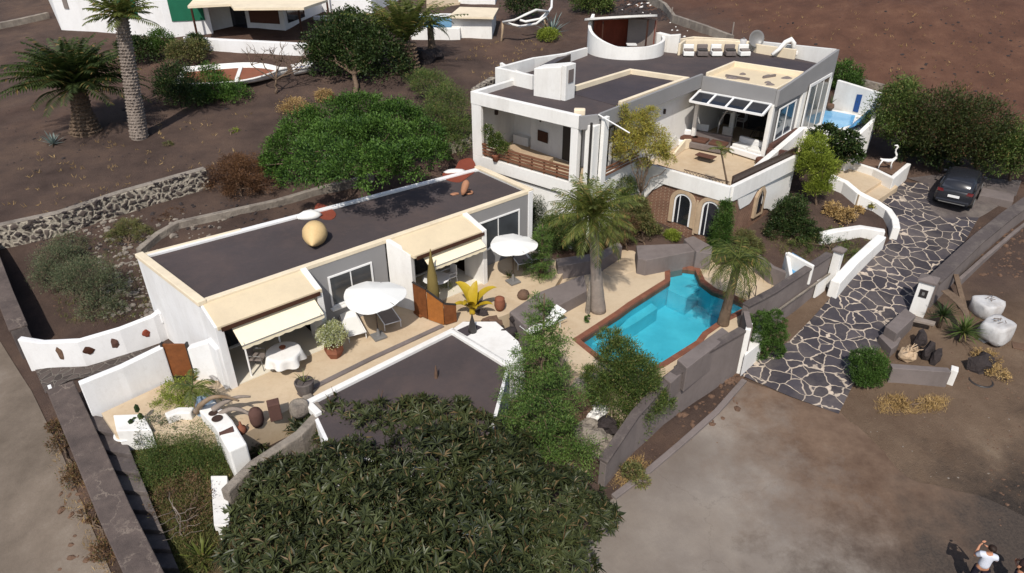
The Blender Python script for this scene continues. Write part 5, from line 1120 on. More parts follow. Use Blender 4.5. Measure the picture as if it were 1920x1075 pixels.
hz = [((1700,300),[(1680,210,2.2,1.5,1.5),(1700,240,1.6,1.4,1.2),(1665,240,1.5,.9,1.),(1690,180,2.4,1.0,1.)],'leaf_mid','leafy mid green tree right beside the plunge pool wall'),
 ((1765,320),[(1760,220,2.2,1.7,1.5),(1770,260,1.5,1.5,1.2),(1740,245,1.8,1.3)],'leaf_darkright','dark olive tree in the row behind the parked car'),
 ((1830,330),[(1830,235,1.9,1.8,1.4),(1840,275,1.2,1.5,1.1),(1800,265,1.4,1.3)],'leaf_darkright','wide dark tree directly behind the parked car roof'),
 ((1895,340),[(1890,270,1.5,1.5,1.2),(1915,290,1.,1.3,1.),(1875,300,1.,1.2)],'leaf_mid','outermost dark green tree at the right edge behind the car'),
 ((1735,310),[(1740,285,.6,1.0,.7),(1710,280,.8,.9,.7),(1770,300,.5,.9,.6)],'leaf_dark','low dark thicket at the foot of the trees behind the sculpture')]
for i_, (b_, bl_, m_, lb_) in enumerate(hz): tree('bushy_tree', lb_, 'tree', b_, bl_, 15000 if i_ < 4 else 6000, .15, .05, m_, 50+i_, tr=.1, group='trees behind the parked car', spread=.26, plane=-.3)
bush('bush', 'bright green bush rising behind the right end of the villa roof', (1585,178), [(1580,140,1.0,1.2,.9),(1590,160,.6,1.0,.8)], 6000, .15, .06, 'leaf_hedge', 56)
# clipped
bush('clipped_bush', 'round clipped ball bush at the right edge of the driveway mouth', (1626,735), [(1628,688,.75,.6,.68),(1610,672,.85,.3,.34),(1646,680,.9,.32,.36),(1618,706,.5,.36,.34),(1642,708,.5,.32,.34)], 18000, .05, .028, 'leaf_hedge', 57, shell=.2, spread=.22, zcut=-.85, cat='bush')
bush('clipped_hedge', 'tall clipped box hedge at the left edge of the driveway mouth', (1438,672), [(1424,655,0,.4,.42),(1452,655,0,.4,.42),(1424,628,0,.42,.5),(1454,628,0,.42,.5),(1426,604,0,.42,.42),(1452,602,0,.42,.42)], 24000, .05, .026, 'leaf_hedge', 58, shell=.1, spread=.16, zcut=-.85, cat='hedge', plane=.2)
tree('broom_bush', 'large wispy green bush hanging over the street wall below the pool', 'bush', (1185,815), [(1160,670,0,.7),(1190,700,0,.8),(1145,740,0,.75),(1205,750,0,.75),(1175,785,0,.75),(1245,760,0,.4),(1115,705,0,.45),(1145,635,0,.4),(1225,730,0,.4)], 42000, .11, .022, 'leaf_mid', 59, tr=.08, up=.7, spread=.32, plane=.25)
bush('dry_bush', 'dry grey-brown thicket between the conifer and the pool', (1105,740), [(1100,690,.9,.5),(1085,650,1.2,.4),(1110,720,.6,.5)], 6000, .08, .012, 'leaf_twig', 60, up=.5, spread=.35)
# planting around the arches
for i_, (b_, bl_, n__, l_, m_, lb_) in enumerate([
 ((1205,450),[(1205,415,1.0,.42),(1225,432,.6,.3),(1185,420,.7,.42)],4500,.1,'leaf_olive','dry olive shrub left of the arched window'),
 ((1215,462),[(1205,440,.3,.5,.3),(1180,445,.3,.4,.3)],2500,.07,'leaf_twig','grey twiggy shrub in the planter left of the lime green shrub'),
 ((1260,456),[(1260,442,.25,.35,.25)],2500,.07,'leaf_yellowgreen','small lime green shrub in the planter under the arched window'),
 ((1355,470),[(1352,440,.6,.35,.8),(1360,400,1.2,.25,.6),(1345,460,.3,.4,.4)],7000,.08,'leaf_hedge','narrow green climbing shrub right of the arched door'),
 ((1075,400),[(1075,330,1.2,.5,.6),(1065,360,.8,.45),(1085,350,.9,.45)],6000,.08,'leaf_pale','pale grey-green shrub against the villa front wall'),
 ((1150,420),[(1130,345,1.3,.6),(1165,350,1.2,.6),(1150,375,.8,.7),(1110,370,.8,.5)],11000,.09,'leaf_mid','green shrub mass under the villa drainpipe'),
 ((1025,440),[(1010,400,.8,.5,.7),(1030,420,.5,.5),(1045,385,.9,.35,.8)],8000,.08,'leaf_dark','dark green shrub beside the right end of the bungalow'),
 ((1080,475),[(1070,440,.4,.7,.4),(1100,450,.4,.6,.4),(1040,455,.3,.5,.4)],7000,.08,'leaf_dark','dark undergrowth behind the grey planter wall'),
 ((1180,470),[(1170,425,.5,.5,.5),(1150,440,.4,.5,.4)],5000,.08,'leaf_dry','brown dry shrub beside the tall palm'),
 ((1190,440),[(1195,385,.9,.4),(1182,400,.9,.4),(1205,395,.9,.25)],4000,.09,'leaf_olive','second dry olive shrub, taller, against the brick wall left of the arched window'),
 ((1045,470),[(1045,425,.6,.6),(1020,450,.5,.5),(1075,415,.6,.5)],8000,.08,'leaf_mid','mid green shrub in front of the dark shrub beside the bungalow end'),
 ((1400,480),[(1410,465,.4,.4,.4),(1395,450,.4,.35,.4)],3500,.08,'leaf_olive','dry shrub between the brick wall and the dark pit'),
 ((1010,540),[(1005,520,.3,.42,.3),(1025,535,.2,.35,.25)],4500,.06,'leaf_pale','pale yellow flowering shrub beside the second parasol'),
 ((840,565),[(838,545,.35,.35,.35),(845,560,.2,.35,.3)],4000,.07,'leaf_pale','variegated white and green shrub behind the wooden screen'),
 ((990,620),[(960,590,.2,.3,.2),(1000,610,.2,.35,.2)],2000,.06,'leaf_olive','scrubby plants on the grey block by the yellow plant'),
 ((345,200),[(330,150,1.3,1.3,1.),(350,180,.7,1.2,.8),(320,170,.9,1.0,.8)],8000,.16,'leaf_dark','dark bush left of the beached white boat'),
 ((410,190),[(405,165,.6,1.2,.7),(440,175,.5,1.,.6),(395,140,1.0,.7,.8),(385,180,.4,.9,.6)],8000,.15,'leaf_bright','bright green bush covering the stern of the white boat'),
 ((350,120),[(345,100,.8,1.3,.8),(360,95,.9,1.2,.7)],5000,.16,'leaf_olive','rounded olive bush below the neighbouring veranda'),
 ((305,90),[(303,80,.9,.95,.9)],4000,.14,'leaf_hedge','round clipped bush against the neighbouring white wall'),
 ((262,112),[(262,95,.8,1.4,.9),(245,90,1.1,1.,.8)],5000,.18,'leaf_dark','dark shrub between the two palms by the white house'),
 ((368,92),[(368,80,.7,.7,.6)],2500,.15,'leaf_dark','small dark shrub at the veranda corner post'),
 ((560,215),[(550,200,.4,.9,.5),(575,210,.2,.7,.4)],3500,.1,'leaf_straw','straw coloured shrub behind the bright green tree'),
 ((610,190),[(608,180,.3,.6,.4)],1800,.1,'leaf_straw','small yellowish shrub on the slope right of the straw coloured shrub'),
 ((205,230),[(200,110,.8,.01,.01)],36,.1,'leaf_olive',None),
 ((1110,15),[(1108,2,.8,1.7,1.),(1120,8,.5,1.4,.8)],6000,.2,'leaf_mid','rounded bush at the top edge beside the black rubble slope'),
 ((990,20),[(985,5,1.2,1.6,1.2)],4000,.22,'leaf_dark','dark bush at the top edge behind the white pole sculpture'),
 ((1030,80),[(1028,66,.5,.8,.5)],3500,.12,'leaf_yellowgreen','bright green clump at the foot of the grey agave'),
 ((335,905),[(330,845,.5,1.0,.5),(390,825,.6,.9,.5),(300,870,.2,.8,.3),(400,860,.2,.7,.4),(350,820,.4,.8,.3),(300,815,.2,.6,.3),(255,850,.1,.5,.25),(420,840,.3,.4,.3)],30000,.055,'leaf_mid','olive green ground shrub spreading below the white barbecue'),
 ((345,780),[(330,735,.7,.5,.4),(355,755,.5,.45,.35),(310,760,.4,.4,.3)],5000,.06,'leaf_yellowgreen','yellow-green shrub under the small fan-leaved palm'),
 ((300,830),[(290,800,.5,.45,.4),(320,800,.5,.4,.35),(270,820,.4,.3,.35)],1300,.07,'leaf_greygreen','thin grey twiggy shrub beside the white basin'),
 ((350,1000),[(340,930,.6,.8,.4),(370,960,.5,.7,.4)],2600,.06,'leaf_dry','bare brown twiggy shrub on the dry garden slope'),
 ((130,860),[(110,830,.15,.35,.2),(140,890,.1,.4,.2),(100,800,.2,.25,.2)],2200,.08,'leaf_dry','dry brown weeds along the road side of the left boundary wall'),
 ((170,980),[(175,960,.1,.4,.15),(200,1030,.1,.4,.15)],1500,.08,'leaf_dry','dry weeds lower down the left road verge'),
 ((1700,765),[(1690,755,.08,.35,.08),(1735,757,.08,.25,.08)],500,.09,'leaf_straw','straw coloured dry grass in front of the yucca bed wall'),
 ((1190,890),[(1185,885,.2,.35,.25),(1200,900,.1,.3,.2)],1500,.09,'leaf_olive','weeds at the foot of the street wall'),
 ((1850,690),[(1850,670,.2,.45,.25),(1870,700,.1,.4,.2)],1600,.08,'leaf_straw','dry yellowish scrub beside the burnt stump'),
 ((620,840),[(590,835,-.1,.5,.3)],900,.07,'leaf_dark',None),
 ((430,255),[(438,245,.08,.35,.1)],260,.08,'leaf_yellowgreen','small yellow weed patch on the volcanic slope'),
 ((315,275),[(315,270,.1,.3,.12)],350,.08,'leaf_olive','small dry weed tuft beside the tall palm trunk'),
 ((1590,435),[(1585,405,.5,.4,.4),(1560,395,.5,.35,.4),(1610,395,.3,.25,.2)],2500,.12,'leaf_straw','dry brown agave leaves in the bed beside the curved white wall'),
 ((1640,395),[(1638,385,.25,.25,.15)],700,.1,'leaf_yellow','small yellow succulent on the curved white wall'),
 ((940,300),[(940,262,.6,.35,.35),(935,245,.8,.2,.3),(955,275,.4,.3,.25)],3500,.07,'leaf_pale',None)]):
    if i_ <= 11 and i_ not in (1, 2): bl_ = [(q_[0], q_[1], q_[2], q_[3]*1.25, (q_[4] if len(q_) > 4 else q_[3]*.8)*1.25) for q_ in bl_]; n__ = int(n__*1.7)
    if lb_: bush('shrub', lb_, b_, bl_, n__, l_, l_*.38, m_, 100+i_, cat='shrub', spread=.3, per=18, plane=.1 if i_ <= 11 and i_ not in (1, 2) else None)
# balcony plant on the loggia rail
bp = U(1.55, -.02).to_3d()+Vector((0, 0, 3.4)); t = thing('balcony_plant', 'leafy plant spilling over the loggia railing', 'plant', bp)
v_, f_ = leaves([(bp.x, bp.y-.1, bp.z+.75, .35, .35, .45), (bp.x-.35, bp.y, bp.z+1.2, .2, .2, .4), (bp.x+.35, bp.y-.2, bp.z+.5, .3, .3, .3)], 4500, .08, .035, 300, per=20, spread=.35); mesh_obj('foliage', v_, f_, 'leaf_mid', t)
q = MB(); limb(q, bp-Vector((0, 0, .2)), bp+Vector((-.2, 0, 1.3)), .03, .01, 4); limb(q, bp-Vector((0, 0, .2)), bp+Vector((.3, -.1, .6)), .03, .01, 5); q.build('stem', 'bark', t, smooth=True)
q = MB(); q.lathe((bp.x, bp.y, bp.z-.25), [(.14, 0), (.2, .3), (.21, .32)], 12); q.build('pot', 'terracotta', t, smooth=True)
# --- palms
palm('date_palm', 'stout date palm with a pineapple-shaped trunk at the far left', (162,248), (146,170,0), .6, 110, 4.2, .62, 'leaf_palmdark', 61, 'bark', (.25, 1.5), bulb=1.5, curve=.9, w=.06, n=26, boots=.2)
palm('tall_palm', 'tall palm with a long scaly grey trunk left of the beached boat', (262,258), (228,34,6.3), .43, 30, 2.2, .5, 'leaf_palm', 62, 'bark_grey', (.0, 1.35), bulb=1.1, curve=.7, w=.05, boots=.17)
palm('date_palm', 'date palm with long upright fronds beside the neighbouring pool', (768,135), (762,80,0), .75, 46, 4.6, .65, 'leaf_palm', 63, 'bark', (.75, 1.5), bulb=1.1, curve=.7, w=.06, boots=.25)
palm('small_palm', 'squat palm with a swollen base in front of the neighbouring pool wall', (812,108), (806,50,1.6), .3, 16, 2.0, .4, 'leaf_palmdark', 64, 'bark', (.0, 1.2), bulb=2.2, w=.04)
palm('pool_palm', 'tall feathery palm with a thick smooth grey trunk on the left pool side', P(1122,583,POOLZ), (1112,405,0), .25, 70, 1.95, .46, 'leaf_palm', 65, 'bark_grey', (-.7, 1.45), bulb=1.35, curve=.8, n=28, w=.022)
palm('leaning_palm', 'leaning palm with drooping fronds on the right side of the pool', P(1355,608,POOLZ), (1384,490,0), .2, 34, 1.7, .4, 'leaf_palm', 66, 'bark', (-.5, 1.1), bulb=1.2, curve=1.7, n=22, w=.022)
palm('small_palm', 'small fan-leaved palm behind the ribbed sculpture on the left terrace', P(372,800,-.6), (362,728,1.05), .06, 7, .95, .3, 'leaf_palm', 67, 'bark', (.1, .9), curve=1.3, n=18, w=.03)
palm('potted_palm', 'young palm at the corner of the upper terrace', U(11.7, 4.9).to_3d()+Vector((0, 0, TF)), (1352,284,1.2), .05, 8, .7, .2, 'leaf_palm', 68, 'bark', (.1, 1.2), curve=1.2, n=12, w=.02)
# --- yuccas, agaves
def ros(name, label, cat, pos, n, L, w, m, seed, els=(-.1, 1.4), stem=0., bend=.5):
    t = thing(name, label, cat, pos); q = MB(); rosette(q, Vector(pos)+Vector((0, 0, stem)), n, L, w, seed, els, bend, 4); q.build('leaves', m, t)
    q = MB(); q.lathe(tuple(pos), [(.09, -.05), (.07, stem*.5+.02), (.06, stem+.06)], 8); q.build('stem', 'bark', t, smooth=True); return t
ros('yucca', 'dark green yucca in the bed, right of the gate pillar', 'yucca', P(1760,612,-.9), 60, .75, .07, 'leaf_dark', 71, stem=.5)
ros('yucca', 'larger yucca with pale-edged leaves nearest the woven white sacks', 'yucca', P(1800,640,-1.0), 80, .85, .075, 'leaf_mid', 72, stem=.45)
ros('yucca', 'spiky yucca at the bottom edge of the picture below the tiled bench', 'yucca', P(385,1062,-2.0), 46, .85, .1, 'leaf_palm', 73, stem=.25)
ros('agave', 'grey-blue agave alone on the volcanic slope at the far left', 'agave', G(100,272), 26, .9, .13, 'leaf_blue', 74, stem=.05, els=(.2, 1.4), bend=.2)
ros('agave', 'tall grey agave behind the bright green clump near the round pavilion', 'agave', G(1035,66), 26, 1.9, .2, 'leaf_blue', 75, stem=.1, els=(.3, 1.4), bend=.3)
ros('agave', 'small spiky plant on the sun terrace under the second parasol', 'agave', P(955,520,.02), 22, .4, .05, 'leaf_mid', 76, els=(.3, 1.4))
ros('banana_plant', 'single bright green upright leaf cluster beside the big dark tree', 'plant', P(515,890,-1.2), 9, 1.0, .16, 'leaf_bright', 77, els=(.9, 1.5), bend=.3)
# bare tree by the boat
t = thing('bare_tree', 'leafless twisted tree in front of the beached white boat', 'tree', G(518,176)); g = Vector(t.location); q = MB()
rr = random.Random(8); tips = [limb(q, g, g+Vector((.1, .1, .9)), .09, .06, 1)[-1]]
for lv, (nb, ln, r0) in enumerate(((7, 1.5, .055), (4, 1.0, .03), (3, .6, .016))):
    nt = []
    for p in tips:
        for k in range(nb):
            a = rr.uniform(0, 6.28); e = rr.uniform(.2, 1.1); d = Vector((math.cos(a)*math.cos(e), math.sin(a)*math.cos(e), math.sin(e)))*ln*rr.uniform(.7, 1.2); nt.append(limb(q, p, p+d, r0, r0*.5, rr.randrange(999), 3, .12)[-1])
    tips = nt
q.build('trunk', 'bark', t, smooth=True)
q = MB(); g = P(360,1040,-2.0); t = thing('bare_sapling', 'thin bare sapling on the dry garden slope left of the tiled bench', 'tree', g)
top_ = limb(q, g, g+Vector((-.1, .1, 1.9)), .03, .015, 3)[-1]
for k in range(12):
    a = k*2.1; limb(q, g+(top_-g)*(.4+.05*k), g+(top_-g)*(.4+.05*k)+Vector((math.cos(a)*.6, math.sin(a)*.6, .25)), .01, .004, k+40, 3)
q.build('trunk', 'bark_grey', t, smooth=True)

# grass and weeds on the dry garden slope: nobody could count the blades
def cover(name, areas, n, ll, lw, m, seed):
    g = np.random.default_rng(seed); pts = []
    while len(pts) < n:
        poly = areas[g.integers(len(areas))]; xs = [p[0] for p in poly]; ys = [p[1] for p in poly]; x, y = g.uniform(min(xs), max(xs)), g.uniform(min(ys), max(ys))
        if inpoly(x, y, poly) and math.sin(x*.07+1)*math.sin(y*.09)+g.random()*1.2 > .2: q_ = G(x, y); pts.append((q_.x, q_.y, q_.z))
    c = np.repeat(np.array(pts), 5, 0); N = len(c); c[:, :2] += g.normal(size=(N, 2))*.08
    d = g.normal(size=(N, 3)); d[:, 2] = np.abs(d[:, 2])+.6; d /= np.linalg.norm(d, axis=1)[:, None]; s = np.cross(d, g.normal(size=(N, 3))); s /= np.linalg.norm(s, axis=1)[:, None]
    L = ll*g.uniform(.5, 1.3, (N, 1)); W = lw*g.uniform(.6, 1.3, (N, 1))
    v = np.stack([c-s*W/2, c+s*W/2, c+d*L+s*W*.1, c+d*L-s*W*.1], 1).reshape(-1, 3); o = mesh_obj(name, v, np.arange(N*4).reshape(N, 4), m); o['kind'] = 'stuff'
cover('ground_cover', [[(250,800),(440,830),(430,900),(390,1075),(320,1075),(250,900)]], 5000, .13, .03, 'leaf_olive', 501)
cover('dry_grass', [[(1640,745),(1780,745),(1760,775),(1650,775)],[(100,770),(150,850),(210,1075),(180,1075),(100,880)],[(1160,860),(1230,850),(1200,910),(1150,915)]], 700, .16, .016, 'leaf_straw', 502)
cover('weeds', [[(80,480),(260,420),(300,600),(120,610)],[(1440,430),(1640,450),(1560,520),(1440,470)],[(1100,420),(1200,400),(1250,440),(1180,450)]], 1600, .14, .02, 'leaf_olive', 503)
cover('hillside_scrub', [[(1300,0),(1900,0),(1900,200),(1600,140),(1400,70)],[(60,260),(480,210),(480,300),(100,400),(0,420)],[(830,90),(1000,70),(1080,60),(900,160)]], 260, .2, .03, 'leaf_straw', 504)
# ---------------- objects ----------------
def V3(p2, z=0.): return Vector((p2[0], p2[1], z))
def rot_to(a, b): d = Vector(b[:2])-Vector(a[:2]); return math.atan2(d.y, d.x)
def placed(t, loc, rz=0., sc=1.):
    t.location = loc; t.rotation_euler = (0, 0, rz); t.scale = (sc, sc, sc); return t
# parasols
def parasol(label, base, z_rim, r, rise=.28, tri=.05, rz=0.):
    t = thing('parasol', label, 'parasol', (0, 0, 0), 'white parasols on the terraces')
    q = MB(); q.cloth_disc((0, 0, z_rim), r, 48, rise=rise, tri=tri, rz=rz, sag=.045); q.build('canopy', 'canvas', t)
    q = MB(); q.tube([(0, 0, 0), (0, 0, z_rim+rise-.02)], .028, 8); q.build('pole', 'bronze', t, smooth=True)
    q = MB()
    for k in range(6): a = k*math.pi/3+rz; q.tube([(0, 0, z_rim+rise-.1), (r*.93*math.cos(a), r*.93*math.sin(a), z_rim-.0)], .012, 4)
    q.build('ribs', 'metal_grey', t)
    q = MB(); q.box((0, 0, .04), (.5, .5, .08), .6); q.lathe((0, 0, .08), [(.1, 0), (.07, .1), (.04, .32)], 10); q.build('base', 'metal_grey', t, bevel=.015)
    return placed(t, base)
parasol('white parasol open over the two sun loungers left of the wooden screen', P(710,632,.02), 1.86, 1.14, tri=.07, rz=.4)
pb = P(962,455,1.95); parasol('white parasol open in front of the right bungalow window', Vector((pb.x, pb.y, .02)), 1.86, 1.0, .2, tri=.05)
t = thing('closed_parasol', 'tall closed parasol in an olive cover beside the wooden screen', 'parasol', V3(B(8.0, 1.75), .0)); g = Vector(t.location)
q = MB(); q.lathe(tuple(g), [(.05, .35), (.2, .5), (.24, 1.1), (.2, 1.7), (.12, 2.2), (.05, 2.6), (.015, 2.95)], 12, wob=.05); q.build('cover', 'olive_canvas', t, smooth=True)
q = MB(); q.tube([g, g+Vector((0, 0, .5))], .03, 8); q.build('pole', 'metal_grey', t)
q = MB(); q.box((g.x, g.y, .05), (.5, .5, .1), RZ1); q.build('base', 'metal_grey', t, bevel=.02)
# sun loungers: local, foot at origin, head towards +x
def lounger(label, foot, head, mat_='canvas', group='sun loungers'):
    t = thing('sun_lounger', label, 'sun lounger', (0, 0, 0), group)
    q = MB(); q.add([(0, -.3, .3), (0, .3, .3), (1.2, .3, .32), (1.2, -.3, .32), (0, -.3, .33), (0, .3, .33), (1.2, .3, .35), (1.2, -.3, .35)], [(3, 2, 1, 0), (4, 5, 6, 7), (0, 1, 5, 4), (1, 2, 6, 5), (2, 3, 7, 6), (3, 0, 4, 7)]); q.build('seat', mat_, t)
    q = MB(); q.add([(1.21, -.3, .32), (1.21, .3, .32), (1.85, .3, .62), (1.85, -.3, .62), (1.2, -.3, .35), (1.2, .3, .35), (1.84, .3, .65), (1.84, -.3, .65)], [(3, 2, 1, 0), (4, 5, 6, 7), (0, 1, 5, 4), (1, 2, 6, 5), (2, 3, 7, 6), (3, 0, 4, 7)]); q.build('backrest', mat_, t)
    q = MB()
    for y in (-.33, .33): q.tube([(-.02, y, .33), (1.85, y, .33)], .02, 6)
    q.tube([(-.02, -.33, .33), (-.02, .33, .33)], .02, 6); q.build('frame', 'white_paint', t, smooth=True)
    for x in (.06, 1.5):
        for y in (-.33, .33): q = MB(); q.tube([(x, y, 0), (x, y, .33)], .018, 6); q.build('leg', 'white_paint', t)
    return placed(t, foot, rot_to(foot, head))
lounger('white sun lounger with a pale towel between the red planter and the parasol pole', P(672,640,.02), P(640,577,.02))
lounger('grey sun lounger in the shade of the left parasol, right of its pole', P(738,618,.02), P(706,572,.02), 'grey_fabric')
lounger('grey sun lounger under the right parasol, nearer the bungalow', P(985,506,.02), P(945,455,.02), 'grey_fabric')
lounger('grey sun lounger with a white end, outer one under the right parasol', P(1010,498,.02), P(968,446,.02), 'grey_fabric')
lounger('white lounger half hidden behind the tall conifer by the pool', P(985,632,POOLZ+.02), P(1030,612,POOLZ+.02))
# clothed table on the left porch
t = thing('table', 'round table under a white cloth with a red bowl on the left porch', 'table', P(538,690,.03)); g = Vector(t.location)
q = MB(); q.tube([g, g+Vector((0, 0, .7))], .05, 8); q.build('pedestal', 'metal_dark', t)
q = MB(); prof = [(0., .76), (.55, .755), (.6, .74), (.62, .6), (.66, .36)]; vs = []; n = 48
for i, (r_q, z) in enumerate(prof):
    for j in range(n):
        a = 2*math.pi*j/n; w_ = 1+(.07*math.sin(7*a) if i >= 3 else 0)*(i-2); vs.append((g.x+r_q*w_*math.cos(a), g.y+r_q*w_*math.sin(a), g.z+z-(.04*math.sin(5*a) if i == 4 else 0)))
q.add(vs, [(i*n+j, (i+1)*n+j, (i+1)*n+(j+1) % n, i*n+(j+1) % n) for i in range(len(prof)-1) for j in range(n)]); q.build('tablecloth', 'white', t, smooth=True)
q = MB(); q.lathe((g.x-.05, g.y+.1, g.z+.762), [(.04, 0), (.1, .05), (.12, .09), (.1, .085), (.03, .03)], 12); setp(q.build('bowl', 'terracotta', smooth=True), 'small red brown bowl on the white clothed table', 'bowl')
t = thing('table', 'round white table on the right porch behind the olive parasol', 'table', V3(B(9.0, .5), .03)); g = Vector(t.location)
q = MB(); q.lathe((g.x, g.y, g.z+.7), [(.55, 0), (.58, .02), (.55, .045)], 24); q.build('table_top', 'white_paint', t); q = MB(); q.tube([g, g+Vector((0, 0, .7))], .05, 8); q.build('pedestal', 'metal_grey', t)
def chair(label, loc, rz, m_='grey_fabric', fr='metal_grey', name='chair', sc=1., group=None):
    t = thing(name, label, 'chair', (0, 0, 0), group)
    q = MB(); q.box((0, 0, .44), (.48, .46, .04)); q.build('seat', m_, t, bevel=.01)
    q = MB(); q.box((-.26, 0, .72), (.04, .46, .5)); q.build('backrest', m_, t, bevel=.01)
    q = MB()
    for y in (-.25, .25): q.tube([(-.26, y, .64), (.2, y, .64), (.22, y, .44)], .016, 6)
    q.build('armrests', fr, t)
    for x in (-.24, .22):
        for y in (-.24, .24): q = MB(); q.tube([(x*1.08, y, 0), (x, y, .46)], .015, 6); q.build('leg', fr, t)
    return placed(t, loc, rz, sc)
chair('grey mesh armchair at the left of the white clothed table', P(488,688,.03), rot_to(P(488,688), P(538,690)))
chair('white armchair behind the right porch table', V3(B(9.8, .3), .03), RZ1+math.pi, 'white_paint', 'white_paint')
# planters and pots
t = thing('planter_pot', 'faceted rust red planter holding a round variegated bush', 'planter', P(628,668,.0)); g = Vector(t.location)
q = MB(); q.lathe(tuple(g), [(.22, 0), (.36, .28), (.34, .5), (.3, .5), (.28, .42)], 6); q.build('pot', 'terracotta', t)
v_, f_ = leaves([(g.x, g.y, g.z+.95, .42, .42, .45)], 6000, .07, .03, 401, per=16, spread=.3); mesh_obj('foliage', v_, f_, 'leaf_pale', t)
t = thing('planter_pot', 'big dark stone pot with a small spiky plant at the terrace kerb', 'planter', P(574,738,.0)); g = Vector(t.location)
q = MB(); q.lathe(tuple(g), [(.24, 0), (.3, .3), (.33, .52), (.28, .54), (.25, .46)], 16); q.build('pot', 'grey_dark', t, smooth=False)
q = MB(); rosette(q, g+Vector((0, 0, .5)), 10, .5, .05, 5, (.5, 1.4)); q.build('foliage', 'leaf_olive', t)
def jar(name, label, px, py, prof, m_, z=.0, n=16, cat='jar'):
    p = P(px, py, z); q = MB(); q.lathe((0, 0, 0), prof, n, wob=.03); o = q.build(name, m_, smooth=n > 8); o.location = p; return setp(o, label, cat)
jar('clay_jar', 'dark maroon clay jar on the terrace edge, left of the square block', 484, 797, [(.16, 0), (.22, .2), (.22, .5), (.17, .62), (.1, .66), (.08, .7)], 'clay_dark', -.02)
jar('clay_jar', 'small rusty clay jar with a thin spout in front of the maroon jar', 455, 813, [(.1, 0), (.15, .12), (.13, .26), (.05, .34), (.03, .48), (.02, .5)], 'terracotta', -.05)
q = MB(); p = P(518,783,0); q.box((p.x, p.y, .32), (.38, .34, .66), RZ1-.3); setp(q.build('stone_block', 'clay_dark', bevel=.02), 'upright square brown stone block beside the maroon jar', 'block')
jar('stone_mortar', 'grey round stone block at the end of the annex coping', 563, 775, [(.28, 0), (.34, .15), (.3, .4), (.2, .46), (.15, .4)], 'rock_pale', -.1, cat='stone')
jar('flower_pot', 'terracotta pot with a white crusted rim on the lava bed by the yellow plant', 937, 580, [(.16, 0), (.22, .15), (.22, .38), (.19, .46), (.2, .52), (.12, .58), (.02, .6)], 'terracotta', .05, cat='pot')
q = MB(); p = P(982,553,.15); q.rock(p, (.26, .26, .24), 9, .12); setp(q.build('boulder', 'rock_brown', smooth=True), 'round brown boulder below the pale flowering shrub', 'boulder')
for k, (a, b, s, lb) in enumerate(((905,590,.3,'brown lava rock at the foot of the yellow plant'),(925,605,.35,'dark lava rock right of the planting bed slab'),(950,625,.35,'pale lava rock on the slope below the grey block'),(900,570,.2,'small lava rock behind the yellow plant'),(968,600,.28,'grey lava rock between the boulder and the conifer'))):
    q = MB(); p = P(a, b, -.02); q.rock(p, (s, s*.8, s*.7), 20+k, .35); setp(q.build('lava_rock', 'rock_brown' if k % 2 else 'lava'), lb, 'rock', 'lava rocks round the yellow plant')
# wooden screen
t = thing('wooden_screen', 'zigzag wooden screen of orange and brown panels beside the closed parasol', 'screen', P(805,600,0))
sp = [P(778,588,0).to_2d(), P(803,600,0).to_2d(), P(834,611,0).to_2d(), P(857,604,0).to_2d()]
for k, (m_, z0_, z1_) in enumerate((('brown_wood', 1.45, 1.4), ('orange_wood', 1.35, 1.05), ('brown_wood', 1.0, .8))):
    q = MB(); q.wall([sp[k]+(sp[k+1]-sp[k])*.03, sp[k+1]-(sp[k+1]-sp[k])*.03], .05, .04, [z0_, z1_]); q.build('panel', m_, t, bevel=.006)
    q = MB(); q.wall([sp[k]+(sp[k+1]-sp[k])*.02, sp[k+1]-(sp[k+1]-sp[k])*.02], .08, [z0_+.003, z1_+.003], [z0_+.05, z1_+.05]); q.build('top_rail', 'metal_dark', t)
q = MB(); p = P(792,588,0); q.box((p.x, p.y, .06), (.55, .5, .12), RZ1); q.box((p.x, p.y, .5), (.34, .3, .75), RZ1); setp(q.build('pedestal', 'brown_wood', bevel=.03), 'brown wooden pedestal on a stepped foot against the screen', 'pedestal')
# yellow plant
t = thing('yellow_plant', 'large plant with broad curling golden yellow leaves by the terrace edge', 'plant', P(886,588,0)); g = Vector(t.location)
def broad(q, base, az, el, L, w, curl, n=10):
    h = Vector((math.cos(az), math.sin(az), 0)); sd_ = Vector((-h.y, h.x, 0)); p = Vector(base); vs = []
    for k in range(n+1):
        u = k/n; e = el-curl*u*u; d = h*math.cos(e)+Vector((0, 0, math.sin(e))); ww = w*(.25+math.sin(min(1, u*1.05)*math.pi)**.7) if u < .98 else .02; up = sd_.cross(d)*-1
        vs += [p+sd_*ww/2+up*ww*.25, p, p-sd_*ww/2+up*ww*.25]; p = p+d*L/n
    q.add(vs, [(3*k+i, 3*k+i+1, 3*k+i+4, 3*k+i+3) for k in range(n) for i in (0, 1)])
q = MB()
for az, el, L, w_, cu in ((2.5, 1.35, 1.5, .42, 1.6), (.3, 1.1, 1.5, .36, 1.3), (1.2, 1.4, 1.3, .35, .8), (3.6, .9, 1.0, .3, 1.2), (5.0, 1.0, .9, .28, 1.2), (-.4, .8, 1.1, .26, .9), (4.2, 1.3, 1.0, .3, 1.8)): broad(q, g+Vector((0, 0, .1)), az, el, L, w_, cu)
q.build('leaves', 'yellow_leaf', t, smooth=True)
q = MB(); q.lathe(tuple(g), [(.12, -.05), (.14, .1), (.09, .3), (.02, .45)], 10); q.build('stem', 'yellow_leaf', t, smooth=True)
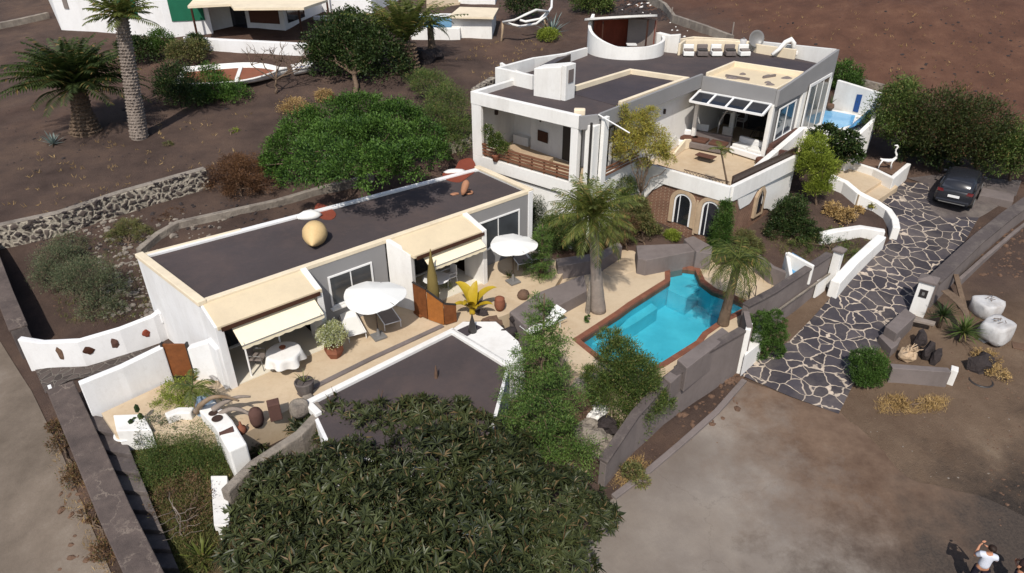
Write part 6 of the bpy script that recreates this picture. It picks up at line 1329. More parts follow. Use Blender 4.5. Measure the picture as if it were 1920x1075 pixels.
# things on the bungalow roof
ZB = 2.865
t = thing('egg_vase', 'large ochre teardrop vase lying on the bungalow roof', 'vase', P(590,440,ZB+.36)); g = Vector(t.location)
q = MB(); q.lathe(tuple(g), [(.02, -.42), (.22, -.38), (.36, -.22), (.42, 0), (.39, .2), (.28, .42), (.15, .6), (.06, .72), (.015, .76)], 24)
o = q.build('body', 'egg', t, smooth=True); o.rotation_euler = (R(98), 0, R(6)); o.location = (0, 0, .0)
o.location = (.0, .05, .04); t.scale = (1.15, 1.15, 1.15)
q = MB(); p = P(578,404,ZB+.1); q.rock((p.x, p.y, ZB+.1), (.5, .34, .2), 31, .12); setp(q.build('white_rock', 'white', smooth=True), 'flat white painted rock behind the ochre vase on the roof', 'rock')
def bed(pxs, nm='red_gravel', m_='rust_red'):
    q = MB(); pts = [P(a, b, ZB).to_2d() for a, b in pxs]; sm = []
    n_ = len(pts)
    for i in range(n_):
        a, b, c, d = pts[i-1], pts[i], pts[(i+1) % n_], pts[(i+2) % n_]
        for k in range(4): u = k/4; sm.append(.5*((2*b)+(c-a)*u+(2*a-5*b+4*c-d)*u*u+(3*b-a-3*c+d)*u**3))
    q.prism(sm, ZB-.02, ZB+.02); return q.build(nm, m_, h)
bed([(596,382),(618,390),(630,402),(622,412),(602,410),(590,396)]); bed([(862,302),(884,298),(893,318),(878,332),(862,342),(838,338),(830,326),(852,318)])
q = MB(); p = P(850,322,ZB+.02); q.rock((p.x, p.y, ZB+.04), (.5, .25, .09), 33, .2); setp(q.build('white_rock', 'white', smooth=True), 'flat white rock at the back right corner of the bungalow roof', 'rock')
q = MB(); q.lathe((0, 0, 0), [(.06, 0), (.13, .15), (.17, .45), (.14, .62), (.05, .7)], 14); o = q.build('clay_jug', 'terracotta_fine', smooth=True); o.location = P(867,366,ZB+.1); o.rotation_euler = (R(-30), R(20), 0); setp(o, 'leaning terracotta jug on the right half of the bungalow roof', 'jug')
q = MB(); p = P(879,362,ZB+.03); q.tube([(p.x+.17*math.cos(a), p.y+.17*math.sin(a), ZB+.05) for a in [k*.52 for k in range(13)]], .045, 8); setp(q.build('clay_ring', 'terracotta_fine', smooth=True), 'terracotta ring beside the leaning jug on the roof', 'ornament')
q = MB(); p = P(852,364,ZB+.02); q.rock((p.x, p.y, ZB+.02), (.2, .14, .05), 34, .2); setp(q.build('clay_shard', 'terracotta_fine'), 'flat terracotta shard left of the leaning jug on the roof', 'shard')
q = MB(); p = P(818,705,.12); q.lathe((p.x, p.y, .07), [(.14, 0), (.12, .2), (.06, .4), (.02, .5)], 7, sx=.5); setp(q.build('pointed_stone', 'rock_brown'), 'small pointed stone standing on the annex roof', 'stone')
# white barbecue, ribs, basin, bench in the lower left
t = thing('barbecue', 'white plastered outdoor counter with two dark round plates at the end of the left terrace', 'counter', P(415,800,-.3)); 
ca, cb = P(392,775,.15).to_2d(), P(447,842,.15).to_2d()
q = MB(); q.wall([ca, (ca+cb)/2+Vector((.05, .05)), cb], .55, -1.4, [.5, .4, .2]); q.build('counter', 'white', t, bevel=.05)
for k, u in enumerate((.22, .36)):
    c_ = ca+(cb-ca)*u; q = MB(); q.lathe((c_.x, c_.y, .48-.08*u*2), [(.15-.03*(1-k), 0), (.17-.03*(1-k), .03), (.1, .035)], 16); q.build('plate', 'bronze', t)
c_ = ca+(cb-ca)*.62; q = MB(); q.box((c_.x+.02, c_.y, .33), (.3, .42, .05), RZ1+1.3); q.build('grill_tray', 'clay_dark', t)
t = thing('rib_sculpture', 'sculpture of three curved horn-like ribs on a grey-blue block', 'sculpture', P(390,775,-.1)); g = Vector(t.location)
q = MB(); q.rock((g.x, g.y, .15), (.32, .3, .55), 44, .15); q.build('block', 'blue_grey', t, smooth=True)
for k, (pts, m_) in enumerate(((((368,772,.2),(378,758,.8),(400,745,1.1),(425,745,1.0),(448,752,.75)), 'tusk'), (((400,768,.5),(420,755,.7),(445,745,.8),(470,744,.75)), 'bark_grey'), (((405,782,.3),(430,768,.5),(455,770,.45),(475,784,.2)), 'bark_grey'))):
    q = MB(); pp = [P(*a) for a in pts]; n_ = len(pp); sm = []
    for i in range(n_-1):
        a, b, c, d = pp[max(0, i-1)], pp[i], pp[i+1], pp[min(n_-1, i+2)]
        for kk in range(5): u = kk/5; sm.append(.5*((2*b)+(c-a)*u+(2*a-5*b+4*c-d)*u*u+(3*b-a-3*c+d)*u**3))
    sm.append(pp[-1]); q.tube(sm, [.11*(1-.75*i/len(sm)) for i in range(len(sm))], 8); q.build('rib', m_, t, smooth=True)
t = thing('basin', 'white tapered garden basin with a bowl, at the head of the dark steps', 'basin', P(240,815,-.3)); g = Vector(t.location)
q = MB(); q.prism([P(a, b, .2).to_2d() for a, b in ((212,778),(268,776),(284,806),(218,808))], -.9, .2); q.build('body', 'white', t, bevel=.03)
q = MB(); q.lathe((g.x, g.y-.05, g.z-.1), [(.2, 0), (.34, .15), (.38, .2), (.33, .2), (.2, .08), (.05, .05)], 20); q.build('bowl', 'white_paint', t, smooth=True)
t = thing('tiled_bench', 'cracked white bench on the dry slope beside the big tree', 'bench', P(412,930,-.9))
q = MB(); q.prism([P(a, b, -.75).to_2d() for a, b in ((395,892),(426,892),(431,985),(401,985))], -1.0, -.75); q.build('seat', 'white', t, bevel=.02)
q = MB(); q.prism([P(a, b, -.8).to_2d() for a, b in ((398,897),(423,897),(428,980),(404,980))], -2.6, -1.0); q.build('support', 'white', t)
q = MB(); q.wall([P(316,796,-.1).to_2d(), P(340,786,-.1).to_2d(), P(366,786,-.1).to_2d()], .3, -.8, .3); setp(q.build('seat_wall', 'white', bevel=.05), 'short white seat wall behind the yellow-green shrub on the left terrace', 'wall')
t = thing('cactus', 'dark segmented cactus in front of the white basin', 'cactus', G(268,822)); g = Vector(t.location); q = MB()
for a, l_ in ((0, 1.3), (1.2, .8), (2.6, .9), (4.1, .7), (5.2, .6)):
    pr_ = g
    for k in range(4):
        nx_ = pr_+Vector((math.cos(a+k)*.08, math.sin(a+k)*.08, l_/4)); q.rock((pr_+nx_)/2, (.09, .09, l_/7), int(a*10)+k, .15, 1); pr_ = nx_
q.build('stem', 'leaf_dark', t)
# pool side things
t = thing('corner_bench', 'blue and white curved plaster bench beside the left gate pillar', 'bench', P(1495,500,.4))
q = MB(); q.wall([P(1476,478,1.1).to_2d(), P(1526,500,1.1).to_2d()], .14, .2, [1.25, 1.15]); q.build('backrest', 'white', t, bevel=.04)
q = MB(); w0, w1 = P(1479,480,.95).to_2d()+Vector((.07, -.1)), P(1522,500,.95).to_2d()+Vector((.04, -.1)); q.wall([w0, w1], .02, .62, [1.16, 1.06]); q.build('blue_back', 'blue_paint', t)
q = MB(); q.prism([P(a, b, .6).to_2d() for a, b in ((1478,494),(1522,514),(1508,524),(1476,512))], .1, .58); q.build('seat', 'blue_paint', t, bevel=.03)
q = MB(); q.wall([P(1474,482,.9).to_2d(), P(1484,520,.7).to_2d(), P(1496,530,.6).to_2d()], .16, .0, [1.15, .75, .6]); q.build('armrest', 'white', t, bevel=.05)
t = thing('pool_handrail', 'thin curved metal handrail at the right corner of the pool', 'handrail', P(1402,560,POOLZ))
for a, b in ((1392,1402), (1404,1414)):
    q = MB(); p0 = P(a, 562, POOLZ); p1 = P(b+2, 558, POOLZ); q.tube([p0, p0+Vector((0, 0, .55)), p0+(p1-p0)*.3+Vector((0, 0, .7)), p0+(p1-p0)*.8+Vector((0, 0, .6)), p1+Vector((0, 0, .0))], .02, 6); q.build('rail', 'metal_dark', t, smooth=True)
t = thing('garden_spike', 'slim grey pointed stone standing left of the tall palm trunk', 'stone', P(1102,585,POOLZ)); g = Vector(t.location)
q = MB(); q.lathe(tuple(g), [(.2, 0), (.16, .4), (.12, .9), (.06, 1.3), (.01, 1.55)], 7, sx=.6); q.build('stone', 'rock_pale', t)
bush('small_plant', 'tiny green plant on the pool terrace tiles beside the edge tiles', P(1101,602,POOLZ), [(1101,598,.15,.13,.15)], 300, .07, .03, 'leaf_hedge', 410, cat='plant')
# upper terrace furniture
def tz(px, py, z=TF): return P(px, py, z+.01)
def lounge(label, p, rz, L=1.3, D=.75, cush=2, m_='white_paint', cm='brown_cushion', sc=1.25):
    t = thing('sofa', label, 'sofa', (0, 0, 0), 'lounge seats on the upper terrace')
    q = MB(); q.box((0, 0, .17), (L, D, .26)); q.build('base', m_, t, bevel=.04)
    q = MB(); q.box((0, D/2-.09, .46), (L, .18, .34)); q.build('backrest', m_, t, bevel=.04)
    for k in range(cush): q = MB(); q.box(((-L/2+L*(k+.5)/cush), -.06, .36), (L/cush*.86, D*.62, .12)); q.build('cushion', cm, t, bevel=.03)
    return placed(t, p, rz, sc)
lounge('low dark sofa with two brown cushions in the middle of the upper terrace', tz(1328,280), RZ2+.1, 1.7, .85, 2, 'grey_block')
lounge('white sofa near the right parapet of the upper terrace', tz(1404,292), RZ2-.2, 1.5, .8, 2, cm='canvas')
lounge('small white seat with a brown cushion left of the middle sofa', tz(1290,272), RZ2+.5, .9, .7, 1)
t = thing('coffee_table', 'low dark table in front of the middle sofa on the upper terrace', 'table', tz(1322,302)); g = Vector(t.location)
q = MB(); q.box((g.x, g.y, g.z+.28), (1.0, .5, .05), RZ2); q.build('table_top', 'brown_cushion', t, bevel=.01); q = MB(); q.box((g.x, g.y, g.z+.13), (.7, .3, .25), RZ2); q.build('base', 'metal_dark', t)
q = MB(); p = tz(1425,308); q.lathe(tuple(p), [(.2, 0), (.26, .15), (.26, .3), (.2, .36)], 14); setp(q.build('pouffe', 'brown_cushion', bevel=.03), 'round brown pouffe in the corner near the right parapet', 'pouffe')
q = MB(); a_, b_ = tz(1262,296), tz(1312,272); q.wall([a_.to_2d(), ((a_+b_)/2).to_2d()+Vector((-.1, .25)), b_.to_2d()], .12, TF, [TF+.25, TF+.6, TF+.35]); setp(q.build('curved_bench', 'cream', bevel=.04), 'curved cream bench wall at the left of the upper terrace', 'bench')
t = thing('sun_sail', 'white pointed sail-shaped screen against the villa wall on the upper terrace', 'screen', tz(1262,275)); p0, p1, p2 = tz(1246,288), tz(1272,272), tz(1284,264)
q = MB(); q.add([p0, p1, p2+Vector((0, 0, 1.15)), p0+Vector((0, 0, .35)), p0+Vector((.03, -.05, 0)), p1+Vector((.03, -.05, 0)), p2+Vector((.03, -.05, 1.15)), p0+Vector((.03, -.05, .35))], [(0, 1, 2, 3), (7, 6, 5, 4), (0, 4, 5, 1), (1, 5, 6, 2), (2, 6, 7, 3), (3, 7, 4, 0)]); q.build('sail', 'canvas', t)
q = MB(); a_ = tz(1312,262); q.box((a_.x, a_.y, TF+.45), (.8, .08, .9), RZ2+.3); setp(q.build('partition_board', 'white', bevel=.02), 'upright white partition board behind the small seat', 'partition')
t = thing('arc_lamp', 'curved grey arc lamp leaning over a white pillar on the upper terrace', 'lamp', tz(1342,262)); g = Vector(t.location)
p1 = P(1370,207,TF+2.0); q = MB(); q.tube([g, g+(p1-g)*.35+Vector((-.12, 0, .45)), g+(p1-g)*.7+Vector((-.06, 0, .45)), p1], .05, 8); q.build('stem', 'bag_white', t, smooth=True)
q = MB(); q.box((g.x, g.y, g.z+.1), (.4, .4, .2), RZ2); q.build('base', 'tusk', t, bevel=.03); q = MB(); q.lathe(tuple(p1-Vector((0, 0, .1))), [(.13, 0), (.12, .08), (.03, .16)], 12); q.build('shade', 'metal_grey', t, smooth=True)
t = thing('white_pillar', 'freestanding white pillar in front of the dining table', 'pillar', tz(1368,258)); g = Vector(t.location); q = MB(); q.box((g.x, g.y, g.z+.75), (.28, .2, 1.5), RZ2); q.build('shaft', 'white', t, bevel=.04); q = MB(); q.box((g.x-.16, g.y, g.z+.3), (.6, .18, .6), RZ2); q.build('plinth', 'white', t, bevel=.04)
t = thing('dining_table', 'white dining table in the shade under the glass canopy', 'table', tz(1364,232)); g = Vector(t.location)
q = MB(); q.box((g.x, g.y, g.z+.73), (1.5, .85, .05), RZ2); q.build('table_top', 'white_paint', t, bevel=.01)
for a in (-.65, .65):
    for b in (-.35, .35): c_ = Vector((a*math.cos(RZ2)-b*math.sin(RZ2), a*math.sin(RZ2)+b*math.cos(RZ2), 0)); q = MB(); q.tube([g+c_, g+c_+Vector((0, 0, .72))], .03, 6); q.build('leg', 'white_paint', t)
for k, (a, b, rz, lb) in enumerate(((1342,235,.0,'white dining chair at the left end of the dining table'),(1340,226,.4,'white dining chair behind the left end of the table'),(1388,240,3.14,'white dining chair at the right end of the dining table'),(1376,226,4.2,'white dining chair on the far side of the dining table'))):
    chair(lb, tz(a, b), RZ2+rz, 'white_paint', 'white_paint', group='dining chairs on the upper terrace')
t = thing('wicker_pod', 'open egg-shaped wire lounge pod on the upper terrace', 'chair', tz(1422,268)); g = Vector(t.location)
for k in range(5):
    q = MB(); a = k*.63; rr_ = .55; q.tube([g+Vector((math.cos(a)*rr_*math.cos(u), math.sin(a)*rr_*math.cos(u), .9*math.sin(u))) for u in [math.pi*j/12 for j in range(13)]], .015, 5); q.build('hoop', 'bronze', t, smooth=True)
q = MB(); q.lathe(tuple(g), [(.45, .02), (.52, .1), (.45, .2), (.1, .24)], 16); q.build('cushion', 'olive_canvas', t, smooth=True)
for k, (a, b, m_, lb) in enumerate(((1443,262,'leaf_yellowgreen','small plant in a pot against the right wall of the upper terrace'),(1308,232,'leaf_olive','low planting strip in the corner under the glass canopy'),(1236,290,'leaf_twig','dry twiggy shrub in the front planter of the upper terrace'))):
    g = tz(a, b); t = thing('terrace_plant', lb, 'plant', g); v_, f_ = leaves([(g.x, g.y, g.z+.35, .35, .3, .35)], 900 if k < 2 else 1500, .08, .03, 420+k, per=12, spread=.4); mesh_obj('foliage', v_, f_, m_, t)
    q = MB(); q.lathe(tuple(g), [(.12, 0), (.16, .2), (.17, .22)], 10); q.build('pot', 'terracotta', t, smooth=True)
q = MB(); p = tz(1300,325, TF+.1); 
t = thing('wrought_railing', 'dark iron scrollwork railing along the front planter of the upper terrace', 'railing', U(10.6, 4.56).to_3d()+Vector((0, 0, TF)))
q = MB(); ra, rb = U(9.4, 4.62), U(11.75, 4.5)
for zz in (.3, .75): q.tube([V3(ra, TF+zz), V3(rb, TF+zz)], .02, 5)
for k in range(14):
    c_ = ra+(rb-ra)*(k+.5)/14; q.tube([V3(c_, TF+.3+.22)+Vector(((rb-ra).normalized().x*.1*math.cos(a), (rb-ra).normalized().y*.1*math.cos(a), .2*math.sin(a))) for a in [j*.7 for j in range(10)]], .012, 4)
q.build('scrollwork', 'bronze', t)
# roof furniture
for k in range(5):
    a = 1290+k*26; p = P(a, 105, 6.07); lounge(['cream cushioned roof seat next to the round pavilion','second cream roof seat from the round pavilion','middle cream seat of the roof bench row','fourth cream roof seat, left of the satellite dish','last cream roof seat below the satellite dish'][k], p, .05*k-.1, .62, .6, 1, 'grey_block' if k % 2 else 'canvas', 'metal_dark' if k % 2 else 'grey_fabric', 1.)
q = MB(); p = [P(a, b, 6.07).to_2d() for a, b in ((1272,104),(1282,96),(1330,96),(1400,100))]; q.wall(p, .14, 6.05, 6.75); setp(q.build('windbreak', 'cream', bevel=.03), 'cream windbreak wall behind the row of roof seats', 'wall')
t = thing('satellite_dish', 'round white satellite dish at the back of the villa roof', 'satellite dish', P(1412,92,6.2)); g = Vector(t.location)
q = MB(); q.tube([g, g+Vector((0, 0, .45))], .03, 6); q.build('mast', 'metal_grey', t)
q = MB(); q.lathe(tuple(g), [(.0, .0), (.2, .03), (.38, .1), (.5, .2), (.49, .21), (.37, .12), (.2, .05), (.02, .02)], 24); o = q.build('dish', 'metal_grey', t, smooth=True); o.location = (0, -.05, .6); o.rotation_euler = (R(75), 0, R(10))
t = thing('water_tank', 'small pale cylindrical tank left of the satellite dish', 'tank', P(1391,95,6.2)); g = Vector(t.location); q = MB(); q.lathe(tuple(g), [(.2, 0), (.22, .05), (.22, .6), (.16, .66)], 14); q.build('body', 'bag_white', t, smooth=True); q = MB(); q.lathe(tuple(g+Vector((0, 0, .66))), [(.06, 0), (.06, .08)], 8); q.build('cap', 'metal_grey', t)
t = thing('roof_arch', 'small white arched ornament at the back right of the villa roof', 'ornament', P(1476,96,6.4)); g = Vector(t.location)
q = MB(); q.tube([g+Vector((-.9, -.1, -.2)), g+Vector((-.5, 0, .1)), g+Vector((-.2, 0, .5)), g+Vector((.1, 0, .65)), g+Vector((.3, 0, .45)), g+Vector((.32, 0, -.1))], [.1, .12, .14, .16, .14, .12], 8); q.build('arch', 'white', t, smooth=True)
q = MB(); q.box((g.x+.5, g.y, g.z-.1), (.5, .3, .25)); q.build('block', 'white', t, bevel=.05)
# plunge pool court on the right of the villa
t = thing('plunge_court', 'white walled court holding a pale blue plunge pool beside the villa', 'pool court', P(1570,225,2.6))
q = MB(); q.prism([P(a, b, 2.55).to_2d() for a, b in ((1508,214),(1540,203),(1608,212),(1634,232),(1612,262),(1540,256),(1512,236))], .2, 2.55); q.build('deck', 'white', t, bevel=.02)
q = MB(); q.prism([P(a, b, 2.56).to_2d() for a, b in ((1516,214),(1540,207),(1562,209),(1604,217),(1598,234),(1575,240),(1540,236),(1520,226))], 2.551, 2.575); q.build('water', 'plunge_water', t)
cw = [P(a, b, 2.6).to_2d() for a, b in ((1560,200),(1640,222),(1626,262),(1590,276))]
q = MB(); q.wall(cw, .22, -.5, [4.3, 4.15, 3.7, 2.9]); q.build('court_wall', 'white', t, bevel=.04)
n_ = Vector(((cw[1]-cw[0]).y, -(cw[1]-cw[0]).x)).normalized(); c_ = cw[0]+(cw[1]-cw[0])*.52+n_*.12
q = MB(); q.wall([c_, c_+(cw[1]-cw[0]).normalized()*.35], .04, 2.7, [3.75, 3.8]); q.build('blue_niche', 'deep_blue', t)
q = MB(); q.add([P(1592,238,2.6), P(1632,220,2.6), P(1630,205,3.6), P(1600,234,3.0), P(1590,240,2.7)-Vector((0, .1, 0)), P(1634,222,2.6)-Vector((0, .1, 0)), P(1631,207,3.6)-Vector((0, .1, 0)), P(1601,236,3.0)-Vector((0, .1, 0))], [(0, 1, 2, 3), (7, 6, 5, 4), (0, 4, 5, 1), (1, 5, 6, 2), (2, 6, 7, 3), (3, 7, 4, 0)]); q.build('blue_slide', 'blue_paint', t)
t = thing('planter_urn', 'round dark urn with a bare dark plant at the back of the plunge pool', 'urn', P(1555,207,2.6)); g = Vector(t.location)
q = MB(); q.lathe(tuple(g), [(.12, 0), (.24, .18), (.22, .38), (.1, .45)], 14); q.build('urn', 'rock_brown', t, smooth=True); q = MB(); rosette(q, g+Vector((0, 0, .4)), 7, .7, .07, 9, (.9, 1.5)); q.build('plant', 'leaf_dark', t)
# white long-necked animal sculpture
t = thing('animal_sculpture', 'white long-necked animal sculpture standing on the brown podium', 'sculpture', P(1662,318,1.5)); g = Vector(t.location)
q = MB()
def W(a, b, y=0.): return g+Vector((a, y, b))
q.tube([W(-.5, .62), W(-.35, .55), W(-.05, .5), W(.2, .52), W(.34, .68), W(.32, .85), W(.22, 1.0), W(.2, 1.15), W(.27, 1.28), W(.2, 1.36), W(.06, 1.36)], [.03, .07, .1, .1, .075, .055, .045, .045, .055, .05, .02], 8)
q.build('body', 'white', t, smooth=True)
for a, y, b in ((-.38, -.06, -.5), (-.34, .06, -.42), (.18, -.06, .2), (.24, .06, .32)): q = MB(); q.tube([W(a, .55, y), W(a+(b-a)*.5-.05, .28, y), W(b, 0, y)], [.045, .025, .025], 6); q.build('leg', 'white', t, smooth=True)
# white woven sacks
for k, (a, b, sx, sy, sz, rz, lb) in enumerate(((1848,580,.55,.5,.45,.2,'upper dirty white bulk sack, the smaller one nearer the wall'),(1866,622,.6,.52,.5,.5,'lower dirty white bulk sack with debris on top'))):
    p = P(a, b, -.55); t = thing('bulk_sack', lb, 'sack', p, 'bulk sacks on the bare earth')
    q = MB(); q.rock((0, 0, 0), (1, 1, 1), 70+k, .16, 3); q.v = [(p.x+(abs(x)**.6*(1 if x > 0 else -1)*sx)*math.cos(rz)-(abs(y)**.6*(1 if y > 0 else -1)*sy)*math.sin(rz), p.y+(abs(x)**.6*(1 if x > 0 else -1)*sx)*math.sin(rz)+(abs(y)**.6*(1 if y > 0 else -1)*sy)*math.cos(rz), p.z+.1+abs(z)**.55*(1 if z > 0 else -1)*sz*(1-.25*(z > .6)*(1-x*x-y*y))) for x, y, z in q.v]
    q.build('sack', 'bag_white', t, smooth=True)
    q = MB(); r = random.Random(k)
    for j in range(7): c0_ = Vector((p.x+r.uniform(-.25, .25), p.y+r.uniform(-.2, .2), p.z+sz+.03)); q.tube([c0_, c0_+Vector((r.uniform(-.25, .25), r.uniform(-.2, .2), .08))], .012, 4)
    q.build('debris', 'bark', t)['kind'] = 'stuff'
q = MB(); p = P(1838,690,-1.2); q.rock((p.x, p.y, p.z+.1), (.5, .42, .5), 81, .4); setp(q.build('burnt_stump', 'lava'), 'charred black stump with dead roots beside the yucca bed', 'stump')
q = MB(); p = P(1835,722,-1.45); q.lathe(tuple(p), [(.3, 0), (.42, .12), (.44, .22), (.38, .24), (.3, .16)], 18); setp(q.build('black_tub', 'metal_dark', smooth=True), 'round black rubber tub in front of the charred stump', 'tub')
for k, (a, b, s, lb) in enumerate(((1725,640,.34,'upright black lava rock in the yucca bed, farthest from the wall'),(1738,662,.32,'black lava rock in the middle of the yucca bed'),(1755,668,.3,'black lava rock at the right end of the yucca bed'))):
    q = MB(); p = P(a, b, -.9); q.rock(p, (s*.8, s*.7, s*1.3), 90+k, .35); setp(q.build('lava_rock', 'lava'), lb, 'rock', 'lava rocks in the yucca bed')
q = MB(); p = P(1703,668,-.95); q.rock(p, (.35, .3, .25), 95, .35); r = random.Random(3)
for j in range(14): q.tube([p+Vector((r.uniform(-.25, .25), r.uniform(-.2, .2), .1)), p+Vector((r.uniform(-.35, .35), r.uniform(-.25, .25), r.uniform(.3, .5)))], .02, 4)
setp(q.build('debris_heap', 'stone_cut'), 'small heap of pale broken wood and shells inside the low planter walls', 'debris')
t = thing('wooden_debris', 'curled weathered wooden sheet leaning on the outer side of the right boundary wall', 'board', P(1790,585,-.5)); g = Vector(t.location)
q = MB(); vs = []
for k in range(9):
    u = k/8; a = P(1765+45*math.sin(u*1.8), 545+65*u, .25-.5*u); vs += [a, a+Vector((.35-.1*u, .1, .08*math.sin(u*5))), a-Vector((0, 0, .04)), a+Vector((.35-.1*u, .1, .08*math.sin(u*5)-.04))]
q.add(vs, [f for k in range(8) for f in ((4*k, 4*k+1, 4*k+5, 4*k+4), (4*k+2, 4*k+6, 4*k+7, 4*k+3), (4*k, 4*k+4, 4*k+6, 4*k+2), (4*k+1, 4*k+3, 4*k+7, 4*k+5))]); q.build('board', 'bark', t)
q = MB(); beam(q, P(1792,515,.2), P(1808,575,-.5), .2, .06); q.build('strut', 'bark', t)
q = MB(); p = P(1850,640,-1.05); q.box(p+Vector((0, 0, .05)), (.6, .3, .12), .2); setp(q.build('pale_block', 'bag_white', bevel=.02), 'pale stone slab in front of the bulk sacks', 'block')
q = MB(); p = P(1915,655,-1.0); q.box(p+Vector((.3, 0, .03)), (1.2, .5, .1), -.4); setp(q.build('plywood_sheet', 'rock_brown', bevel=.01), 'tan board lying on the earth at the right edge', 'board')
q = MB(); p = P(1195,0,0)
# big rocks under the pool terrace
for k, (a, b, z, s, m_, lb) in enumerate(((1085,760,-.9,.62,'rock_brown','brown boulder below the pool terrace, left of the white one'),(1118,772,-1.0,.36,'white','white painted boulder beside the hanging green bush'),(1100,805,-1.3,.45,'rock_pale','small pale boulder under the brown boulder'),(1125,830,-1.5,.55,'rock_pale','grey boulder at the top of the street wall end'),(1095,720,-.6,.45,'rock_pale','pale boulder among the dry twigs by the pool edge'),(1140,800,-1.2,.4,'lava','black boulder in the gap beside the street wall'))):
    q = MB(); q.rock(P(a, b, z), (s, s*.8, s*.9), 60+k, .3, 3); setp(q.build('boulder', m_, smooth=False), lb, 'boulder', 'boulders below the pool terrace')
for k, (a, b, s, lb) in enumerate(((790,118,.8,'black lava boulder at the foot of the squat palm'),(812,112,.7,'dark brown boulder right of the squat palm base'),(780,105,.6,'black boulder between the two palms by the neighbouring pool'))):
    q = MB(); p = G(a, b); q.rock(p+Vector((0, 0, .25)), (s, s*.7, s*.7), 160+k, .35); setp(q.build('boulder', 'lava'), lb, 'boulder', 'lava boulders by the neighbouring pool')

# ---------------- parked car ----------------
def car():
    a0, b0 = P(1745,388,.52), P(1813,402,.52); mid = (a0+b0)/2; hd = math.radians(90-38)
    t = thing('parked_car', 'dark grey car parked at the top of the stone driveway seen from behind', 'car', (0, 0, 0))
    # stations along x (0 rear .. 4.5 front): half width at sill/belt, z bottom, z belt
    st_ = [(0, .70, .42, .92), (.06, .80, .34, 1.0), (.35, .87, .26, 1.03), (1.2, .89, .24, 1.02), (2.4, .89, .24, 1.0), (3.3, .88, .25, .98), (4.0, .84, .28, .86), (4.35, .76, .32, .74), (4.45, .62, .4, .6)]
    def loft(st, f):
        vs = []; n = None
        for s in st: ring_ = f(*s); n = len(ring_); vs += ring_
        return vs, [(i*n+j, i*n+(j+1) % n, (i+1)*n+(j+1) % n, (i+1)*n+j) for i in range(len(st)-1) for j in range(n)]+[tuple(range(n))[::-1], tuple(range((len(st)-1)*n, len(st)*n))]
    def body(x, w_, z0, z1):
        return [(x, -w_*.9, z0), (x, -w_, z0+.12), (x, -w_, z0+(z1-z0)*.6), (x, -w_*.95, z1-.04), (x, -w_*.8, z1), (x, 0, z1+.02), (x, w_*.8, z1), (x, w_*.95, z1-.04), (x, w_, z0+(z1-z0)*.6), (x, w_, z0+.12), (x, w_*.9, z0), (x, 0, z0)]
    q = MB(); q.add(*loft(st_, body)); bo = q.build('body', 'car_paint', t, smooth=True); bo.data.polygons.foreach_set('use_smooth', [True]*len(bo.data.polygons)); bv = bo.modifiers.new('b', 'BEVEL'); bv.width = .03; bv.segments = 2
    def cab(x, w_, z0, z1): return [(x, -w_, z0), (x, -w_*.86, z1-.08), (x, -w_*.7, z1), (x, 0, z1+.03), (x, w_*.7, z1), (x, w_*.86, z1-.08), (x, w_, z0)]
    q = MB(); q.add(*loft([(.12, .78, .98, 1.02), (.3, .79, .99, 1.3), (.55, .8, 1.0, 1.48), (1.2, .81, 1.0, 1.54), (2.2, .81, .98, 1.52), (2.7, .8, .97, 1.42), (3.3, .76, .95, 1.08), (3.45, .7, .93, .98)], cab)); q.build('roof', 'car_paint', t, smooth=True)
    def pane(nm, pts, m_='glass_dark', th=.012):
        pts = [Vector(p) for p in pts]; n = (pts[1]-pts[0]).cross(pts[2]-pts[0]).normalized()*th; c = sum(pts, Vector())/len(pts)
        if n.dot(c-Vector((2, 0, 1.0))) < 0: n = -n
        k = len(pts); q = MB(); q.add([p+n*2 for p in pts]+[p-n*2 for p in pts], [tuple(range(k)), tuple(range(2*k-1, k-1, -1))]+[(i, k+i, k+(i+1) % k, (i+1) % k) for i in range(k)]); return q.build(nm, m_, t)
    pane('rear_window', [(.155, -.66, 1.06), (.155, .66, 1.06), (.46, .56, 1.42), (.46, -.56, 1.42)])
    for s in (-1, 1):
        pane('side_window', [(.6, s*.795, 1.06), (1.55, s*.80, 1.06), (1.55, s*.715, 1.42), (.75, s*.715, 1.40)]); pane('side_window', [(1.62, s*.80, 1.06), (2.9, s*.785, 1.04), (2.55, s*.72, 1.36), (1.62, s*.715, 1.42)])
        pane('tail_light', [(.02, s*.5, .86), (.03, s*.78, .86), (.1, s*.8, 1.0), (.06, s*.55, 1.0)], 'tail_red', .02)
        q = MB(); q.box((2.85, s*.93, 1.05), (.12, .16, .12)); q.build('mirror', 'car_paint', t, bevel=.03)
        for x in (.8, 3.6):
            q = MB(); q.tube([(x, s*.68, .32), (x, s*.9, .32)], .32, 22); wh = q.build('wheel', 'tyre', t, bevel=.02)
            q = MB(); q.tube([(x, s*.89, .32), (x, s*.915, .32)], .2, 14); q.build('rim', 'metal_grey', wh)
    q = MB(); q.box((-.03, 0, .45), (.12, 1.5, .16)); q.build('bumper', 'car_paint', t, bevel=.04)
    q = MB(); q.box((-.04, 0, .72), (.03, .52, .12)); q.build('number_plate', 'white_paint', t)
    q = MB(); q.box((-.08, .0, .38), (.04, 1.2, .03)); q.build('bumper_trim', 'metal_grey', t)
    placed(t, (mid.x, mid.y, T(mid.x+1.5, mid.y+1.8)+.04), hd)
surf('tail_red', lin(90, 20, 20), .1, 3, .3, .0)
car()

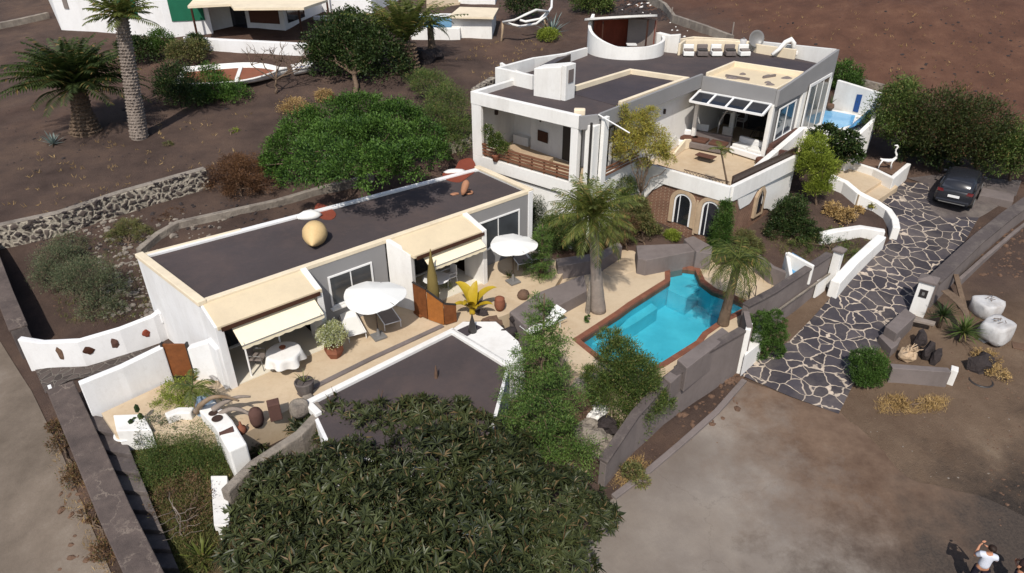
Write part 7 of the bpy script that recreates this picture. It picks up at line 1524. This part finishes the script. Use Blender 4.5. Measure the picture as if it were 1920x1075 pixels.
# ---------------- neighbouring house and pool ----------------
t = thing('neighbour_house', 'white neighbouring house with green shutters and a cream veranda roof at the top left', 'house', G(300,75))
NZ = 3.75
def N(a, b, z=NZ): return P(a, b, z).to_2d()
nb = [N(116,58), N(318,74), N(402,70), N(402,-60), N(60,-60), N(98,20)]
q = MB(); q.prism(nb, 2.5, [NZ+5.2]*6); q.build('wall', 'white_cool', t, bevel=.04)
q = MB(); q.wall([N(322,72)-Vector((0, .15)), N(328,72)-Vector((0, .15))], .5, 2.5, NZ+5.2); q.build('buttress', 'white_cool', t, bevel=.05)
def npane(a0, a1, z0, z1, m_, nm, off=.12, b=73):
    p0, p1 = P(a0, b, NZ), P(a1, b, NZ); return None
def onwall(pa, pb, a0, a1, z0, z1, m_, nm, off=.05, th=.05):
    d = (pb-pa).normalized(); n = Vector((d.y, -d.x)); q = MB(); q.wall([pa+d*a0+n*off, pa+d*a1+n*off], th, z0, z1); return q.build(nm, m_, t)
L1 = (nb[1]-nb[0]).length; L2 = (nb[2]-nb[1]).length
onwall(nb[0], nb[1], L1*.6, L1*.775, NZ+1.5, NZ+3.2, 'green_shutter', 'shutter'); onwall(nb[1], nb[2], L2*.15, L2*.88, NZ+1.4, NZ+3.2, 'green_shutter', 'shutter')
onwall(nb[0], nb[1], 1.2, 1.7, NZ+1.9, NZ+4.2, 'grey_fabric', 'window')
# veranda
vf = [N(355,76), N(578,80), N(640,48), N(600,30), N(400,40)]
q = MB(); q.prism(vf, 2.5, NZ+.02); q.build('veranda_floor', 'clay_dark', t)
vp = G2((352,90),(420,95),(500,99),(585,104)); q = MB(); q.wall(vp, .5, 2.8, [T(*p)+.85 for p in vp]); q.build('veranda_plinth', 'white_cool', t, bevel=.03)
bw_ = [N(396,66), N(440,60), N(470,62), N(536,66), N(575,50), N(640,30)]
q = MB(); q.wall(bw_, .25, NZ, NZ+2.9); q.build('veranda_wall', 'white_cool', t)
def dist(a, b): return (b-a).length
onwall(bw_[1], bw_[2], .1, dist(bw_[1], bw_[2])-.1, NZ+.05, NZ+2.3, 'glass_dark', 'door', .16); onwall(bw_[2], bw_[3], .3, dist(bw_[2], bw_[3])-.3, NZ+.9, NZ+2.4, 'brown_cushion', 'window', .16); onwall(bw_[3], bw_[4], .5, dist(bw_[3], bw_[4])-.4, NZ+.9, NZ+2.3, 'glass_dark', 'window', .16)
q = MB(); q.prism([P(a, b, NZ+2.9).to_2d() for a, b in ((352,14),(432,10),(438,18),(570,17),(614,2),(560,-40),(400,-40))], NZ+2.82, NZ+3.0); q.build('veranda_roof', 'cream', t)
for a, b in ((372,76), (568,74), (618,44)):
    p = P(a, b, NZ); q = MB(); q.tube([p, p+Vector((0, 0, 2.85))], .09, 8); q.build('post', 'dark_wood', t)
q = MB(); q.prism([N(585,40), N(700,44), N(770,20), N(700,-60), N(585,-60)], 2.5, NZ+3.6); q.build('wall', 'white_cool', t, bevel=.04)
q = MB(); q.wall([N(590,52), N(640,52), N(652,40)], .4, 2.8, NZ+1.0); q.build('low_wall', 'white_cool', t, bevel=.1)
t = thing('garden_fence', 'thin white railing in front of the neighbouring house between the palms', 'fence', G(265,80))
fa, fb = G(240,84).to_2d(), G(285,86).to_2d()
q = MB()
for k in range(12): c_ = fa+(fb-fa)*k/11; z_ = T(*c_); q.tube([V3(c_, z_-.1), V3(c_, z_+.9)], .025, 5)
q.build('bars', 'white_paint', t); q = MB(); q.tube([V3(fa, T(*fa)+.85), V3(fb, T(*fb)+.85)], .03, 5); q.build('rail', 'white_paint', t)
t = thing('neighbour_pool', 'neighbouring raised swimming pool with a white wall and a cream-roofed white pump house', 'pool', G(850,75)); NZ2 = 5.0
q = MB(); q.prism([P(a, b, NZ2).to_2d() for a, b in ((770,50),(862,50),(872,28),(850,22),(760,22))], 2.8, NZ2-.15); q.build('pool_wall', 'white', t, bevel=.03)
q = MB(); q.prism([P(a, b, NZ2).to_2d() for a, b in ((776,48),(846,48),(862,30),(772,28))], NZ2-.149, NZ2-.1); q.build('water', 'neighbour_water', t)
q = MB(); q.prism([P(a, b, NZ2+.7).to_2d() for a, b in ((846,30),(922,32),(930,16),(868,14))], 2.8, NZ2+.6); q.build('pump_house', 'white', t, bevel=.03)
q = MB(); q.prism([P(a, b, NZ2+.75).to_2d() for a, b in ((840,31),(925,33),(935,15),(862,13))], NZ2+.6, NZ2+.75); q.build('pump_house_roof', 'cream', t, bevel=.01)
q = MB(); q.prism([P(a, b, 4.9).to_2d() for a, b in ((800,14),(862,12),(870,4),(800,4))], 4.0, 5.2); q.build('pool_deck', 'tan_floor', t)
q = MB(); q.wall([P(860,8,5).to_2d(), P(926,10,5).to_2d(), P(932,0,5).to_2d()], .3, 4, 5.6); q.build('deck_wall', 'white', t, bevel=.05)
sitewall('low_wall', 'pale kerb wall at the far upper left beyond the date palm', 'wall', G2((-40,62),(40,46),(92,34)), .5, .5, 'rock_pale')
# boats
def boat(name, label, c, L, Bm, hd, deck, tilt=0.):
    t = thing(name, label, 'boat', (0, 0, 0)); n = 14; m_ = 8; vs = []; top = []
    for i in range(n+1):
        u = i/n; w_ = Bm/2*(math.sin(min(1, .35+u*.9)*math.pi)**.6 if u > .25 else (.75+u)) ; w_ = Bm/2*max(.03, (1-abs(2*u-.9)**2.6 if u > .45 else .82+.18*math.sin(u*3.5)))
        for j in range(m_+1): a = math.pi*j/m_; vs.append((L*(u-.5), -w_*math.cos(a), .55+.18*u*u-(.55)*math.sin(a)**.8))
        top.append((L*(u-.5), w_, .55+.18*u*u))
    fs = [(i*(m_+1)+j, i*(m_+1)+j+1, (i+1)*(m_+1)+j+1, (i+1)*(m_+1)+j) for i in range(n) for j in range(m_)]+[tuple(range(m_+1))]
    q = MB(); q.add(vs, fs); o = q.build('hull', 'white', t, smooth=True); sm_ = o.modifiers.new('s', 'SOLIDIFY'); sm_.thickness = .06
    q = MB(); a_ = [(x*.9, y*.74, z-.16) for x, y, z in top]; q.add(a_+[(x, -y, z) for x, y, z in a_][::-1], [tuple(range(2*len(a_)))]); q.build('deck', deck, t)
    q = MB(); q.tube([(x, y, z) for x, y, z in top], .07, 6); q.tube([(x, -y, z) for x, y, z in top], .07, 6); q.build('gunwale', 'white', t, smooth=True)
    q = MB(); q.box((L*.05, 0, .5), (.25, Bm*.8, .06)); q.build('thwart', 'white', t)
    placed(t, c, hd); t.rotation_euler = (tilt, 0, hd); return t
boat('boat', 'beached white rowing boat with a terracotta deck among the bushes', G(440,152)+Vector((0, 0, .0)), 7.4, 3.9, .2, 'terracotta', .1)
boat('small_boat', 'small white and blue dinghy on the dark slope right of the bare tree', G(573,138), 1.7, 1.0, .5, 'deep_blue', .1)
# white pole sculpture
t = thing('pole_sculpture', 'twisted white pole sculpture on the dark slope at the top of the picture', 'sculpture', G(940,78)); g = Vector(t.location)
for pts in (((940,78,0),(942,60,.7),(943,42,1.5)), ((943,42,1.5),(975,50,1.2),(1005,45,1.3),(1022,32,1.7),(1034,14,2.3),(1035,-8,3.0)), ((943,42,1.5),(965,38,1.8),(985,28,2.2),(1005,19,2.4),(1028,22,2.1)), ((1028,22,2.1),(1012,36,1.5),(985,41,1.4),(975,38,1.5)), ((1020,34,1.6),(1024,46,1.2),(1026,62,0.))):
    q = MB(); q.tube([P(a, b, g.z+z) for a, b, z in pts], .1, 7); q.build('pole', 'stone_cut' if len(pts) == 3 else 'white', t, smooth=True)
# fence line on the hill side
sitewall('stone_fence', 'grey boundary wall running down behind the villa roof on the right', 'wall', G2((1208,-4),(1246,20),(1262,42),(1320,62),(1372,82)), .3, .6, 'rock_pale')
sitewall('stone_fence', 'short pale wall behind the plunge court trees', 'wall', G2((1600,156),(1655,170)), .3, .4, 'rock_pale')
scatter('black_rubble', 'lava', [(1140,0,1215,30),(1150,15,1240,32),(1180,24,1250,40)], 500, .08, .35, 9)
scatter('white_rubble', 'white', [(1255,40,1290,70),(1150,5,1240,28)], 26, .08, .25, 10)
for a, b, lb in ((1258,40,'weathered post at the bend of the fence behind the villa'),(1372,70,'thin white post behind the roof seats')):
    p = G(a, b); q = MB(); q.tube([p, p+Vector((0, 0, 1.1))], .06, 6); setp(q.build('post', 'bark_grey'), lb, 'post')
# ---------------- people ----------------
def skin_mesh(name, pts, edges, m_, parent, lvl=2):
    """pts: (x,y,z,r) joints, first is the root"""
    me = bpy.data.meshes.new(name); me.from_pydata([p[:3] for p in pts], edges, []); o = bpy.data.objects.new(name, me); col.objects.link(o); o.parent = parent
    s = o.modifiers.new('skin', 'SKIN'); 
    for i, p in enumerate(pts): r_ = p[3]; d_ = me.skin_vertices[0].data[i]; d_.radius = (r_, p[4] if len(p) > 4 else r_); d_.use_root = i == 0
    s.use_smooth_shade = True; ss = o.modifiers.new('sub', 'SUBSURF'); ss.levels = lvl; ss.render_levels = lvl
    me.materials.append(M[m_]); return o
def person(label, loc, rz, shirt, trousers, arm):
    t = thing('person', label, 'person', (0, 0, 0))
    P_ = [(0, 0, .95, .13, .1), (0, .01, 1.12, .12, .09), (0, 0, 1.32, .15, .1), (0, 0, 1.45, .1, .08), (0, -.01, 1.53, .05), (0, -.02, 1.6, .07), (0, -.01, 1.68, .085, .095), (0, 0, 1.75, .06)]
    E_ = [(i, i+1) for i in range(7)]
    for s in (-1, 1):
        b = len(P_); P_ += [(s*.1, 0, .9, .085), (s*.12, -.02*s, .5, .055), (s*.13, .03*s, .12, .04), (s*.13, .03*s, .05, .04), (s*.14, -.12+.03*s, .03, .035)]; E_ += [(0, b), (b, b+1), (b+1, b+2), (b+2, b+3), (b+3, b+4)]
        b = len(P_); A = arm[s]; P_ += [(s*.17, 0, 1.42, .055), (*A[0], .04), (*A[1], .03), (*A[2], .028, .018)]; E_ += [(3, b), (b, b+1), (b+1, b+2), (b+2, b+3)]
    skin_mesh('body', P_, E_, 'skin', t)
    H_ = []; HE = []
    # hands: five fingers each curling round what is held
    for s in (-1, 1):
        w_ = Vector(arm[s][2]); e_ = (Vector(arm[s][2])-Vector(arm[s][1])).normalized(); sd_ = Vector((1, 0, 0)) if abs(e_.x) < .8 else Vector((0, 0, 1))
        q = [(*w_, .018)]; ed = []
        for k in range(5):
            f0 = w_+e_*.04+sd_*(k-2)*.017; L_ = (.05, .07, .08, .075, .06)[k]; f1 = f0+e_*L_*.6; f2 = f1+(e_*.4+Vector((0, 0, -.8))).normalized()*L_*.5
            b = len(q); q += [(*f0, .009), (*f1, .008), (*f2, .007)]; ed += [(0, b), (b, b+1), (b+1, b+2)]
        skin_mesh('hand', q, ed, 'skin', t, 1)
    S_ = [(0, 0, .93, .165, .13), (0, .01, 1.12, .15, .12), (0, 0, 1.32, .175, .125), (0, 0, 1.45, .13, .1), (0, 0, 1.52, .075)]; SE_ = [(0, 1), (1, 2), (2, 3), (3, 4)]
    for s in (-1, 1): A = arm[s]; b = len(S_); up = Vector(A[0])-Vector((s*.17, 0, 1.42)); S_ += [(s*.175, 0, 1.42, .08), (*(Vector((s*.17, 0, 1.42))+up*.7), .065)]; SE_ += [(3, b), (b, b+1)]
    skin_mesh('shirt', S_, SE_, shirt, t)
    T_ = [(0, 0, 1.0, .15, .115)]; TE = []
    for s in (-1, 1): b = len(T_); T_ += [(s*.1, 0, .88, .105), (s*.12, -.02*s, .5, .075), (s*.13, .03*s, .13, .06)]; TE += [(0, b), (b, b+1), (b+1, b+2)]
    skin_mesh('trousers', T_, TE, trousers, t)
    q = MB(); q.rock((0, .02, 1.735), (.1, .115, .085), 5, .06, 3); q.build('hair', 'hair', t, smooth=True)
    q = MB(); q.rock((0, -.105, 1.655), (.014, .02, .018), 1, .0, 1); q.build('nose', 'skin', t, smooth=True)
    for s in (-1, 1):
        q = MB(); q.rock((s*.032, -.088, 1.685), (.012, .008, .008), 1, 0, 1); q.build('eye', 'hair', t); q = MB(); q.rock((s*.088, .0, 1.67), (.012, .02, .03), 1, 0, 1); q.build('ear', 'skin', t, smooth=True)
        q = MB(); q.rock((s*.14, -.06, .045), (.05, .13, .045), 2, .03, 2); q.build('shoe', 'trousers', t, smooth=True)
    q = MB(); q.rock((0, -.093, 1.622), (.022, .006, .006), 1, 0, 1); q.build('mouth', 'terracotta', t)
    return placed(t, loc, rz)
pz = T(*P(1842,1096,-2).to_2d()); p1 = P(1820,1104,pz+.04)
person('person in a white top and dark trousers holding up both hands, at the bottom right', p1, R(160), 'shirt', 'trousers', {-1: ((-.27, -.08, 1.2), (-.12, -.3, 1.32), (-.06, -.34, 1.36)), 1: ((.27, -.06, 1.22), (.16, -.28, 1.42), (.1, -.33, 1.5))})
p2 = P(1893,1112,pz+.04); person('person in dark clothes with folded arms cut by the right edge of the picture', p2, R(200), 'dark_cloth', 'trousers', {-1: ((-.26, -.02, 1.18), (-.05, -.2, 1.15), (.02, -.21, 1.17)), 1: ((.26, -.02, 1.18), (.06, -.22, 1.12), (-.02, -.23, 1.12))})
